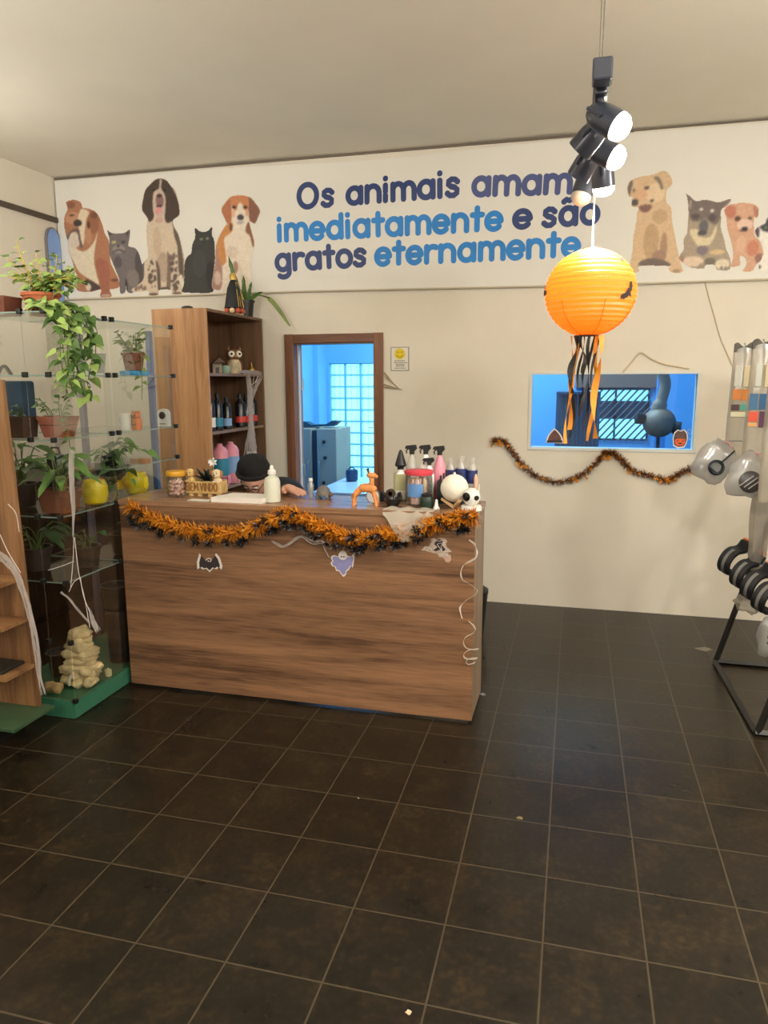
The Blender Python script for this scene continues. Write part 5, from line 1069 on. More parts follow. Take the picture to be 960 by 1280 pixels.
# orange giraffe figure (bending)
p = CP(-.98, 3.42); t = thing('giraffe_figurine', 'orange spotted giraffe figurine bending its neck on the counter', 'figurine', p); GI = mat('giraffe_orange', (216, 142, 80), .55, noise=.28, scale=40)
bm = NB(); x, y, z = p
tube(bm, smooth_path([(x-.050, y, z+.06), (x-.02, y, z+.085), (x+.022, y, z+.088), (x+.045, y, z+.072)], 5), [.016]*5+[.022]*5+[.022]*5+[.018], 12)
tube(bm, smooth_path([(x+.025, y, z+.085), (x+.030, y, z+.12), (x+.025, y, z+.148)], 5), [.017, .016, .015, .014, .013, .013, .012, .012, .012, .012, .012], 12); obj('body', bm, GI, t, True)
bm = NB(); ball(bm, (x+.03, y-.004, z+.152), (.026, .014, .015)); ball(bm, (x+.052, y-.004, z+.147), (.012, .010, .009)); h = obj('head', bm, GI, t, True)
for s in (-1, 1):
    bm = NB(); tube(bm, [(x+.016, y+s*.008, z+.160), (x+.010, y+s*.010, z+.180)], .003, 6); ball(bm, (x+.0095, y+s*.010, z+.181), .0045, 8, 6); o = obj('horn', bm, mat('horn_brown', (96, 60, 36), .6), t, True); o.parent = h
    for dx, q in ((-.055, -.062), (.046, .056)):
        bm = NB(); tube(bm, smooth_path([(x+dx*.85, y+s*.012, z+.072), (x+(dx+q)/2, y+s*.014, z+.035), (x+q, y+s*.014, z+.0)], 4), .0085, 8); obj('leg', bm, GI, t, True)
bm = NB(); tube(bm, smooth_path([(x-.058, y, z+.065), (x-.07, y, z+.05), (x-.072, y, z+.028)], 4), .004, 6); obj('tail', bm, GI, t, True)
p = CP(-.965, 3.50); t = thing('white_clock', 'small round white-faced clock behind the giraffe figurine', 'clock', p)
bm = NB(); lathe(bm, p+Vector((0, .008, .036)), [(0, 0), (.034, 0), (.036, .003), (.036, .018), (0, .018)], 28, axis=(0, -1, 0)); obj('case', bm, mat('steel', (170, 170, 172), .35, .9), t, True)
bm = NB(); lathe(bm, p+Vector((0, -.0102, .036)), [(0, .0015), (.030, .0015), (.031, 0), (0, 0)], 28, axis=(0, -1, 0)); obj('face', bm, mat('clock_white', (232, 240, 246), .4), t, True)
bm = NB(); box(bm, p.x-.0016, p.y-.0132, p.z+.036, p.x+.0016, p.y-.0124, p.z+.058); box(bm, p.x-.0016, p.y-.0132, p.z+.0345, p.x+.016, p.y-.0124, p.z+.0372); obj('hands', bm, BLK, t)
# desk tools
p = CP(-.885, 3.56); t = thing('tape_dispenser', 'black tape dispenser left of the red-lidded snack jar', 'tape dispenser', p)
bm = NB(); prism(bm, [(-.055, 0), (.05, 0), (.052, .02), (.045, .05), (.037, .05), (.03, .024), (-.02, .026), (-.045, .05), (-.056, .05)], p+Vector((0, .02, 0)), (1, 0, 0), (0, 0, 1), .04); obj('base', bm, BLK, t)
bm = NB(); lathe(bm, p+Vector((-.005, .012, .042)), [(.012, 0), (.024, 0), (.024, .022), (.012, .022), (.012, 0)], 20, axis=(0, -1, 0)); obj('tape_roll', bm, mat('amber_tape', (70, 56, 44), .35), t, True)
p = CP(-.845, 3.43); bm = NB(); lathe(bm, p, [(.02, 0), (.028, .004), (.040, .022), (.042, .04), (.038, .04), (.034, .022), (0, .012)], 24); one('black_bowl', bm, mat('black_gloss', (20, 19, 20), .2), 'small glossy black bowl in front of the tape dispenser', 'bowl', smooth=True)
# big jar with red lid
p = CP(-.735, 3.52); t = thing('snack_jar', 'big clear jar of pale sticks with a red lid and blue label', 'jar', p)
bm = NB(); lathe(bm, p, [(.062, 0), (.068, .006), (.068, .135), (.064, .15), (.063, .15), (.066, .134), (.066, .008), (0, .004)], 32); obj('glass_body', bm, mat_glass('jar_glass', (253, 254, 254), .6), t, True)
for k in range(26):
    a, r = rs.uniform(0, 6.28), .052*rs.random()**.5; bm = NB(); q = p+Vector((r*math.cos(a), r*math.sin(a), .008)); cyl(bm, q, q+Vector((rs.uniform(-.006, .006), rs.uniform(-.006, .006), rs.uniform(.10, .135))), .007, seg=8); obj('snack_stick', bm, mat(('stick_cream', 'stick_pink', 'stick_tan')[k % 3], ((238, 226, 206), (230, 190, 184), (214, 180, 140))[k % 3], .6), t, True)
bm = NB(); lathe(bm, p+Vector((0, 0, .1505)), [(.069, 0), (.071, .003), (.071, .018), (.066, .022), (0, .023)], 32); obj('lid', bm, mat('red_lid', (214, 70, 86), .4), t, True)
bm = NB(); n = 12; a = [bm.verts.new(p+Vector((.0688*math.cos(R(-130+k*70/n)), .0688*math.sin(R(-130+k*70/n)), .045))) for k in range(n+1)]; b = [bm.verts.new(v.co+Vector((0, 0, .065))) for v in a]
for k in range(n): bm.faces.new((a[k], a[k+1], b[k+1], b[k]))
obj('jar_label', bm, mat('label_mid_blue', (96, 140, 196), .5), t, True)
# bottles behind the jar
def spray(p, name, label, r, h, body, group='spray bottles behind the snack jar'):
    t = thing(name, label, 'spray bottle', p, group); bm = NB(); lathe(bm, p, [(r*.92, 0), (r, .005), (r, h*.6), (r*.55, h*.76), (r*.36, h*.8), (r*.36, h*.83), (0, h*.83)], 20); obj('bottle_body', bm, body, t, True)
    x, y, z = p; bm = NB(); cyl(bm, (x, y, z+h*.83), (x, y, z+h*.875), r*.42); prism(bm, [(-.036, h*.93), (-.03, h*.98), (.020, h*1.0), (.026, h*.93), (.012, h*.875), (-.010, h*.875), (-.014, h*.92)], (x, y+.010, z), (1, 0, 0), (0, 0, 1), .02); tube(bm, [(x-.018, y, z+h*.93), (x-.03, y, z+h*.89), (x-.027, y, z+h*.84)], .004, 6); obj('trigger_head', bm, BLK, t)
    return t
CLR = mat_film('clear_plastic', (226, 222, 210), .45, edge=.1)
spray(CP(-.80, 3.655), 'spray_bottle', 'clear spray bottle with black trigger, leftmost behind the snack jar', .032, .285, CLR)
spray(CP(-.727, 3.655), 'spray_bottle', 'white spray bottle with black trigger, tallest behind the snack jar', .032, .287, WP)
spray(CP(-.655, 3.655), 'spray_bottle', 'pink spray bottle with black trigger, rightmost of the trio', .032, .283, PNK)
p = CP(-.857, 3.645); t = bottle(p, 'white_bottle', 'white bottle with a black cone nozzle, left of the spray bottles', .036, .17, WP, BLK, mat('label_olive', (196, 196, 150), .5), (.3, .8), None, .42, .06)
bm = NB(); lathe(bm, p+Vector((0, 0, .1725)), [(.026, 0), (.030, .008), (.024, .03), (.010, .075), (.005, .085), (0, .086)], 18); obj('nozzle', bm, BLK, t, True)
spray(CP(-.70, 3.612), 'spray_bottle', 'short white spray bottle just above the red jar lid', .026, .225, WP)
# small dark green tin, cone, pen basket
p = CP(-.675, 3.425); t = thing('green_tin', 'small dark green canister with black lid in front of the snack jar', 'canister', p); bm = NB(); lathe(bm, p, [(.028, 0), (.031, .004), (.031, .05), (.027, .056), (0, .056)], 22); obj('tin_body', bm, mat('bottle_green', (30, 52, 40), .4), t, True); bm = NB(); lathe(bm, p+Vector((0, 0, .0565)), [(.026, 0), (.027, .012), (.012, .018), (0, .018)], 20); obj('lid', bm, BLK, t, True)
p = CP(-.625, 3.41); bm = NB(); lathe(bm, p, [(.017, 0), (.017, .003), (.010, .012), (.005, .045), (0, .047)], 18); one('white_cone', bm, WP, 'little white cone standing right of the dark green canister', 'cone', smooth=True)
p = CP(-.585, 3.60); t = thing('pen_basket', 'dark open basket of pens between the snack jar and the moon lamp', 'basket', p); x, y, z = p; GB = mat('basket_dark', (30, 44, 44), .5)
bm = NB(); w, d, h = .065, .04, .115
for a in (box,):
    box(bm, x-w, y-d, z, x+w, y+d, z+.006); box(bm, x-w, y-d, z+.006, x+w, y-d+.005, z+h); box(bm, x-w, y+d-.005, z+.006, x+w, y+d, z+h); box(bm, x-w, y-d+.005, z+.006, x-w+.005, y+d-.005, z+h); box(bm, x+w-.005, y-d+.005, z+.006, x+w, y+d-.005, z+h)
obj('basket_body', bm, GB, t)
for k in range(8):
    bm = NB(); q = Vector((x-.052+k*.015, y+rs.uniform(-.02, .02), z+.0065)); cyl(bm, q, q+Vector((rs.uniform(-.006, .006), rs.uniform(-.01, .01), rs.uniform(.13, .165))), .0045, seg=8); obj('pen', bm, mat('pen_dark', (40, 38, 44), .4), t, True)
# clear bottles with blue labels behind the moon lamp
for k, (x, y) in enumerate(((-.60, 3.665), (-.545, 3.66), (-.49, 3.665))):
    bottle(CP(x, y), 'clear_bottle', ('clear bottle with navy label behind the pen basket', 'clear bottle with navy label, middle of the three behind the moon lamp', 'clear bottle with navy label, right of the three behind the moon lamp')[k], .028, .225+.01*(k == 1), CLR, CLR, NVB, (.42, .72), 'clear bottles behind the moon lamp', .5, .12)
p = CP(-.462, 3.60); t = thing('taper_candle', 'slim peach candle in a small holder right of the moon lamp', 'candle', p); bm = NB(); lathe(bm, p, [(.018, 0), (.02, .004), (.012, .012), (.012, .03), (0, .03)], 16); obj('holder', bm, mat('brass', (190, 150, 76), .35, .8), t, True); bm = NB(); lathe(bm, p+Vector((0, 0, .0305)), [(.010, 0), (.010, .10), (.004, .118), (0, .12)], 14); obj('candle', bm, mat('peach_wax', (222, 176, 150), .5), t, True)
# moon lamp
p = CP(-.545, 3.45); t = thing('moon_lamp', 'round white moon lamp on a wooden stand on the counter', 'lamp', p)
bm = NB(); ball(bm, p+Vector((0, 0, .098)), .067, 32, 20); bmesh.ops.translate(bm, verts=bm.verts[:], vec=(0, 0, 0)); obj('globe', bm, mat('moon_white', (236, 230, 214), .7, noise=.05, scale=30, bump=.4), t, True)
for a in (0, 120, 240):
    bm = NB(); c, s = math.cos(R(a-60)), math.sin(R(a-60)); ax = Vector((c, s, 0))
    prism(bm, [(-.004, 0), (.008, 0), (.066, .040), (.060, .050), (-.004, .010)], p+ax.cross(Vector((0, 0, 1)))*-.006, ax, (0, 0, 1), .012); obj('wooden_leg', bm, mat_wood('beech', (206, 164, 112), (230, 194, 146), 'x', 2), t)
bm = NB(); ball(bm, p+Vector((.0, .0, .169)), (.006, .006, .006), 8, 6); obj('cap_knob', bm, WP, t, True)
# pan camera
p = CP(-.455, 3.40); t = thing('pan_camera', 'white pan-tilt security camera with a black face at the counter right end', 'camera', p)
bm = NB(); lathe(bm, p, [(.044, 0), (.05, .004), (.05, .018), (.044, .026), (0, .026)], 28); obj('base', bm, WP, t, True)
bm = NB(); ball(bm, p+Vector((0, 0, .066)), (.042, .040, .043), 24, 16); obj('head', bm, WP, t, True)
bm = NB(); lathe(bm, p+Vector((-.019, -.031, .070)), [(0, 0), (.020, 0), (.021, .004), (.012, .008), (0, .008)], 24, axis=(-.55, -1, 0)); obj('lens', bm, mat('lens_black', (14, 14, 18), .15), t, True, 'black lens disc')
bm = NB(); lathe(bm, p+Vector((.026, -.028, .066)), [(0, 0), (.012, 0), (.012, .005), (0, .006)], 20, axis=(.5, -.85, 0)); obj('speaker', bm, mat('lens_black', (14, 14, 18), .15), t, True)
for s in (-1, 1): bm = NB(); cyl(bm, p+Vector((s*.03, .02, .08)), p+Vector((s*.034, .022, .125)), .003, .002, 8); obj('antenna', bm, WP, t, True)
# gauze cloth over the front edge
bm = NB(); nx, ny = 26, 22; G = []
for i in range(nx+1):
    u = i/nx; row = []
    for k in range(ny+1):
        v = k/ny; L = .10+.115*math.sin(math.pi*u)**1.4; s = v*L*1.0
        yy = 3.40-min(s, .075)-max(0, min(.075, s-.075))*.75; zz = CT+.004+.004*math.sin(u*19+v*5)-max(0, s-.078)*1.05
        if s > .15: yy -= .004*math.sin(u*16)
        row.append(bm.verts.new((-.86+.245*u+.01*math.sin(v*6), yy, zz)))
    G.append(row)
for a, b in zip(G, G[1:]):
    for k in range(ny): bm.faces.new((a[k], b[k], b[k+1], a[k+1]))
one('gauze_cloth', bm, mat_film('gauze', (216, 206, 190), .86, transl=.35), 'frayed off-white gauze cloth draped over the front edge of the counter', 'cloth', smooth=True)

# ------------------------------------------------------------ person seated behind the counter
stool = thing('stool', 'black round stool under the person behind the counter', 'stool', (-1.80, 4.52, 0))
bm = NB(); lathe(bm, (-1.80, 4.52, .44), [(.15, 0), (.17, .012), (.17, .04), (.15, .052), (0, .055)], 24); obj('seat', bm, mat('black_vinyl', (30, 28, 28), .5), stool, True)
for a in (45, 135, 225, 315):
    bm = NB(); cyl(bm, (-1.80+.10*math.cos(R(a)), 4.52+.10*math.sin(R(a)), .44), (-1.80+.17*math.cos(R(a)), 4.52+.17*math.sin(R(a)), 0), .012); obj('leg', bm, mat('steel', (170, 170, 172), .35, .9), stool, True)
per = thing('person', 'person in a black cap and glasses, head bowed over the desk behind the counter', 'person', (-1.80, 4.45, 0))
SKIN = mat('skin', (216, 164, 140), .55, noise=.06, scale=14); CLOTH = mat('dark_shirt', (30, 28, 32), .85, noise=.3, scale=40); PANT = mat('dark_trousers', (36, 38, 46), .9)
def skin_mesh(name, verts, edges, m, parent, levels=2, root=0):
    """one continuous surface grown round a skeleton: verts = (point, radius)"""
    me = bpy.data.meshes.new(name); off = wloc(parent)
    me.from_pydata([Vector(v[0])-off for v in verts], edges, []); o = bpy.data.objects.new(name, me); COL.objects.link(o); o.parent = parent
    sk = o.modifiers.new('skin', 'SKIN'); sk.use_smooth_shade = True
    for i, v in enumerate(verts):
        r = v[1]; me.skin_vertices[0].data[i].radius = (r, r) if not isinstance(r, tuple) else r; me.skin_vertices[0].data[i].use_root = (i == root)
    sb = o.modifiers.new('smooth', 'SUBSURF'); sb.levels = levels; sb.render_levels = levels; me.materials.append(m); return o
# clothed body: pelvis, chest, neck base, arms to the cuffs
X0 = -1.81
Vb = [((X0, 4.50, .635), .135), ((X0, 4.45, .76), .13), ((X0-.005, 4.36, .92), .135), ((X0-.01, 4.27, .965), .10), ((X0-.012, 4.20, 1.03), .058),
      ((X0-.15, 4.29, .93), .062), ((X0-.225, 4.16, .86), .052), ((X0-.22, 3.97, .81), .042), ((X0-.13, 3.84, .79), .036),
      ((X0+.14, 4.29, .93), .060), ((X0+.18, 4.12, .865), .050), ((X0+.205, 4.00, .885), .045), ((X0+.22, 3.93, .925), .040),
      ((X0-.10, 4.40, .60), .095), ((X0-.13, 4.10, .565), .072), ((X0-.14, 4.08, .12), .05), ((X0+.10, 4.40, .60), .095), ((X0+.13, 4.10, .565), .072), ((X0+.14, 4.08, .12), .05)]
Eb = [(0, 1), (1, 2), (2, 3), (3, 4), (3, 5), (5, 6), (6, 7), (7, 8), (3, 9), (9, 10), (10, 11), (11, 12), (0, 13), (13, 14), (14, 15), (0, 16), (16, 17), (17, 18)]
skin_mesh('clothed_body', Vb, Eb, CLOTH, per)
for s in (-1, 1):
    bm = NB(); q = Vector((X0+s*.14, 4.04, 0)); ball(bm, q+Vector((0, -.03, .045)), (.045, .12, .045)); box(bm, q.x-.042, q.y-.14, 0.0, q.x+.042, q.y+.08, .02, .008); obj('shoe', bm, BLK, per, True)
def hand(wr, d, up, side, parent, curl, arm=None):
    """palm, four fingers and a thumb as one skinned surface; d = finger direction, side = towards the thumb"""
    d, up, side = Vector(d).normalized(), Vector(up).normalized(), Vector(side).normalized(); wr = Vector(wr); V = [(Vector(arm or wr-d*.05), .036 if arm else .024), (wr, .025), (wr+d*.045, (.030))]; E = [(0, 1), (1, 2)]
    for f, (off, L) in enumerate(((.030, .070), (.011, .080), (-.010, .074), (-.030, .058))):
        b = wr+d*.075+side*off; V.append((b, .0105)); E.append((2, len(V)-1)); p0 = b; dd = d.copy()+side*off*2.2; dd.normalize()
        for k, fr in enumerate((.45, .32, .23)):
            dd = (dd*math.cos(curl)-up*math.sin(curl)).normalized(); p0 = p0+dd*L*fr; V.append((p0, .0092-.0008*k)); E.append((len(V)-2, len(V)-1))
    t0 = wr+d*.018+side*.030-up*.004; V.append((t0, .013)); E.append((1, len(V)-1)); p0 = t0
    for k, (fr, dr) in enumerate(((.034, d*.75+side*.75), (.028, d*1.0+side*.30-up*.15))):
        p0 = p0+dr.normalized()*fr; V.append((p0, .0105-.001*k)); E.append((len(V)-2, len(V)-1))
    return skin_mesh('hand', V, E, SKIN, parent, 2, 1)
hand((X0+.31, 3.645, 1.083), (.90, -.40, -.10), (0, 0, 1), (-.40, -.90, 0), per, .10, (X0+.22, 3.93, .93))
bm = NB(); tube(bm, [(X0+.292, 3.700, 1.062), (X0+.297, 3.685, 1.068)], .031, 14); obj('bracelet', bm, BLK, per, True)
hand((X0-.075, 3.80, .790), (.75, -.60, -.08), (0, 0, 1), (.6, .75, 0), per, .18)
# head: one sculpted surface with nose, brow, mouth and ears, bowed on the neck
HC = Vector((X0-.036, 4.02, 1.070))
HM = Matrix.Translation(HC) @ Euler((R(38), 0, R(4))).to_matrix().to_4x4()
def hp(x, y, z): return HM @ Vector((x, y, z))
bm = NB(); bmesh.ops.create_icosphere(bm, subdivisions=4, radius=1.0)
for v in bm.verts:
    x, y, z = v.co; w_ = .073*(1-.20*max(0, -z)**1.3); q = Vector((x*w_, y*.092, z*.112))
    if y < 0:
        q.y += .010*(1 if z < -.15 else 0)*abs(x)
        n = math.exp(-((x/.16)**2+((z+.18)/.22)**2)); q.y -= .022*n*(1 if z > -.5 else .5)
        for s in (-1, 1): q.y += .010*math.exp(-(((x-s*.36)/.17)**2+((z-.05)/.13)**2))
        q.y -= .006*math.exp(-((z-.22)/.1)**2)*(1-abs(x)**2)
        q.y -= .008*math.exp(-((x/.26)**2+((z+.56)/.07)**2)); q.y += .006*math.exp(-((x/.3)**2+((z+.50)/.03)**2)); q.y -= .010*math.exp(-((x/.3)**2+((z+.86)/.14)**2))
    v.co = HM @ q
for s in (-1, 1):
    ball(bm, hp(s*.076, .006, -.008), (.011, .020, .031), 12, 8, Euler((R(38), 0, R(4+s*15))))
tube(bm, [hp(0, .035, -.08), HC+Vector((.006, .10, -.085)), Vector((X0-.012, 4.20, 1.02))], [.050, .050, .054], 14); obj('head', bm, SKIN, per, True, angle=180)
for s in (-1, 1):
    bm = NB(); ball(bm, hp(s*.027, -.079, .008), .0115, 14, 10); e = obj('eye', bm, mat('eye_white', (232, 226, 206), .3), per, True)
    bm = NB(); ball(bm, hp(s*.027, -.0885, .006), .0045, 8, 6); e2 = obj('iris', bm, mat('pupil', (26, 20, 18), .2), per, True); e2.parent = e
    bm = NB(); tube(bm, [hp(s*.012, -.090, .028), hp(s*.03, -.090, .033), hp(s*.046, -.078, .027)], .0035, 6); obj('eyebrow', bm, mat('hair_black', (20, 17, 16), .7), per, True)
bm = NB(); tube(bm, [hp(-.02, -.0905, -.058), hp(-.008, -.0965, -.0555), hp(.008, -.0965, -.0555), hp(.02, -.0905, -.058)], .0045, 8); obj('lips', bm, mat('lips', (170, 96, 88), .5), per, True)
bm = NB()
for s in (-1, 1):
    tube(bm, [hp(s*.028+.024*math.cos(a), -.103+.006*abs(math.cos(a)), .004+.017*math.sin(a)) for a in [2*math.pi*k/20 for k in range(21)]], .0026, 6); tube(bm, [hp(s*.052, -.098, .008), hp(s*.076, -.03, .012), hp(s*.078, .012, .012)], .0022, 6)
tube(bm, [hp(-.005, -.104, .008), hp(.005, -.104, .008)], .0022, 6); obj('glasses', bm, mat('glasses_black', (18, 17, 18), .3), per, True)
# black knitted cap with a rolled band and dark hair at the nape
bm = NB(); prof = [(.083, -.0), (.092, .02), (.093, .045), (.084, .075), (.062, .102), (.030, .118), (0, .122)]
lathe(bm, hp(0, .018, .034), prof, 28, axis=(HM.to_3x3() @ Vector((0, .25, 1))), sx=.98, sy=1.08); obj('cap', bm, mat('cap_black', (22, 21, 22), .9, noise=.2, scale=60, bump=.3), per, True, angle=180)
bm = NB(); ax = (HM.to_3x3() @ Vector((0, .25, 1))).normalized(); s_, t_ = frame_of(ax); c = hp(0, .018, .034)
tube(bm, [c+ax*.012+s_*(.089*math.cos(a))+t_*(.097*math.sin(a)) for a in [2*math.pi*k/32 for k in range(33)]], .016, 10); obj('cap_band', bm, mat('cap_black', (0, 0, 0)), per, True, angle=180)
bm = NB()
for s in (-1, 1): ball(bm, hp(s*.070, .045, -.02), (.022, .042, .055), 14, 10, Euler((R(38), 0, 0)))
ball(bm, hp(0, .078, -.03), (.064, .032, .06), 16, 12, Euler((R(38), 0, 0))); obj('hair', bm, mat('hair_black', (20, 17, 16), .7), per, True, angle=180)
bm = NB(); prism(bm, [(-.13, -.09), (.13, -.09), (.13, .09), (-.13, .09)], (X0-.0, 3.84, .7505), (1, 0, 0), (0, 1, 0), .012); one('notebook', bm, mat('notebook_white', (232, 230, 224), .7), 'white notebook on the desk under the bowed head', 'notebook')

# ------------------------------------------------------------ tinsel garlands
TIO = mat('tinsel_orange', (252, 160, 48), .35, spec=.8, noise=.3, scale=50); TIB = mat('tinsel_black', (24, 20, 20), .35, spec=.8); TIR = mat('tinsel_rust', (128, 74, 36), .45, noise=.4, scale=50)
def tinsel(path, R0, n, bms, pick, w=.004, flat=.35, seed=1, fall=.0):
    rs = random.Random(seed); P = smooth_path(path, 14)
    for k in range(n):
        i = rs.randrange(len(P)-1); f = rs.random(); c = P[i].lerp(P[i+1], f); d = (P[i+1]-P[i]).normalized()
        s, t = frame_of(d); a = rs.uniform(0, 6.28); u = (s*math.cos(a)+t*math.sin(a)+d*rs.uniform(-.7, .7)).normalized(); u.y = -abs(u.y)*flat-.05 if u.y > -flat*.1 else u.y
        u.normalize(); L = R0*rs.uniform(.55, 1.15); tip = c+u*L+Vector((0, 0, -fall*L)); q = u.cross(d); q = (q if q.length > .1 else s).normalized()
        q = (q+d*rs.uniform(-.6, .6)).normalized(); b = bms[pick(rs, u)]
        v = [b.verts.new(c-q*w*.3), b.verts.new(c+q*w*.3), b.verts.new(c.lerp(tip, .55)+q*w*.6+Vector((0, -.002, 0))), b.verts.new(tip), b.verts.new(c.lerp(tip, .55)-q*w*.6)]
        b.faces.new(v)
gy = CY0-.022
pts = [(p_[0], gy, p_[1]) for p_ in [(-2.232, 1.011), (-2.131, 0.968), (-1.994, 0.924), (-1.835, 0.902), (-1.656, 0.898), (-1.502, 0.942), (-1.392, 0.996), (-1.324, 1.011), (-1.225, 0.975), (-1.122, 0.936), (-1.033, 0.905), (-0.932, 0.910), (-0.840, 0.938), (-0.762, 0.942), (-0.665, 0.977), (-0.570, 1.009), (-0.484, 1.028), (-0.417, 1.042)]]
t = thing('counter_garland', 'orange and black tinsel garland draped along the counter front', 'garland', (pts[8][0], gy, pts[8][2]))
bo_, bb_ = NB(), NB()
tinsel(pts, .060, 4800, (bo_, bb_), lambda r, u: 0 if r.random() < .93 else 1, .0066, seed=4, fall=.12)
rs = random.Random(9); P = smooth_path(pts, 14)
for k in range(90):                                         # clumps of black strands along the lower edge
    i = rs.randrange(3, len(P)-4); c = P[i]+Vector((rs.uniform(-.01, .01), -.034, -rs.uniform(.028, .064) if rs.random() < .85 else rs.uniform(.0, .02)))
    for m_ in range(26):
        u = Vector((rs.uniform(-1, 1), -abs(rs.uniform(.1, .9)), rs.uniform(-1, .7))).normalized(); q = u.cross(Vector((rs.uniform(-1, 1), 1, rs.uniform(-1, 1)))).normalized(); L = rs.uniform(.018, .038)
        v = [bb_.verts.new(c-q*.001), bb_.verts.new(c+u*L*.5+q*.003), bb_.verts.new(c+u*L), bb_.verts.new(c+u*L*.5-q*.003)]; bb_.faces.new(v)
obj('orange_tinsel', bo_, TIO, t, recalc=False); obj('black_tinsel', bb_, TIB, t, recalc=False, label='clumps of black tinsel strands')
bm = NB(); tube(bm, smooth_path(pts, 6), .0025, 5); obj('wire', bm, mat('wire_dark', (60, 52, 44), .4, .6), t, True)
wy = YB-.018
pts = [(p_[0], wy, p_[1]) for p_ in [(-0.572, 1.218), (-0.485, 1.220), (-0.420, 1.134), (-0.337, 1.038), (-0.222, 0.959), (-0.080, 0.935), (0.056, 0.979), (0.146, 1.056), (0.212, 1.136), (0.271, 1.149), (0.338, 1.100), (0.405, 1.029), (0.523, 0.998), (0.645, 0.969), (0.729, 1.027), (0.848, 1.074), (0.918, 1.097)]]
t = thing('wall_garland', 'thin brown and orange tinsel garland looped under the pass-through window', 'garland', (pts[6][0], wy, pts[6][2]))
b1, b2 = NB(), NB(); tinsel(pts, .040, 2600, (b1, b2), lambda r, u: 0 if r.random() < .9 else 1, .0055, seed=6)
rs = random.Random(19); P = smooth_path(pts, 14)
for k in range(30):
    i = rs.randrange(3, len(P)-3); c = P[i]+Vector((rs.uniform(-.03, .03), -.015, rs.uniform(-.04, .01)))
    for m_ in range(14):
        u = Vector((rs.uniform(-1, 1), -abs(rs.uniform(.1, .9)), rs.uniform(-1, 1))).normalized(); q = u.cross(Vector((rs.uniform(-1, 1), 1, 0))).normalized(); L = rs.uniform(.012, .026)
        b2.faces.new([b2.verts.new(c-q*.001), b2.verts.new(c+u*L*.5+q*.003), b2.verts.new(c+u*L), b2.verts.new(c+u*L*.5-q*.003)])
obj('brown_tinsel', b1, TIR, t, recalc=False); obj('orange_tinsel', b2, TIO, t, recalc=False); bm = NB(); tube(bm, smooth_path(pts, 6), .0025, 5); obj('wire', bm, mat('wire_dark', (60, 52, 44), .4, .6), t, True)

# ------------------------------------------------------------ paper cut-outs on the counter
def card(poly, y, th, bm): # outline in (x,z) at depth y, towards the room
    a = [bm.verts.new((p_[0], y-th, p_[1])) for p_ in poly]; b = [bm.verts.new((p_[0], y, p_[1])) for p_ in poly]; bm.faces.new(a); bm.faces.new(b[::-1])
    for i in range(len(a)): j = (i+1) % len(a); bm.faces.new((a[j], a[i], b[i], b[j]))
def grow(poly, k):
    cx = sum(p_[0] for p_ in poly)/len(poly); cz = sum(p_[1] for p_ in poly)/len(poly); return [(cx+(p_[0]-cx)*k, cz+(p_[1]-cz)*k) for p_ in poly]
STW = mat('sticker_white', (230, 222, 216), .6); STK = mat('sticker_dark', (52, 42, 46), .6); SY = CY0-.0006
def centre(poly): return (sum(q[0] for q in poly)/len(poly), SY, min(q[1] for q in poly))
bat = [(-1.848, 0.772), (-1.835, 0.752), (-1.818, 0.738), (-1.806, 0.749), (-1.792, 0.750), (-1.783, 0.740), (-1.769, 0.756), (-1.759, 0.777), (-1.740, 0.755), (-1.728, 0.714), (-1.733, 0.696), (-1.746, 0.706), (-1.761, 0.695), (-1.776, 0.700), (-1.798, 0.679), (-1.815, 0.695), (-1.834, 0.690), (-1.847, 0.698), (-1.864, 0.690), (-1.864, 0.727)]
t = thing('bat_cutout', 'dark bat paper cut-out with pale outline on the counter front', 'paper cut-out', centre(bat))
bm = NB(); card(grow(bat, 1.06), SY, .0012, bm); obj('outline_card', bm, STW, t); bm = NB(); card(grow(bat, .86), SY-.0013, .0008, bm); obj('bat_shape', bm, STK, t)
bm = NB(); bz = [(-1.802, 0.735), (-1.790, 0.735)]
for q in bz: lathe(bm, (q[0], SY-.0022, q[1]), [(0, 0), (.004, 0), (.003, .0008), (0, .0008)], 10, axis=(0, -1, 0))
obj('bat_eyes', bm, STW, t)
gh = [(-1.086, 0.820), (-1.072, 0.829), (-1.057, 0.821), (-1.049, 0.806), (-1.031, 0.803), (-1.025, 0.811), (-1.015, 0.804), (-1.019, 0.773), (-1.025, 0.749), (-1.032, 0.758), (-1.042, 0.739), (-1.055, 0.728), (-1.059, 0.712), (-1.071, 0.703), (-1.082, 0.713), (-1.092, 0.728), (-1.106, 0.729), (-1.112, 0.747), (-1.125, 0.751), (-1.133, 0.768), (-1.124, 0.775), (-1.132, 0.793), (-1.115, 0.804), (-1.095, 0.799)]
t = thing('ghost_cutout', 'lilac ghost paper cut-out with raised arms on the counter front', 'paper cut-out', centre(gh))
gh = [tuple(float(v) for v in q) for q in smooth_poly(gh, 3)]
bm = NB(); card(grow(gh, 1.05), SY, .0012, bm); obj('outline_card', bm, STW, t); bm = NB(); card(grow(gh, .92), SY-.0013, .0008, bm); obj('ghost_body', bm, mat('ghost_lilac', (150, 148, 200), .6, noise=.25, scale=9), t)
hd = (-1.072, 0.806, 0.022, 0.022); bm = NB(); lathe(bm, (hd[0], SY-.0022, hd[1]), [(0, .0008), (hd[2], .0008), (hd[2], 0), (0, 0)], 20, axis=(0, -1, 0)); obj('ghost_face', bm, mat('ghost_white', (236, 226, 226), .6), t)
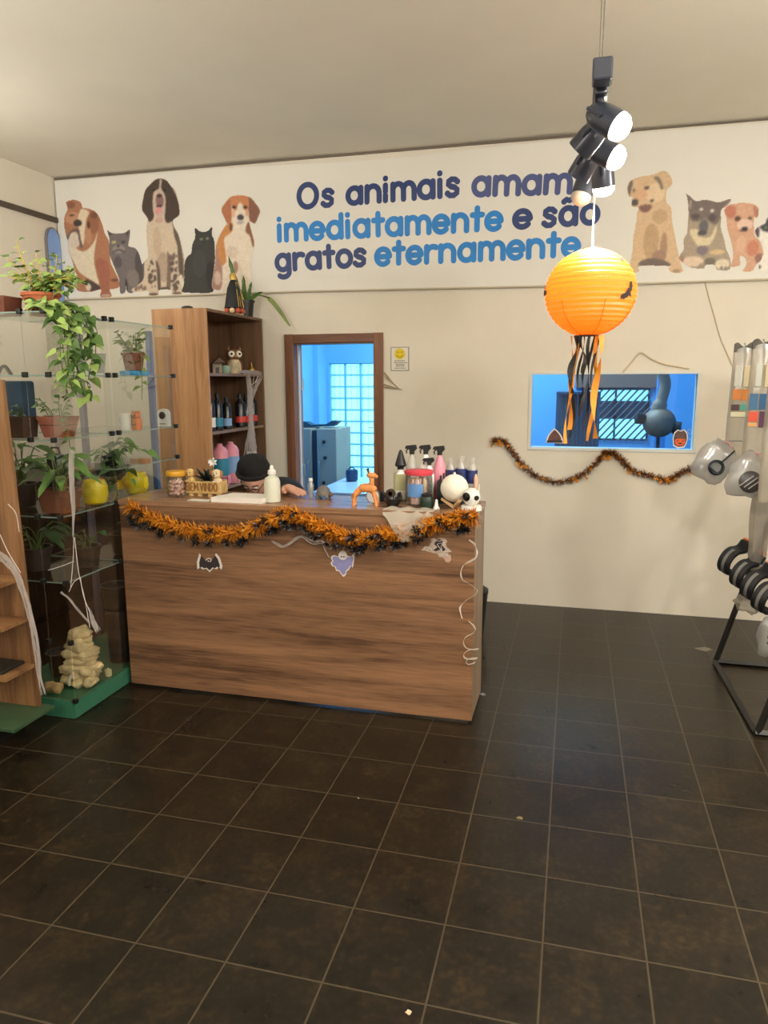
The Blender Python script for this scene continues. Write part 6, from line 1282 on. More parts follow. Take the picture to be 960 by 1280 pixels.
for dx in (-6, 6):
    q = (hd[0]+dx*.00105, hd[1]-.005); bm = NB(); lathe(bm, (q[0], SY-.0031, q[1]), [(0, .0006), (.0042, .0006), (.0042, 0), (0, 0)], 12, axis=(0, -1, 0)); obj('ghost_eye', bm, STK, t)
sk = [(-0.680, 0.856), (-0.663, 0.875), (-0.642, 0.876), (-0.632, 0.900), (-0.634, 0.913), (-0.617, 0.917), (-0.604, 0.908), (-0.589, 0.921), (-0.564, 0.916), (-0.554, 0.904), (-0.563, 0.894), (-0.554, 0.873), (-0.533, 0.858), (-0.547, 0.851), (-0.558, 0.847), (-0.539, 0.839), (-0.535, 0.817), (-0.546, 0.803), (-0.560, 0.805), (-0.575, 0.827), (-0.594, 0.826), (-0.600, 0.841), (-0.629, 0.846), (-0.657, 0.852)]
t = thing('skeleton_cutout', 'sprawled skeleton paper cut-out at the right of the counter front', 'paper cut-out', centre(sk))
bm = NB(); card(sk, SY, .0012, bm); obj('outline_card', bm, mat('skeleton_pale', (190, 170, 154), .6, noise=.3, scale=60), t)
bm = NB(); card([(q[0], q[1]) for q in [(-0.610, 0.901), (-0.592, 0.915), (-0.576, 0.903), (-0.582, 0.887), (-0.563, 0.866), (-0.575, 0.849), (-0.588, 0.864), (-0.607, 0.854), (-0.623, 0.858), (-0.601, 0.875), (-0.617, 0.888)]], SY-.0013, .0006, bm); obj('dark_coat', bm, STK, t)
bones = [(-0.676, 0.856), (-0.635, 0.866), (-0.626, 0.853), (-0.658, 0.871), (-0.601, 0.902), (-0.570, 0.910), (-0.585, 0.880), (-0.578, 0.855), (-0.536, 0.856), (-0.569, 0.856), (-0.591, 0.832), (-0.575, 0.824), (-0.553, 0.838), (-0.604, 0.889), (-0.563, 0.901), (-0.617, 0.911), (-0.629, 0.894)]
for a, b in ((0, 1), (1, 2), (3, 1), (4, 5), (5, 6), (6, 7), (7, 8), (9, 10), (11, 12), (13, 14), (15, 16), (13, 7)):
    bm = NB(); p0, p1 = bones[a], bones[b]; tube(bm, [(p0[0], SY-.002, p0[1]), (p1[0], SY-.002, p1[1])], .0032, 6, flat=.4); obj('bone', bm, STW, t, True)
e = (-0.552, 0.820, 0.010, 0.011); bm = NB(); lathe(bm, (e[0], SY-.0014, e[1]), [(0, .0012), (e[2]*1.2, .001), (e[2]*1.2, 0), (0, 0)], 18, axis=(0, -1, 0)); obj('skull', bm, mat('skull_pink', (206, 160, 142), .6), t, True)
# curled paper streamer down the right front edge
cu = [(-0.451, 0.920), (-0.423, 0.901), (-0.411, 0.867), (-0.419, 0.835), (-0.452, 0.811), (-0.476, 0.794), (-0.487, 0.758), (-0.475, 0.727), (-0.450, 0.713), (-0.419, 0.689), (-0.409, 0.674), (-0.421, 0.654), (-0.458, 0.629), (-0.483, 0.598), (-0.487, 0.575), (-0.478, 0.533)]
t = thing('curled_streamer', 'white curled paper streamer hanging down the right front edge of the counter', 'streamer', (cu[8][0], SY-.02, cu[-1][1]))
P = smooth_path([(q[0], SY-.012-.010*math.sin(i*1.1), q[1]) for i, q in enumerate(cu)], 5); n = len(P); CUW = mat('streamer_white', (238, 226, 210), .6)
bm = NB(); ribbon(bm, P, [Vector((math.cos(i*.22)*.8, -.5, .55)) for i in range(n)], [.005+.009*abs(math.sin(i*.21+.4)) for i in range(n)], .0006); obj('upper_curl', bm, CUW, t, True)
cu2 = [(-0.447, 0.525), (-0.422, 0.509), (-0.412, 0.487), (-0.427, 0.463), (-0.461, 0.440), (-0.469, 0.416), (-0.454, 0.395), (-0.426, 0.386), (-0.397, 0.387), (-0.448, 0.375), (-0.466, 0.357), (-0.456, 0.341), (-0.418, 0.337), (-0.403, 0.341), (-0.444, 0.333), (-0.454, 0.323), (-0.443, 0.312), (-0.415, 0.318), (-0.409, 0.326)]
P = smooth_path([(q[0], SY-.012-.010*math.sin(i*1.3), q[1]) for i, q in enumerate(cu2)], 5); n = len(P)
bm = NB(); ribbon(bm, P, [Vector((.3, -.4, .8))]*n, [.005+.006*abs(math.sin(i*.2)) for i in range(n)], .0006); obj('lower_curl', bm, CUW, t, True)
q = [(-0.403, 1.034)]; bm = NB(); lathe(bm, (CX1-.012, CY0-.0065, q[0][1]), [(0, .006), (.008, .004), (.009, 0), (0, 0)], 12, axis=(0, -1, 0)); one('white_tack', bm, WP, 'tiny white tack at the top right corner of the counter', 'tack')

# ------------------------------------------------------------ cobwebs of stretched cotton
WEB = mat_film('cotton_web', (226, 218, 214), .34, transl=.4); WEBT = mat('web_thread', (216, 208, 204), .9)
def web(name, label, strips, threads, seed=1, solid=None, group=None):
    """strips: (points, widths); threads: point lists"""
    allp = [Vector(q) for s in strips for q in s[0]]+[Vector(q) for th in threads for q in th]
    t = thing(name, label, 'cobweb', min(allp, key=lambda v: v.z), group); rs = random.Random(seed)
    for P, W_ in strips:
        PP = smooth_path(P, 6); n = len(PP); ww = [np.interp(i/(n-1), np.linspace(0, 1, len(W_)), W_) for i in range(n)]
        bm = NB()
        for k in range(9):
            off = rs.uniform(-.5, .5); ph = rs.uniform(0, 6); pts = []
            for i, q in enumerate(PP):
                d = (PP[min(i+1, n-1)]-PP[max(i-1, 0)]).normalized(); s = d.cross(Vector((.25, -1, 0))).normalized(); pts.append(q+s*(off*ww[i]*.9)+Vector((0, -.003-.003*math.sin(ph+i*.5), 0)))
            ribbon(bm, pts, [(PP[min(i+1, n-1)]-PP[max(i-1, 0)]).cross(Vector((.25, -1, 0))) for i in range(n)], [max(.0012, ww[i]*rs.uniform(.10, .34)*min(1, .25+4*i/n, .25+4*(n-1-i)/n)) for i in range(n)], .0005)
        obj('web_strands', bm, solid or WEB, t, True)
    if threads:
        bm = NB()
        for th in threads: tube(bm, smooth_path(th, 4), .0016, 5)
        obj('web_threads', bm, WEBT, t, True)
    return t
def C3(l, y): return [(q[0], y, q[1]) for q in l]
a = C3([(-2.400, 0.927), (-2.346, 0.895), (-2.302, 0.844), (-2.271, 0.757)], 2.55)+C3([(-2.243, 0.633), (-2.231, 0.506), (-2.228, 0.377), (-2.216, 0.292)], 2.55)
web('cobweb', 'thick white cotton cobweb draped down the wooden shelf unit', [(a, [.05, .045, .04, .03, .035, .03, .028, .03])], [C3([(-2.310, 1.141), (-2.274, 1.101), (-2.266, 1.022)], 2.55), C3([(-2.366, 1.007), (-2.333, 0.931), (-2.278, 0.842)], 2.55)], 3)
b = C3([(-2.213, 1.346), (-2.226, 1.206), (-2.231, 1.056), (-2.242, 0.934), (-2.256, 0.825), (-2.282, 0.687)], 2.862)
web('cobweb', 'thin cotton cobweb strand hanging across the glass display front', [(b[:4], [.035, .022, .016, .006])], [b[3:], C3([(-2.238, 0.934), (-2.231, 0.765), (-2.208, 0.633), (-2.194, 0.496)], 2.862), C3([(-2.399, 0.766), (-2.325, 0.790), (-2.253, 0.818)], 2.862), C3([(-2.293, 0.667), (-2.262, 0.716), (-2.224, 0.742)], 2.862)], 4)
c = C3([(-2.337, 0.663), (-2.288, 0.628), (-2.240, 0.572), (-2.187, 0.516)], 2.862); c2 = C3([(-2.194, 0.595), (-2.177, 0.537), (-2.151, 0.480)], 2.87)
web('cobweb', 'cotton cobweb stretched down to the top of the rock fountain', [(c, [.012, .010, .008, .014]), (c2, [.010, .022, .040])], [C3([(-2.224, 0.742), (-2.215, 0.653), (-2.187, 0.576)], 2.862)], 5)
d = [(-2.335, 5.03, 1.70), (-2.33, 5.04, 1.60), (-2.33, 5.04, 1.48), (-2.33, 5.045, 1.36), (-2.33, 5.04, 1.24), (-2.33, 5.02, 1.10)]
e = [(-2.335, 5.25, 1.69), (-2.33, 5.17, 1.62), (-2.33, 5.10, 1.55), (-2.33, 5.06, 1.48)]
f_ = [(-2.335, 4.86, 1.712), (-2.333, 5.0, 1.716), (-2.333, 5.14, 1.712), (-2.335, 5.28, 1.706)]
web('cobweb', 'white cotton cobweb hanging from the upper shelf of the tall bookcase', [(d, [.05, .035, .045, .03, .07, .13]), (e, [.05, .03, .02, .015]), (f_, [.02, .03, .035, .03])], [[(-2.33, 5.12, 1.69), (-2.33, 5.08, 1.58), (-2.33, 5.05, 1.5)], [(-2.33, 5.2, 1.69), (-2.33, 5.13, 1.64), (-2.33, 5.04, 1.62)]], 6)
g = C3([(-1.435, 0.866), (-1.403, 0.851), (-1.376, 0.841), (-1.339, 0.859), (-1.307, 0.885), (-1.275, 0.897), (-1.239, 0.884), (-1.203, 0.876), (-1.171, 0.886), (-1.145, 0.911)], 3.300)
web('cobweb', 'stretched pale cotton strand on the counter front beside the ghost', [(g, [.012, .014, .012, .014, .016, .012, .012, .012, .012, .008])], [C3([(-1.172, 0.868), (-1.158, 0.834), (-1.138, 0.797)], 3.305), C3([(-1.275, 0.893), (-1.224, 0.861), (-1.172, 0.868)], 3.302)], 7)
h = C3([(-1.387, 1.709), (-1.320, 1.638), (-1.259, 1.586)], 5.335); h2 = C3([(-1.387, 1.615), (-1.332, 1.603), (-1.240, 1.585)], 5.335)
web('cobweb', 'faint beige cobweb on the wall right of the door frame', [(h, [.03, .012, .004]), (h2, [.03, .02, .004])], [], 8, mat_film('beige_web', (196, 176, 146), .5, transl=.3))
# cords on the wall
t = C3([(0.307, 1.699), (0.356, 1.757), (0.399, 1.816), (0.429, 1.831), (0.494, 1.788), (0.572, 1.755), (0.649, 1.739), (0.736, 1.722)], 5.340)
bm = NB(); tube(bm, smooth_path(t, 6), .006, 6); one('slung_rope', bm, mat('beige_cord', (206, 190, 160), .8), 'beige rope slung on the wall above the pass-through window', 'rope', smooth=True)
t = C3([(0.791, 2.293), (0.822, 2.191), (0.866, 2.063), (0.909, 1.934), (0.956, 1.830), (1.001, 1.741)], 5.343)
bm = NB(); tube(bm, smooth_path(t, 6), .0035, 6); one('hanging_cable', bm, mat('beige_cord', (0, 0, 0)), 'thin pale cable running down the wall from the banner to the hanging packs', 'cable', smooth=True)

# ------------------------------------------------------------ smiley notice beside the door
sg = thing('wall_notice', 'white framed notice with yellow smiley face beside the door', 'notice', (-1.263, YB-.006, 1.722))
bm = NB(); box(bm, -1.332, YB-.006, 1.722, -1.194, YB-.0005, 1.895, .001); obj('frame', bm, mat('notice_grey', (150, 142, 140), .5), sg)
bm = NB(); box(bm, -1.326, YB-.0075, 1.728, -1.200, YB-.0062, 1.889); obj('sheet', bm, mat('notice_white', (224, 218, 200), .6), sg)
bm = NB(); lathe(bm, (-1.263, YB-.0077, 1.845), [(0, .001), (.040, .001), (.040, 0), (0, 0)], 32, axis=(0, -1, 0)); f1 = obj('smiley_face', bm, mat('smiley_yellow', (224, 196, 24), .5), sg)
bm = NB()
for s in (-1, 1): lathe(bm, (-1.263+s*.014, YB-.0088, 1.857), [(0, .0008), (.005, .0008), (.005, 0), (0, 0)], 12, axis=(0, -1, 0))
tube(bm, [(-1.263+.024*math.cos(R(a)), YB-.009, 1.845+.024*math.sin(R(a))) for a in range(205, 340, 12)], .0025, 6); o = obj('smile', bm, mat('smiley_ink', (120, 96, 16), .6), sg); o.parent = f1
bm = NB()
for z, w_ in ((1.795, .078), (1.781, .094), (1.768, .060), (1.757, .058), (1.742, .080)):
    x = -1.263-w_/2; rs = random.Random(int(z*1000))
    while x < -1.263+w_/2: l = rs.uniform(.006, .016); box(bm, x, YB-.0083, z-.0028, x+l, YB-.0077, z+.0028); x += l+.003
obj('printed_text', bm, mat('notice_ink', (96, 92, 88), .6), sg)

# ------------------------------------------------------------ stickers on the pass-through window glass
wyy = YB+.0195
hs = [(-0.187, 1.210), (-0.182, 1.242), (-0.168, 1.271), (-0.150, 1.293), (-0.134, 1.310), (-0.112, 1.292), (-0.090, 1.266), (-0.078, 1.244), (-0.072, 1.210)]
t = thing('house_sticker', 'dark haunted house sticker at the lower left of the pass-through window', 'sticker', (hs[0][0]+.05, wyy, hs[0][1]))
bm = NB(); card(grow(hs, 1.08), wyy, .001, bm); obj('sticker_border', bm, STW, t); bm = NB(); card(grow(hs, .84), wyy-.0011, .0008, bm); obj('house_shape', bm, mat('house_brown', (104, 66, 60), .6, noise=.4, scale=60), t)
bm = NB(); b_ = [(-0.182, 1.226), (-0.077, 1.228), (-0.073, 1.210), (-0.185, 1.208)]; card(b_, wyy-.002, .0006, bm); obj('house_base', bm, STK, t)
pk = [(0.667, 1.256), (0.674, 1.290), (0.693, 1.308), (0.712, 1.301), (0.731, 1.310), (0.748, 1.291), (0.755, 1.257), (0.749, 1.223), (0.738, 1.199), (0.700, 1.193), (0.673, 1.208)]
t = thing('pumpkin_sticker', 'orange pumpkin sticker with a spooky face at the lower right of the pass-through window', 'sticker', (pk[0][0]+.06, wyy, min(q[1] for q in pk)))
bm = NB(); card(grow(pk, 1.12), wyy, .001, bm); obj('sticker_border', bm, STW, t); bm = NB(); card(grow(pk, .98), wyy-.0011, .0008, bm); obj('dark_figure', bm, mat('figure_brown', (96, 72, 62), .6, noise=.4, scale=50), t)
pq = [(0.677, 1.246), (0.709, 1.253), (0.741, 1.249), (0.744, 1.224), (0.730, 1.206), (0.696, 1.204), (0.680, 1.220)]; bm = NB(); card(pq, wyy-.002, .0008, bm); obj('pumpkin_shape', bm, mat('pumpkin_orange', (232, 96, 34), .5), t)
bm = NB()
for l in ([(0.688, 1.237), (0.698, 1.241), (0.701, 1.230)], [(0.723, 1.231), (0.725, 1.242), (0.736, 1.236)], [(0.693, 1.221), (0.711, 1.225), (0.732, 1.221), (0.712, 1.213)]): card(l, wyy-.0029, .0005, bm)
obj('carved_face', bm, STK, t)
cl = [(0.756, 1.264), (0.770, 1.257), (0.775, 1.244), (0.764, 1.247), (0.754, 1.298), (0.759, 1.315), (0.774, 1.313), (0.780, 1.295), (0.770, 1.281), (0.759, 1.288), (0.764, 1.300)]
bm = NB(); tube(bm, smooth_path([(q[0], wyy-.002, q[1]) for q in cl[4:]], 5), .0028, 6, flat=.4); tube(bm, smooth_path([(q[0], wyy-.002, q[1]) for q in cl[:4]], 5), .0028, 6, flat=.4); obj('curl', bm, STW, t, True)

# ------------------------------------------------------------ black display rack at the right
def bar(bm, a, b, r=.0125): # square steel tube
    tube(bm, [a, b], r*1.3, 4)
rk = thing('display_rack', 'black square-tube A-frame display rack at the right edge', 'rack', (1.4, 3.99, 0))
RM = mat('rack_black', (24, 22, 20), .45); A, B = Vector((.865, 4.44, .013)), Vector((.893, 3.53, .013)); RXE = 2.0
def on(y, z, s=.255): return Vector((.865+(.028 if y < 4 else 0)+s*z, y, z))
for y in (4.44, 3.53):
    bm = NB(); bar(bm, on(y, .013), on(y, 1.95)); obj('leg', bm, RM, rk)
    bm = NB(); bar(bm, (RXE, y, .013), (RXE-.255*1.93, y, 1.94)); obj('leg', bm, RM, rk)
    bm = NB(); bar(bm, on(y, .013)-Vector((.012, 0, 0)), (RXE, y, .013)); obj('base_rail', bm, RM, rk)
for x0 in (A, Vector((RXE, 4.44, .013))):
    bm = NB(); bar(bm, x0, (x0.x+(.028 if x0 is A else 0), 3.53, .013)); obj('base_rail', bm, RM, rk)
for z in (.66, 1.30, 1.90):
    bm = NB(); bar(bm, on(4.44, z), on(3.53, z)); obj('cross_bar', bm, RM, rk)
def hook(y, z, x):
    bm = NB(); q = on(4.44, z); x0 = q.x+.028*(4.44-y)/.91; tube(bm, [(x0, y, z), (x+.006, y, z), (x, y, z+.015)], .0035, 6); obj('hook', bm, mat('steel', (170, 170, 172), .35, .9), rk, True)
FILM = mat_film('clear_film', (196, 186, 166), .48, transl=.5, edge=.10); SIL = mat_film('silver_film', (196, 194, 190), .55, rough=.2, transl=.35, edge=.12)
# hanging packs of labelled tubs
def pack(y, x0, x1, zt, zb, header, items, label):
    t = thing('hanging_pack', label, 'pack', ((x0+x1)/2, y, zb), 'clear packs on the display rack'); w_ = x1-x0; bm = NB()
    rows = []; n = 12
    for i in range(n+1):
        f = i/n; z = zt-(zt-zb)*f; d = .014+.030*math.sin(math.pi*min(1, f*1.1)); tw = .012*math.sin(f*3); xx0, xx1 = x0-tw*f, x1+tw*f*.3; r = []
        for k in range(12):
            a = 2*math.pi*k/12; r.append(bm.verts.new(((xx0+xx1)/2+(xx1-xx0)/2*math.copysign(abs(math.cos(a))**.6, math.cos(a)), y+d*math.sin(a)*(1+.15*math.sin(k*2+i)), z+.004*math.sin(k*3+i))))
        rows.append(r)
    for a, b in zip(rows, rows[1:]):
        for k in range(12): bm.faces.new((a[k], a[(k+1) % 12], b[(k+1) % 12], b[k]))
    bm.faces.new(rows[-1]); obj('film_bag', bm, FILM, t, True)
    bm = NB(); nx = 10; hp_ = [(x0+w_*i/nx, zt+.016+.012*math.sin(i*.9+y*3)) for i in range(nx+1)]+[(x1, zt-.022), (x0, zt-.022)]; card(hp_, y, .012, bm); obj('dark_header', bm, header, t)
    for nm, c, fx0, fx1, za, zb_ in items:
        bm = NB(); box(bm, x0+w_*fx0, y-.052, zb_, x0+w_*fx1, y-.046, za, .002); obj(nm, bm, mat('pack_'+nm+'_%d_%d_%d' % c, c, .5), t)
    hook(y, zt+.01, (x0+x1)/2); return t
HDR = mat('header_dark', (74, 66, 54), .6, noise=.3, scale=30); CRM = (236, 224, 190); PALE = (214, 216, 204)
pack(4.30, .805, .905, 1.815, 1.16, HDR, [('paper_label', PALE, .06, .34, 1.725, 1.615), ('paper_label', CRM, .50, .92, 1.722, 1.612), ('orange_label', (226, 138, 66), .02, .44, 1.600, 1.545), ('orange_label', (232, 146, 62), .48, .92, 1.600, 1.540), ('dark_label', (86, 62, 62), .0, .40, 1.520, 1.488), ('teal_label', (96, 178, 160), .44, .96, 1.522, 1.490), ('pale_label', (228, 224, 190), .0, .96, 1.480, 1.455)], 'clear hanging pack with orange and teal labels, leftmost on the rack top')
pack(4.12, .855, .955, 1.825, 1.10, HDR, [('paper_label', PALE, .18, .46, 1.730, 1.615), ('paper_label', CRM, .62, .98, 1.728, 1.612), ('blue_label', (70, 118, 160), .0, .38, 1.580, 1.500), ('blue_label', (62, 108, 156), .44, .86, 1.580, 1.500), ('red_label', (232, 92, 64), .0, .44, 1.490, 1.440), ('purple_label', (104, 66, 92), .50, .92, 1.492, 1.410), ('peach_label', (236, 176, 110), .0, .42, 1.434, 1.415)], 'clear hanging pack with blue, red and purple labels on the rack top')
pack(3.94, .905, 1.005, 1.835, 1.05, HDR, [('paper_label', PALE, .2, .9, 1.735, 1.62), ('paper_label', CRM, .22, .95, 1.575, 1.470)], 'clear hanging pack with one large cream label at the right frame edge')
# long grey translucent bags below
def long_bag(x0, x1, y, zt, zb, label):
    bm = NB(); rows = []
    for i in range(15):
        f = i/14; z = zt-(zt-zb)*f; r = []
        for k in range(14): a = 2*math.pi*k/14; pl = 1+.16*math.sin(k*2.7+i*.3); r.append(bm.verts.new(((x0+x1)/2+(x1-x0)/2*math.cos(a)*pl*(.75+.25*math.sin(math.pi*f)), y+.035*math.sin(a)*pl, z)))
        rows.append(r)
    for a, b in zip(rows, rows[1:]):
        for k in range(14): bm.faces.new((a[k], a[(k+1) % 14], b[(k+1) % 14], b[k]))
    bm.faces.new(rows[-1]); t = one('plastic_bag', bm, mat_film('grey_film', (172, 164, 152), .60, transl=.5, edge=.05), label, 'bag', 'long grey bags on the rack', True); return t
long_bag(.935, 1.03, 4.20, 1.145, .64, 'long grey translucent bag hanging below the clear packs, left one')
long_bag(1.02, 1.13, 4.02, 1.20, .58, 'long grey translucent bag hanging at the right frame edge')
hook(4.20, 1.14, .985); hook(4.02, 1.19, 1.075)
# two clear wrapped muzzles
def blister(c, label, rot, disc):
    t = thing('wrapped_muzzle', label, 'muzzle pack', c, 'wrapped muzzles on the rack'); c = Vector(c); bm = NB(); rs = random.Random(int(c.y*100)); bmesh.ops.create_icosphere(bm, subdivisions=3, radius=1)
    for v in bm.verts:
        k = 1+.10*math.sin(v.co.x*5+c.y*7)+.08*math.sin(v.co.z*7+v.co.y*4)+rs.uniform(-.04, .04); v.co = c+Euler((0, rot, 0)).to_matrix() @ Vector((v.co.x*.098*k, v.co.y*.05*k, v.co.z*.118*k))
    obj('clear_wrap', bm, SIL, t, True, angle=70)
    bm = NB(); M3 = Euler((0, rot, 0)).to_matrix()
    if disc:
        lathe(bm, c+M3 @ Vector((.02, -.052, -.02)), [(0, .012), (.045, .010), (.056, 0), (.05, -.02), (0, -.02)], 26, axis=(.1, -1, .1)); obj('muzzle_cup', bm, mat('muzzle_dark', (52, 48, 46), .35), t, True)
        bm = NB()
        for k in (-1, 0, 1): tube(bm, [c+M3 @ Vector((.02+k*.022-.02, -.068, -.055)), c+M3 @ Vector((.02+k*.022+.02, -.068, .015))], .003, 6)
        obj('muzzle_slot', bm, mat('slot_grey', (136, 130, 124), .4), t, True)
    else:
        lathe(bm, c+M3 @ Vector((.015, -.044, -.02)), [(.026, 0), (.04, .006), (.042, .02), (.034, .03), (.03, .012), (.026, 0)], 24, axis=(.1, -1, .1)); obj('muzzle_ring', bm, mat('muzzle_blue_black', (34, 44, 52), .25), t, True)
        bm = NB(); tube(bm, smooth_path([c+M3 @ Vector((.02, -.055, .01)), c+M3 @ Vector((.03, -.055, .05)), c+M3 @ Vector((.045, -.03, .10))], 5), .011, 8, flat=.4); obj('muzzle_strap', bm, BLK, t, True)
    bm = NB(); tube(bm, smooth_path([c+M3 @ Vector((-.03, 0, .10)), c+M3 @ Vector((0, -.005, .125)), c+M3 @ Vector((.04, 0, .10))], 5), .004, 6); obj('tie', bm, mat('tie_pink', (206, 150, 140), .6), t, True)
blister((.735, 4.22, 1.215), 'wrapped muzzle with a dark ring in clear plastic, left one by the window corner', .55, False); hook(4.22, 1.33, .745)
blister((.865, 4.06, 1.165), 'wrapped muzzle with a dark slotted cup in clear plastic, right one', .35, True); hook(4.06, 1.285, .875)
# row of black collars with reflective stripe
cl = None
pos = [(.885, 4.30, .655), (.925, 4.17, .615), (.955, 4.05, .588), (.985, 3.93, .560)]
labs = ['black padded collar with grey stripe and orange tag, first in the row', 'black padded collar with grey stripe and orange tag, second in the row', 'black padded collar with grey stripe and orange tag, third in the row', 'black padded collar with grey stripe and orange tag, nearest the right edge']
c0 = Vector((0, 0, 0)); cl = thing('pet_collar', labs[0], 'collar', (0, 0, 0), 'black pet collars on the rack')
def cpath(r, a0, a1, n=22): return [(r*1.05*math.cos(R(a0+(a1-a0)*i/n)), 0, r*math.sin(R(a0+(a1-a0)*i/n))) for i in range(n+1)]
P = [(.055, 0, .105), (.035, 0, .07)]+[(q[0], 0, q[2]) for q in cpath(.062, 95, 300)]
n = len(P); PP = smooth_path(P, 2); n = len(PP)
bm = NB(); ribbon(bm, PP, [Vector((0, 1, 0))]*n, .062, .016); obj('collar_band', bm, mat('collar_black', (22, 21, 24), .55), cl, True)
bm = NB(); ribbon(bm, [q+Vector((q.x, 0, q.z)).normalized()*.0088 for q in PP[8:-6]], [Vector((0, 1, 0))]*(n-14), .015, .003); obj('grey_stripe', bm, mat('reflective_grey', (112, 110, 106), .35), cl, True)
bm = NB(); box(bm, .030, -.02, .070, .050, .02, .115, .005); box(bm, .062, -.018, .05, .080, .018, .10, .005); obj('buckle', bm, BLK, cl)
bm = NB(); box(bm, .040, -.022, .1155, .072, .022, .122, .002); obj('price_tag', bm, mat('tag_orange', (232, 132, 72), .6), cl)
for k, (q, l) in enumerate(zip(pos, labs)):
    o = cl if k == 0 else copy_tree(cl); o.location = q; o['label'] = l; o.rotation_euler = (R(14), R(8), R(46)); o.scale = (1.12,)*3
    hook(q[1], q[2]+.055, q[0]+.02)
for k, (c, l) in enumerate((((1.005, 3.80, .40), 'crumpled clear bag with a striped black band low on the rack'), ((.935, 4.10, .475), 'thin crumpled clear wrap under the black collars'))):
    bm = NB(); bmesh.ops.create_icosphere(bm, subdivisions=3, radius=1); rs = random.Random(k+3)
    for v in bm.verts: kk = 1+.14*math.sin(v.co.x*6+k)+.12*math.sin(v.co.z*7+v.co.y*5)+rs.uniform(-.05, .05); v.co = Vector(c)+Vector((v.co.x*(.075, .055)[k]*kk, v.co.y*(.06, .13)[k]*kk, v.co.z*(.12, .045)[k]*kk))
    t = thing('clear_bag', l, 'bag', c); obj('film', bm, SIL if k == 0 else FILM, t, True, angle=70)
    if k == 0:
        for j in range(3): bm = NB(); tube(bm, smooth_path([Vector(c)+Vector((-.055, -.075, .05-.03*j)), Vector(c)+Vector((-.01, -.085, .062-.03*j)), Vector(c)+Vector((.045, -.08, .045-.03*j))], 4), .007, 6); obj('dark_stripe', bm, BLK, t, True)
        bm = NB(); box(bm, c[0]-.02, c[1]-.02, c[2]+.12, c[0]+.012, c[1]+.02, c[2]+.165, .003); obj('price_tag', bm, mat('tag_orange', (0, 0, 0)), t); hook(c[1], c[2]+.15, c[0])
    else: hook(c[1], c[2]+.02, c[0])
# ------------------------------------------------------------ bin and scraps on the floor
bn_ = Vector((-0.632, 4.550, 0.028)); bn_.z = 0
t = thing('waste_bin', 'black waste bin just visible behind the right end of the counter', 'bin', bn_); bm = NB(); lathe(bm, bn_, [(.11, 0), (.115, .004), (.14, .30), (.132, .30), (.108, .01), (0, .008)], 28); obj('bin_body', bm, BLK, t, True); bm = NB(); lathe(bm, bn_+Vector((0, 0, .3005)), [(.143, 0), (.143, .02), (.09, .05), (.03, .062), (0, .063)], 28); obj('bin_lid', bm, BLK, t, True)
def scrap(c, r, seed, m, name, label, cat):
    rs = random.Random(seed); poly = [((r*rs.uniform(.6, 1.1))*math.cos(a), (r*rs.uniform(.5, 1))*math.sin(a)) for a in [2*math.pi*k/9 for k in range(9)]]
    bm = NB(); prism(bm, poly, Vector(c)+Vector((0, 0, .0006)), (1, 0, 0), (0, 1, 0), .0018); one(name, bm, m, label, cat)
scrap((-0.360, 1.629, 0.000), .010, 1, mat('scrap_beige', (214, 184, 150), .8), 'paper_scrap', 'small beige scrap on the floor tiles near the bottom of the picture', 'scrap')
scrap((-0.414, 3.672, -0.000), .018, 2, mat('scrap_grey', (150, 146, 138), .8), 'paper_scrap', 'small grey scrap on the floor beside the right counter end', 'scrap')
scrap((-0.138, 2.586, 0.000), .014, 3, mat('scrap_olive', (120, 108, 74), .8), 'leaf_scrap', 'tiny olive leaf scrap on the floor tiles in front of the counter', 'scrap')
scrap((-0.776, 2.564, 0.000), .004, 4, mat('scrap_beige', (0, 0, 0)), 'crumb', 'single pale crumb on the dark tiles left of centre', 'crumb')
scrap((0.839, 4.664, -0.000), .05, 5, mat('dust_grey', (126, 118, 104), .9), 'dust_patch', 'grey dusty paper patch on the floor left of the rack foot', 'scrap')

# ------------------------------------------------------------ blue room seen through door and window
mc = thing('steel_machine', 'blue-grey steel machine with two doors in the blue room behind the doorway', 'machine', (-2.62, 7.25, 0)); MS = mat('machine_steel', (144, 138, 122), .4, .2, noise=.1, scale=3)
x0, x1, y0, y1 = -2.80, -2.36, 7.05, 7.55
bm = NB(); box(bm, x0, y0, .30, x0+.20, y1, 1.17, .006); obj('left_body', bm, MS, mc); bm = NB(); box(bm, x0+.26, y0, .30, x1+.03, y1, 1.17, .006); obj('right_body', bm, MS, mc)
bm = NB(); box(bm, x0+.2005, y0+.03, .30, x0+.2595, y1, 1.15); obj('dark_gap', bm, mat('machine_dark', (26, 44, 58), .5), mc)
bm = NB(); box(bm, x0-.01, y0-.005, 0, x1+.04, y1+.005, .2995, .004); obj('base', bm, mat('machine_dark', (0, 0, 0)), mc)
for k, (z, xx) in enumerate(((1.04, x0+.34), (.88, x0+.35), (.62, x0+.33), (.55, x0+.38), (.95, x0+.06), (.7, x0+.05))):
    bm = NB(); lathe(bm, (xx, y0-.0005, z), [(0, 0), (.018, 0), (.018, .012), (.008, .02), (0, .02)], 12, axis=(0, -1, 0)); obj('knob', bm, BLK, mc, True)
for xx in (x0+.17, x0+.29): bm = NB(); tube(bm, [(xx, y0, .55), (xx, y0-.03, .57), (xx, y0-.03, .82), (xx, y0, .84)], .007, 6); obj('handle', bm, mat('steel', (0, 0, 0)), mc, True)
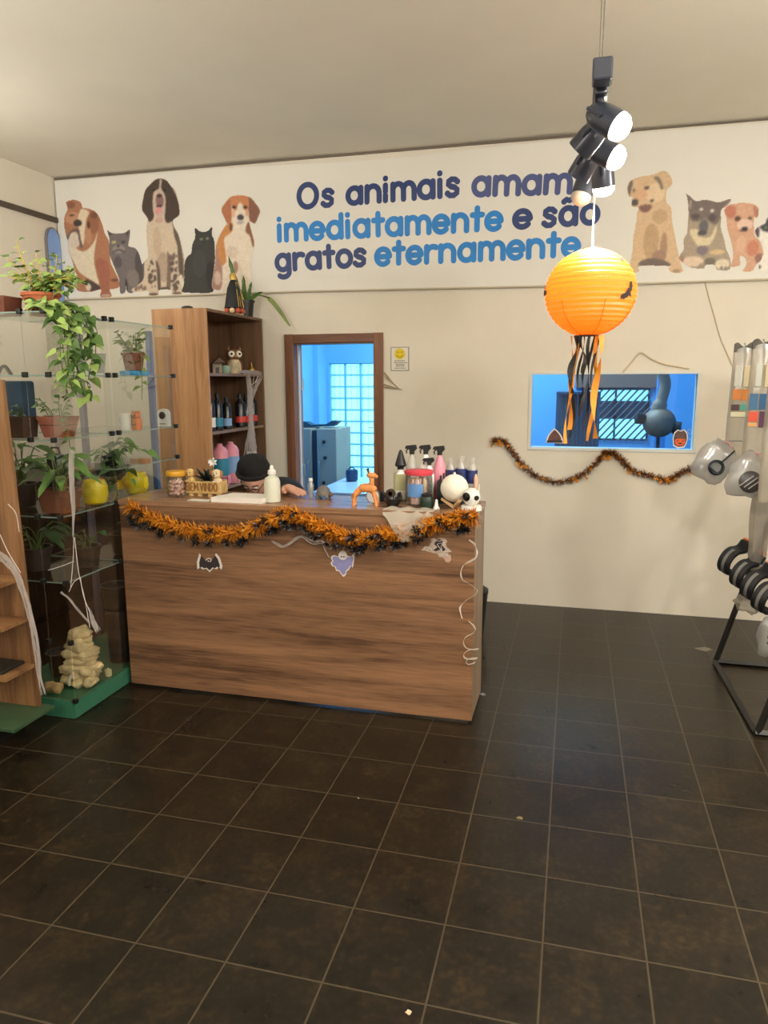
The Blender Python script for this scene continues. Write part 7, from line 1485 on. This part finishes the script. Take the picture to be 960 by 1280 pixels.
bm = NB(); prism(bm, [(-.16, 0), (.19, .02), (.24, .07), (.17, .075), (.10, .035), (-.06, .03), (-.12, .06), (-.17, .06)], (-2.60, 7.22, 1.1705), (1, 0, 0), (0, 0, 1), -.12); one('dark_tray', bm, mat('tray_blue_black', (30, 60, 76), .4), 'dark curved tray lying on top of the steel machine in the blue room', 'tray')
tb = thing('steel_table', 'pale steel table in the blue room just beyond the doorway', 'table', (-1.78, 6.25, 0)); TS = mat('table_pale', (176, 204, 224), .25, .3)
bm = NB(); box(bm, -2.12, 5.75, .70, -1.30, 6.75, .73, .006); obj('tabletop', bm, TS, tb)
for x in (-2.08, -1.34):
    for y in (5.79, 6.71): bm = NB(); cyl(bm, (x, y, 0), (x, y, .6995), .018); obj('leg', bm, TS, tb, True)
q = Vector((-1.983, 6.450, 0.665)); q.z = .7305
t = thing('blue_barrel', 'dark blue plastic barrel on the pale table in the blue room', 'barrel', q); BB = mat('barrel_blue', (24, 52, 84), .35)
bm = NB(); lathe(bm, q, [(.045, 0), (.055, .012), (.056, .04), (.053, .045), (.056, .05), (.056, .09), (.050, .108), (0, .110)], 24); obj('barrel_body', bm, BB, t, True); bm = NB(); tube(bm, [q+Vector((-.03, 0, .108)), q+Vector((-.015, 0, .128)), q+Vector((.015, 0, .128)), q+Vector((.03, 0, .108))], .006, 6); obj('handle', bm, BB, t, True)
# grooming cage, dryer and panels beyond the pass-through window
DS = mat('dark_steel', (70, 72, 78), .5)
cg = thing('grooming_cage', 'dark barred grooming cage beyond the left of the pass-through window', 'cage', (.02, 7.6, 0)); cx0, cx1, cy0, cy1, cz = -.16, .22, 7.2, 7.9, 1.52
for x in (cx0, cx1):
    for y in (cy0, cy1): bm = NB(); box(bm, x-.012, y-.012, 0, x+.012, y+.012, cz); obj('corner_post', bm, DS, cg)
bm = NB(); box(bm, cx0-.014, cy0-.014, cz+.0005, cx1+.014, cy1+.014, cz+.02); obj('top_panel', bm, DS, cg)
bm = NB(); box(bm, cx0-.014, cy0+.013, .70, cx1+.014, cy1-.013, .72); obj('floor_panel', bm, DS, cg)
bm = NB(); box(bm, cx0+.0125, cy1-.008, .721, cx1-.0125, cy1-.002, cz-.001); obj('back_panel', bm, mat('cage_slate', (80, 82, 84), .5), cg)
for k in range(9): x = cx0+.04+k*.037; bm = NB(); cyl(bm, (x, cy0, .72), (x, cy0, cz), .004, seg=6); obj('bar', bm, mat('cage_bar', (70, 100, 130), .4, .4), cg)
bm = NB(); box(bm, .0, 8.535, 1.565, .86, 8.595, 1.80, .005); one('roller_blind', bm, mat('blind_grey', (128, 98, 86), .7), 'grey rolled blind above the barred window beyond the pass-through', 'blind')
dr = thing('pet_dryer', 'bulky grey pet dryer on a stand beyond the right of the pass-through window', 'dryer', (.60, 6.6, 0)); DG = mat('dryer_grey', (136, 106, 84), .5, noise=.15, scale=9); q = Vector((0.698, 6.600, 1.295))
bm = NB(); ball(bm, q, (.135, .15, .125), 24, 16); obj('motor_body', bm, DG, dr, True)
bm = NB(); tube(bm, smooth_path([q+Vector((-.02, 0, .10)), q+Vector((.01, 0, .20)), q+Vector((.03, 0, .32)), q+Vector((.0, 0, .42))], 5), [.06]*4+[.045]*12, 14); obj('hose', bm, mat('hose_grey', (150, 122, 100), .6), dr, True)
bm = NB(); lathe(bm, q+Vector((-.11, -.03, .03)), [(.03, 0), (.045, .02), (.05, .08), (.04, .085), (0, .08)], 16, axis=(-1, -.2, .1)); obj('nozzle', bm, BLK, dr, True)
bm = NB(); lathe(bm, q+Vector((.10, -.03, -.04)), [(.04, 0), (.055, .02), (.055, .07), (0, .075)], 16, axis=(1, -.2, -.1)); obj('filter_cap', bm, BLK, dr, True)
bm = NB(); cyl(bm, (q.x, q.y, q.z-.10), (q.x, q.y, .03), .015); obj('stand_pole', bm, BLK, dr, True)
for a in (30, 150, 270): bm = NB(); tube(bm, [(q.x, q.y, .06), (q.x+.25*math.cos(R(a)), q.y+.25*math.sin(R(a)), .012)], .012, 8); obj('foot', bm, BLK, dr, True)
for px, y, w_, c, l in ((807, 7.3, .10, (86, 156, 214), 'light blue upright board beyond the pass-through window, left of the dryer'), (852, 6.3, .085, (92, 160, 210), 'light blue upright board beyond the pass-through window, right of the dryer'), (873, 6.1, .10, (44, 86, 132), 'dark blue upright locker beyond the right end of the pass-through window')):
    q = Vector([(px-716)/911.0*y*1.075, y, 0]); bm = NB(); box(bm, q.x-w_/2, y, 0, q.x+w_/2, y+.04, 2.1, .004); one('tall_board' if 'board' in l else 'blue_locker', bm, mat('board_%d' % px, c, .5), l, 'board' if 'board' in l else 'locker')
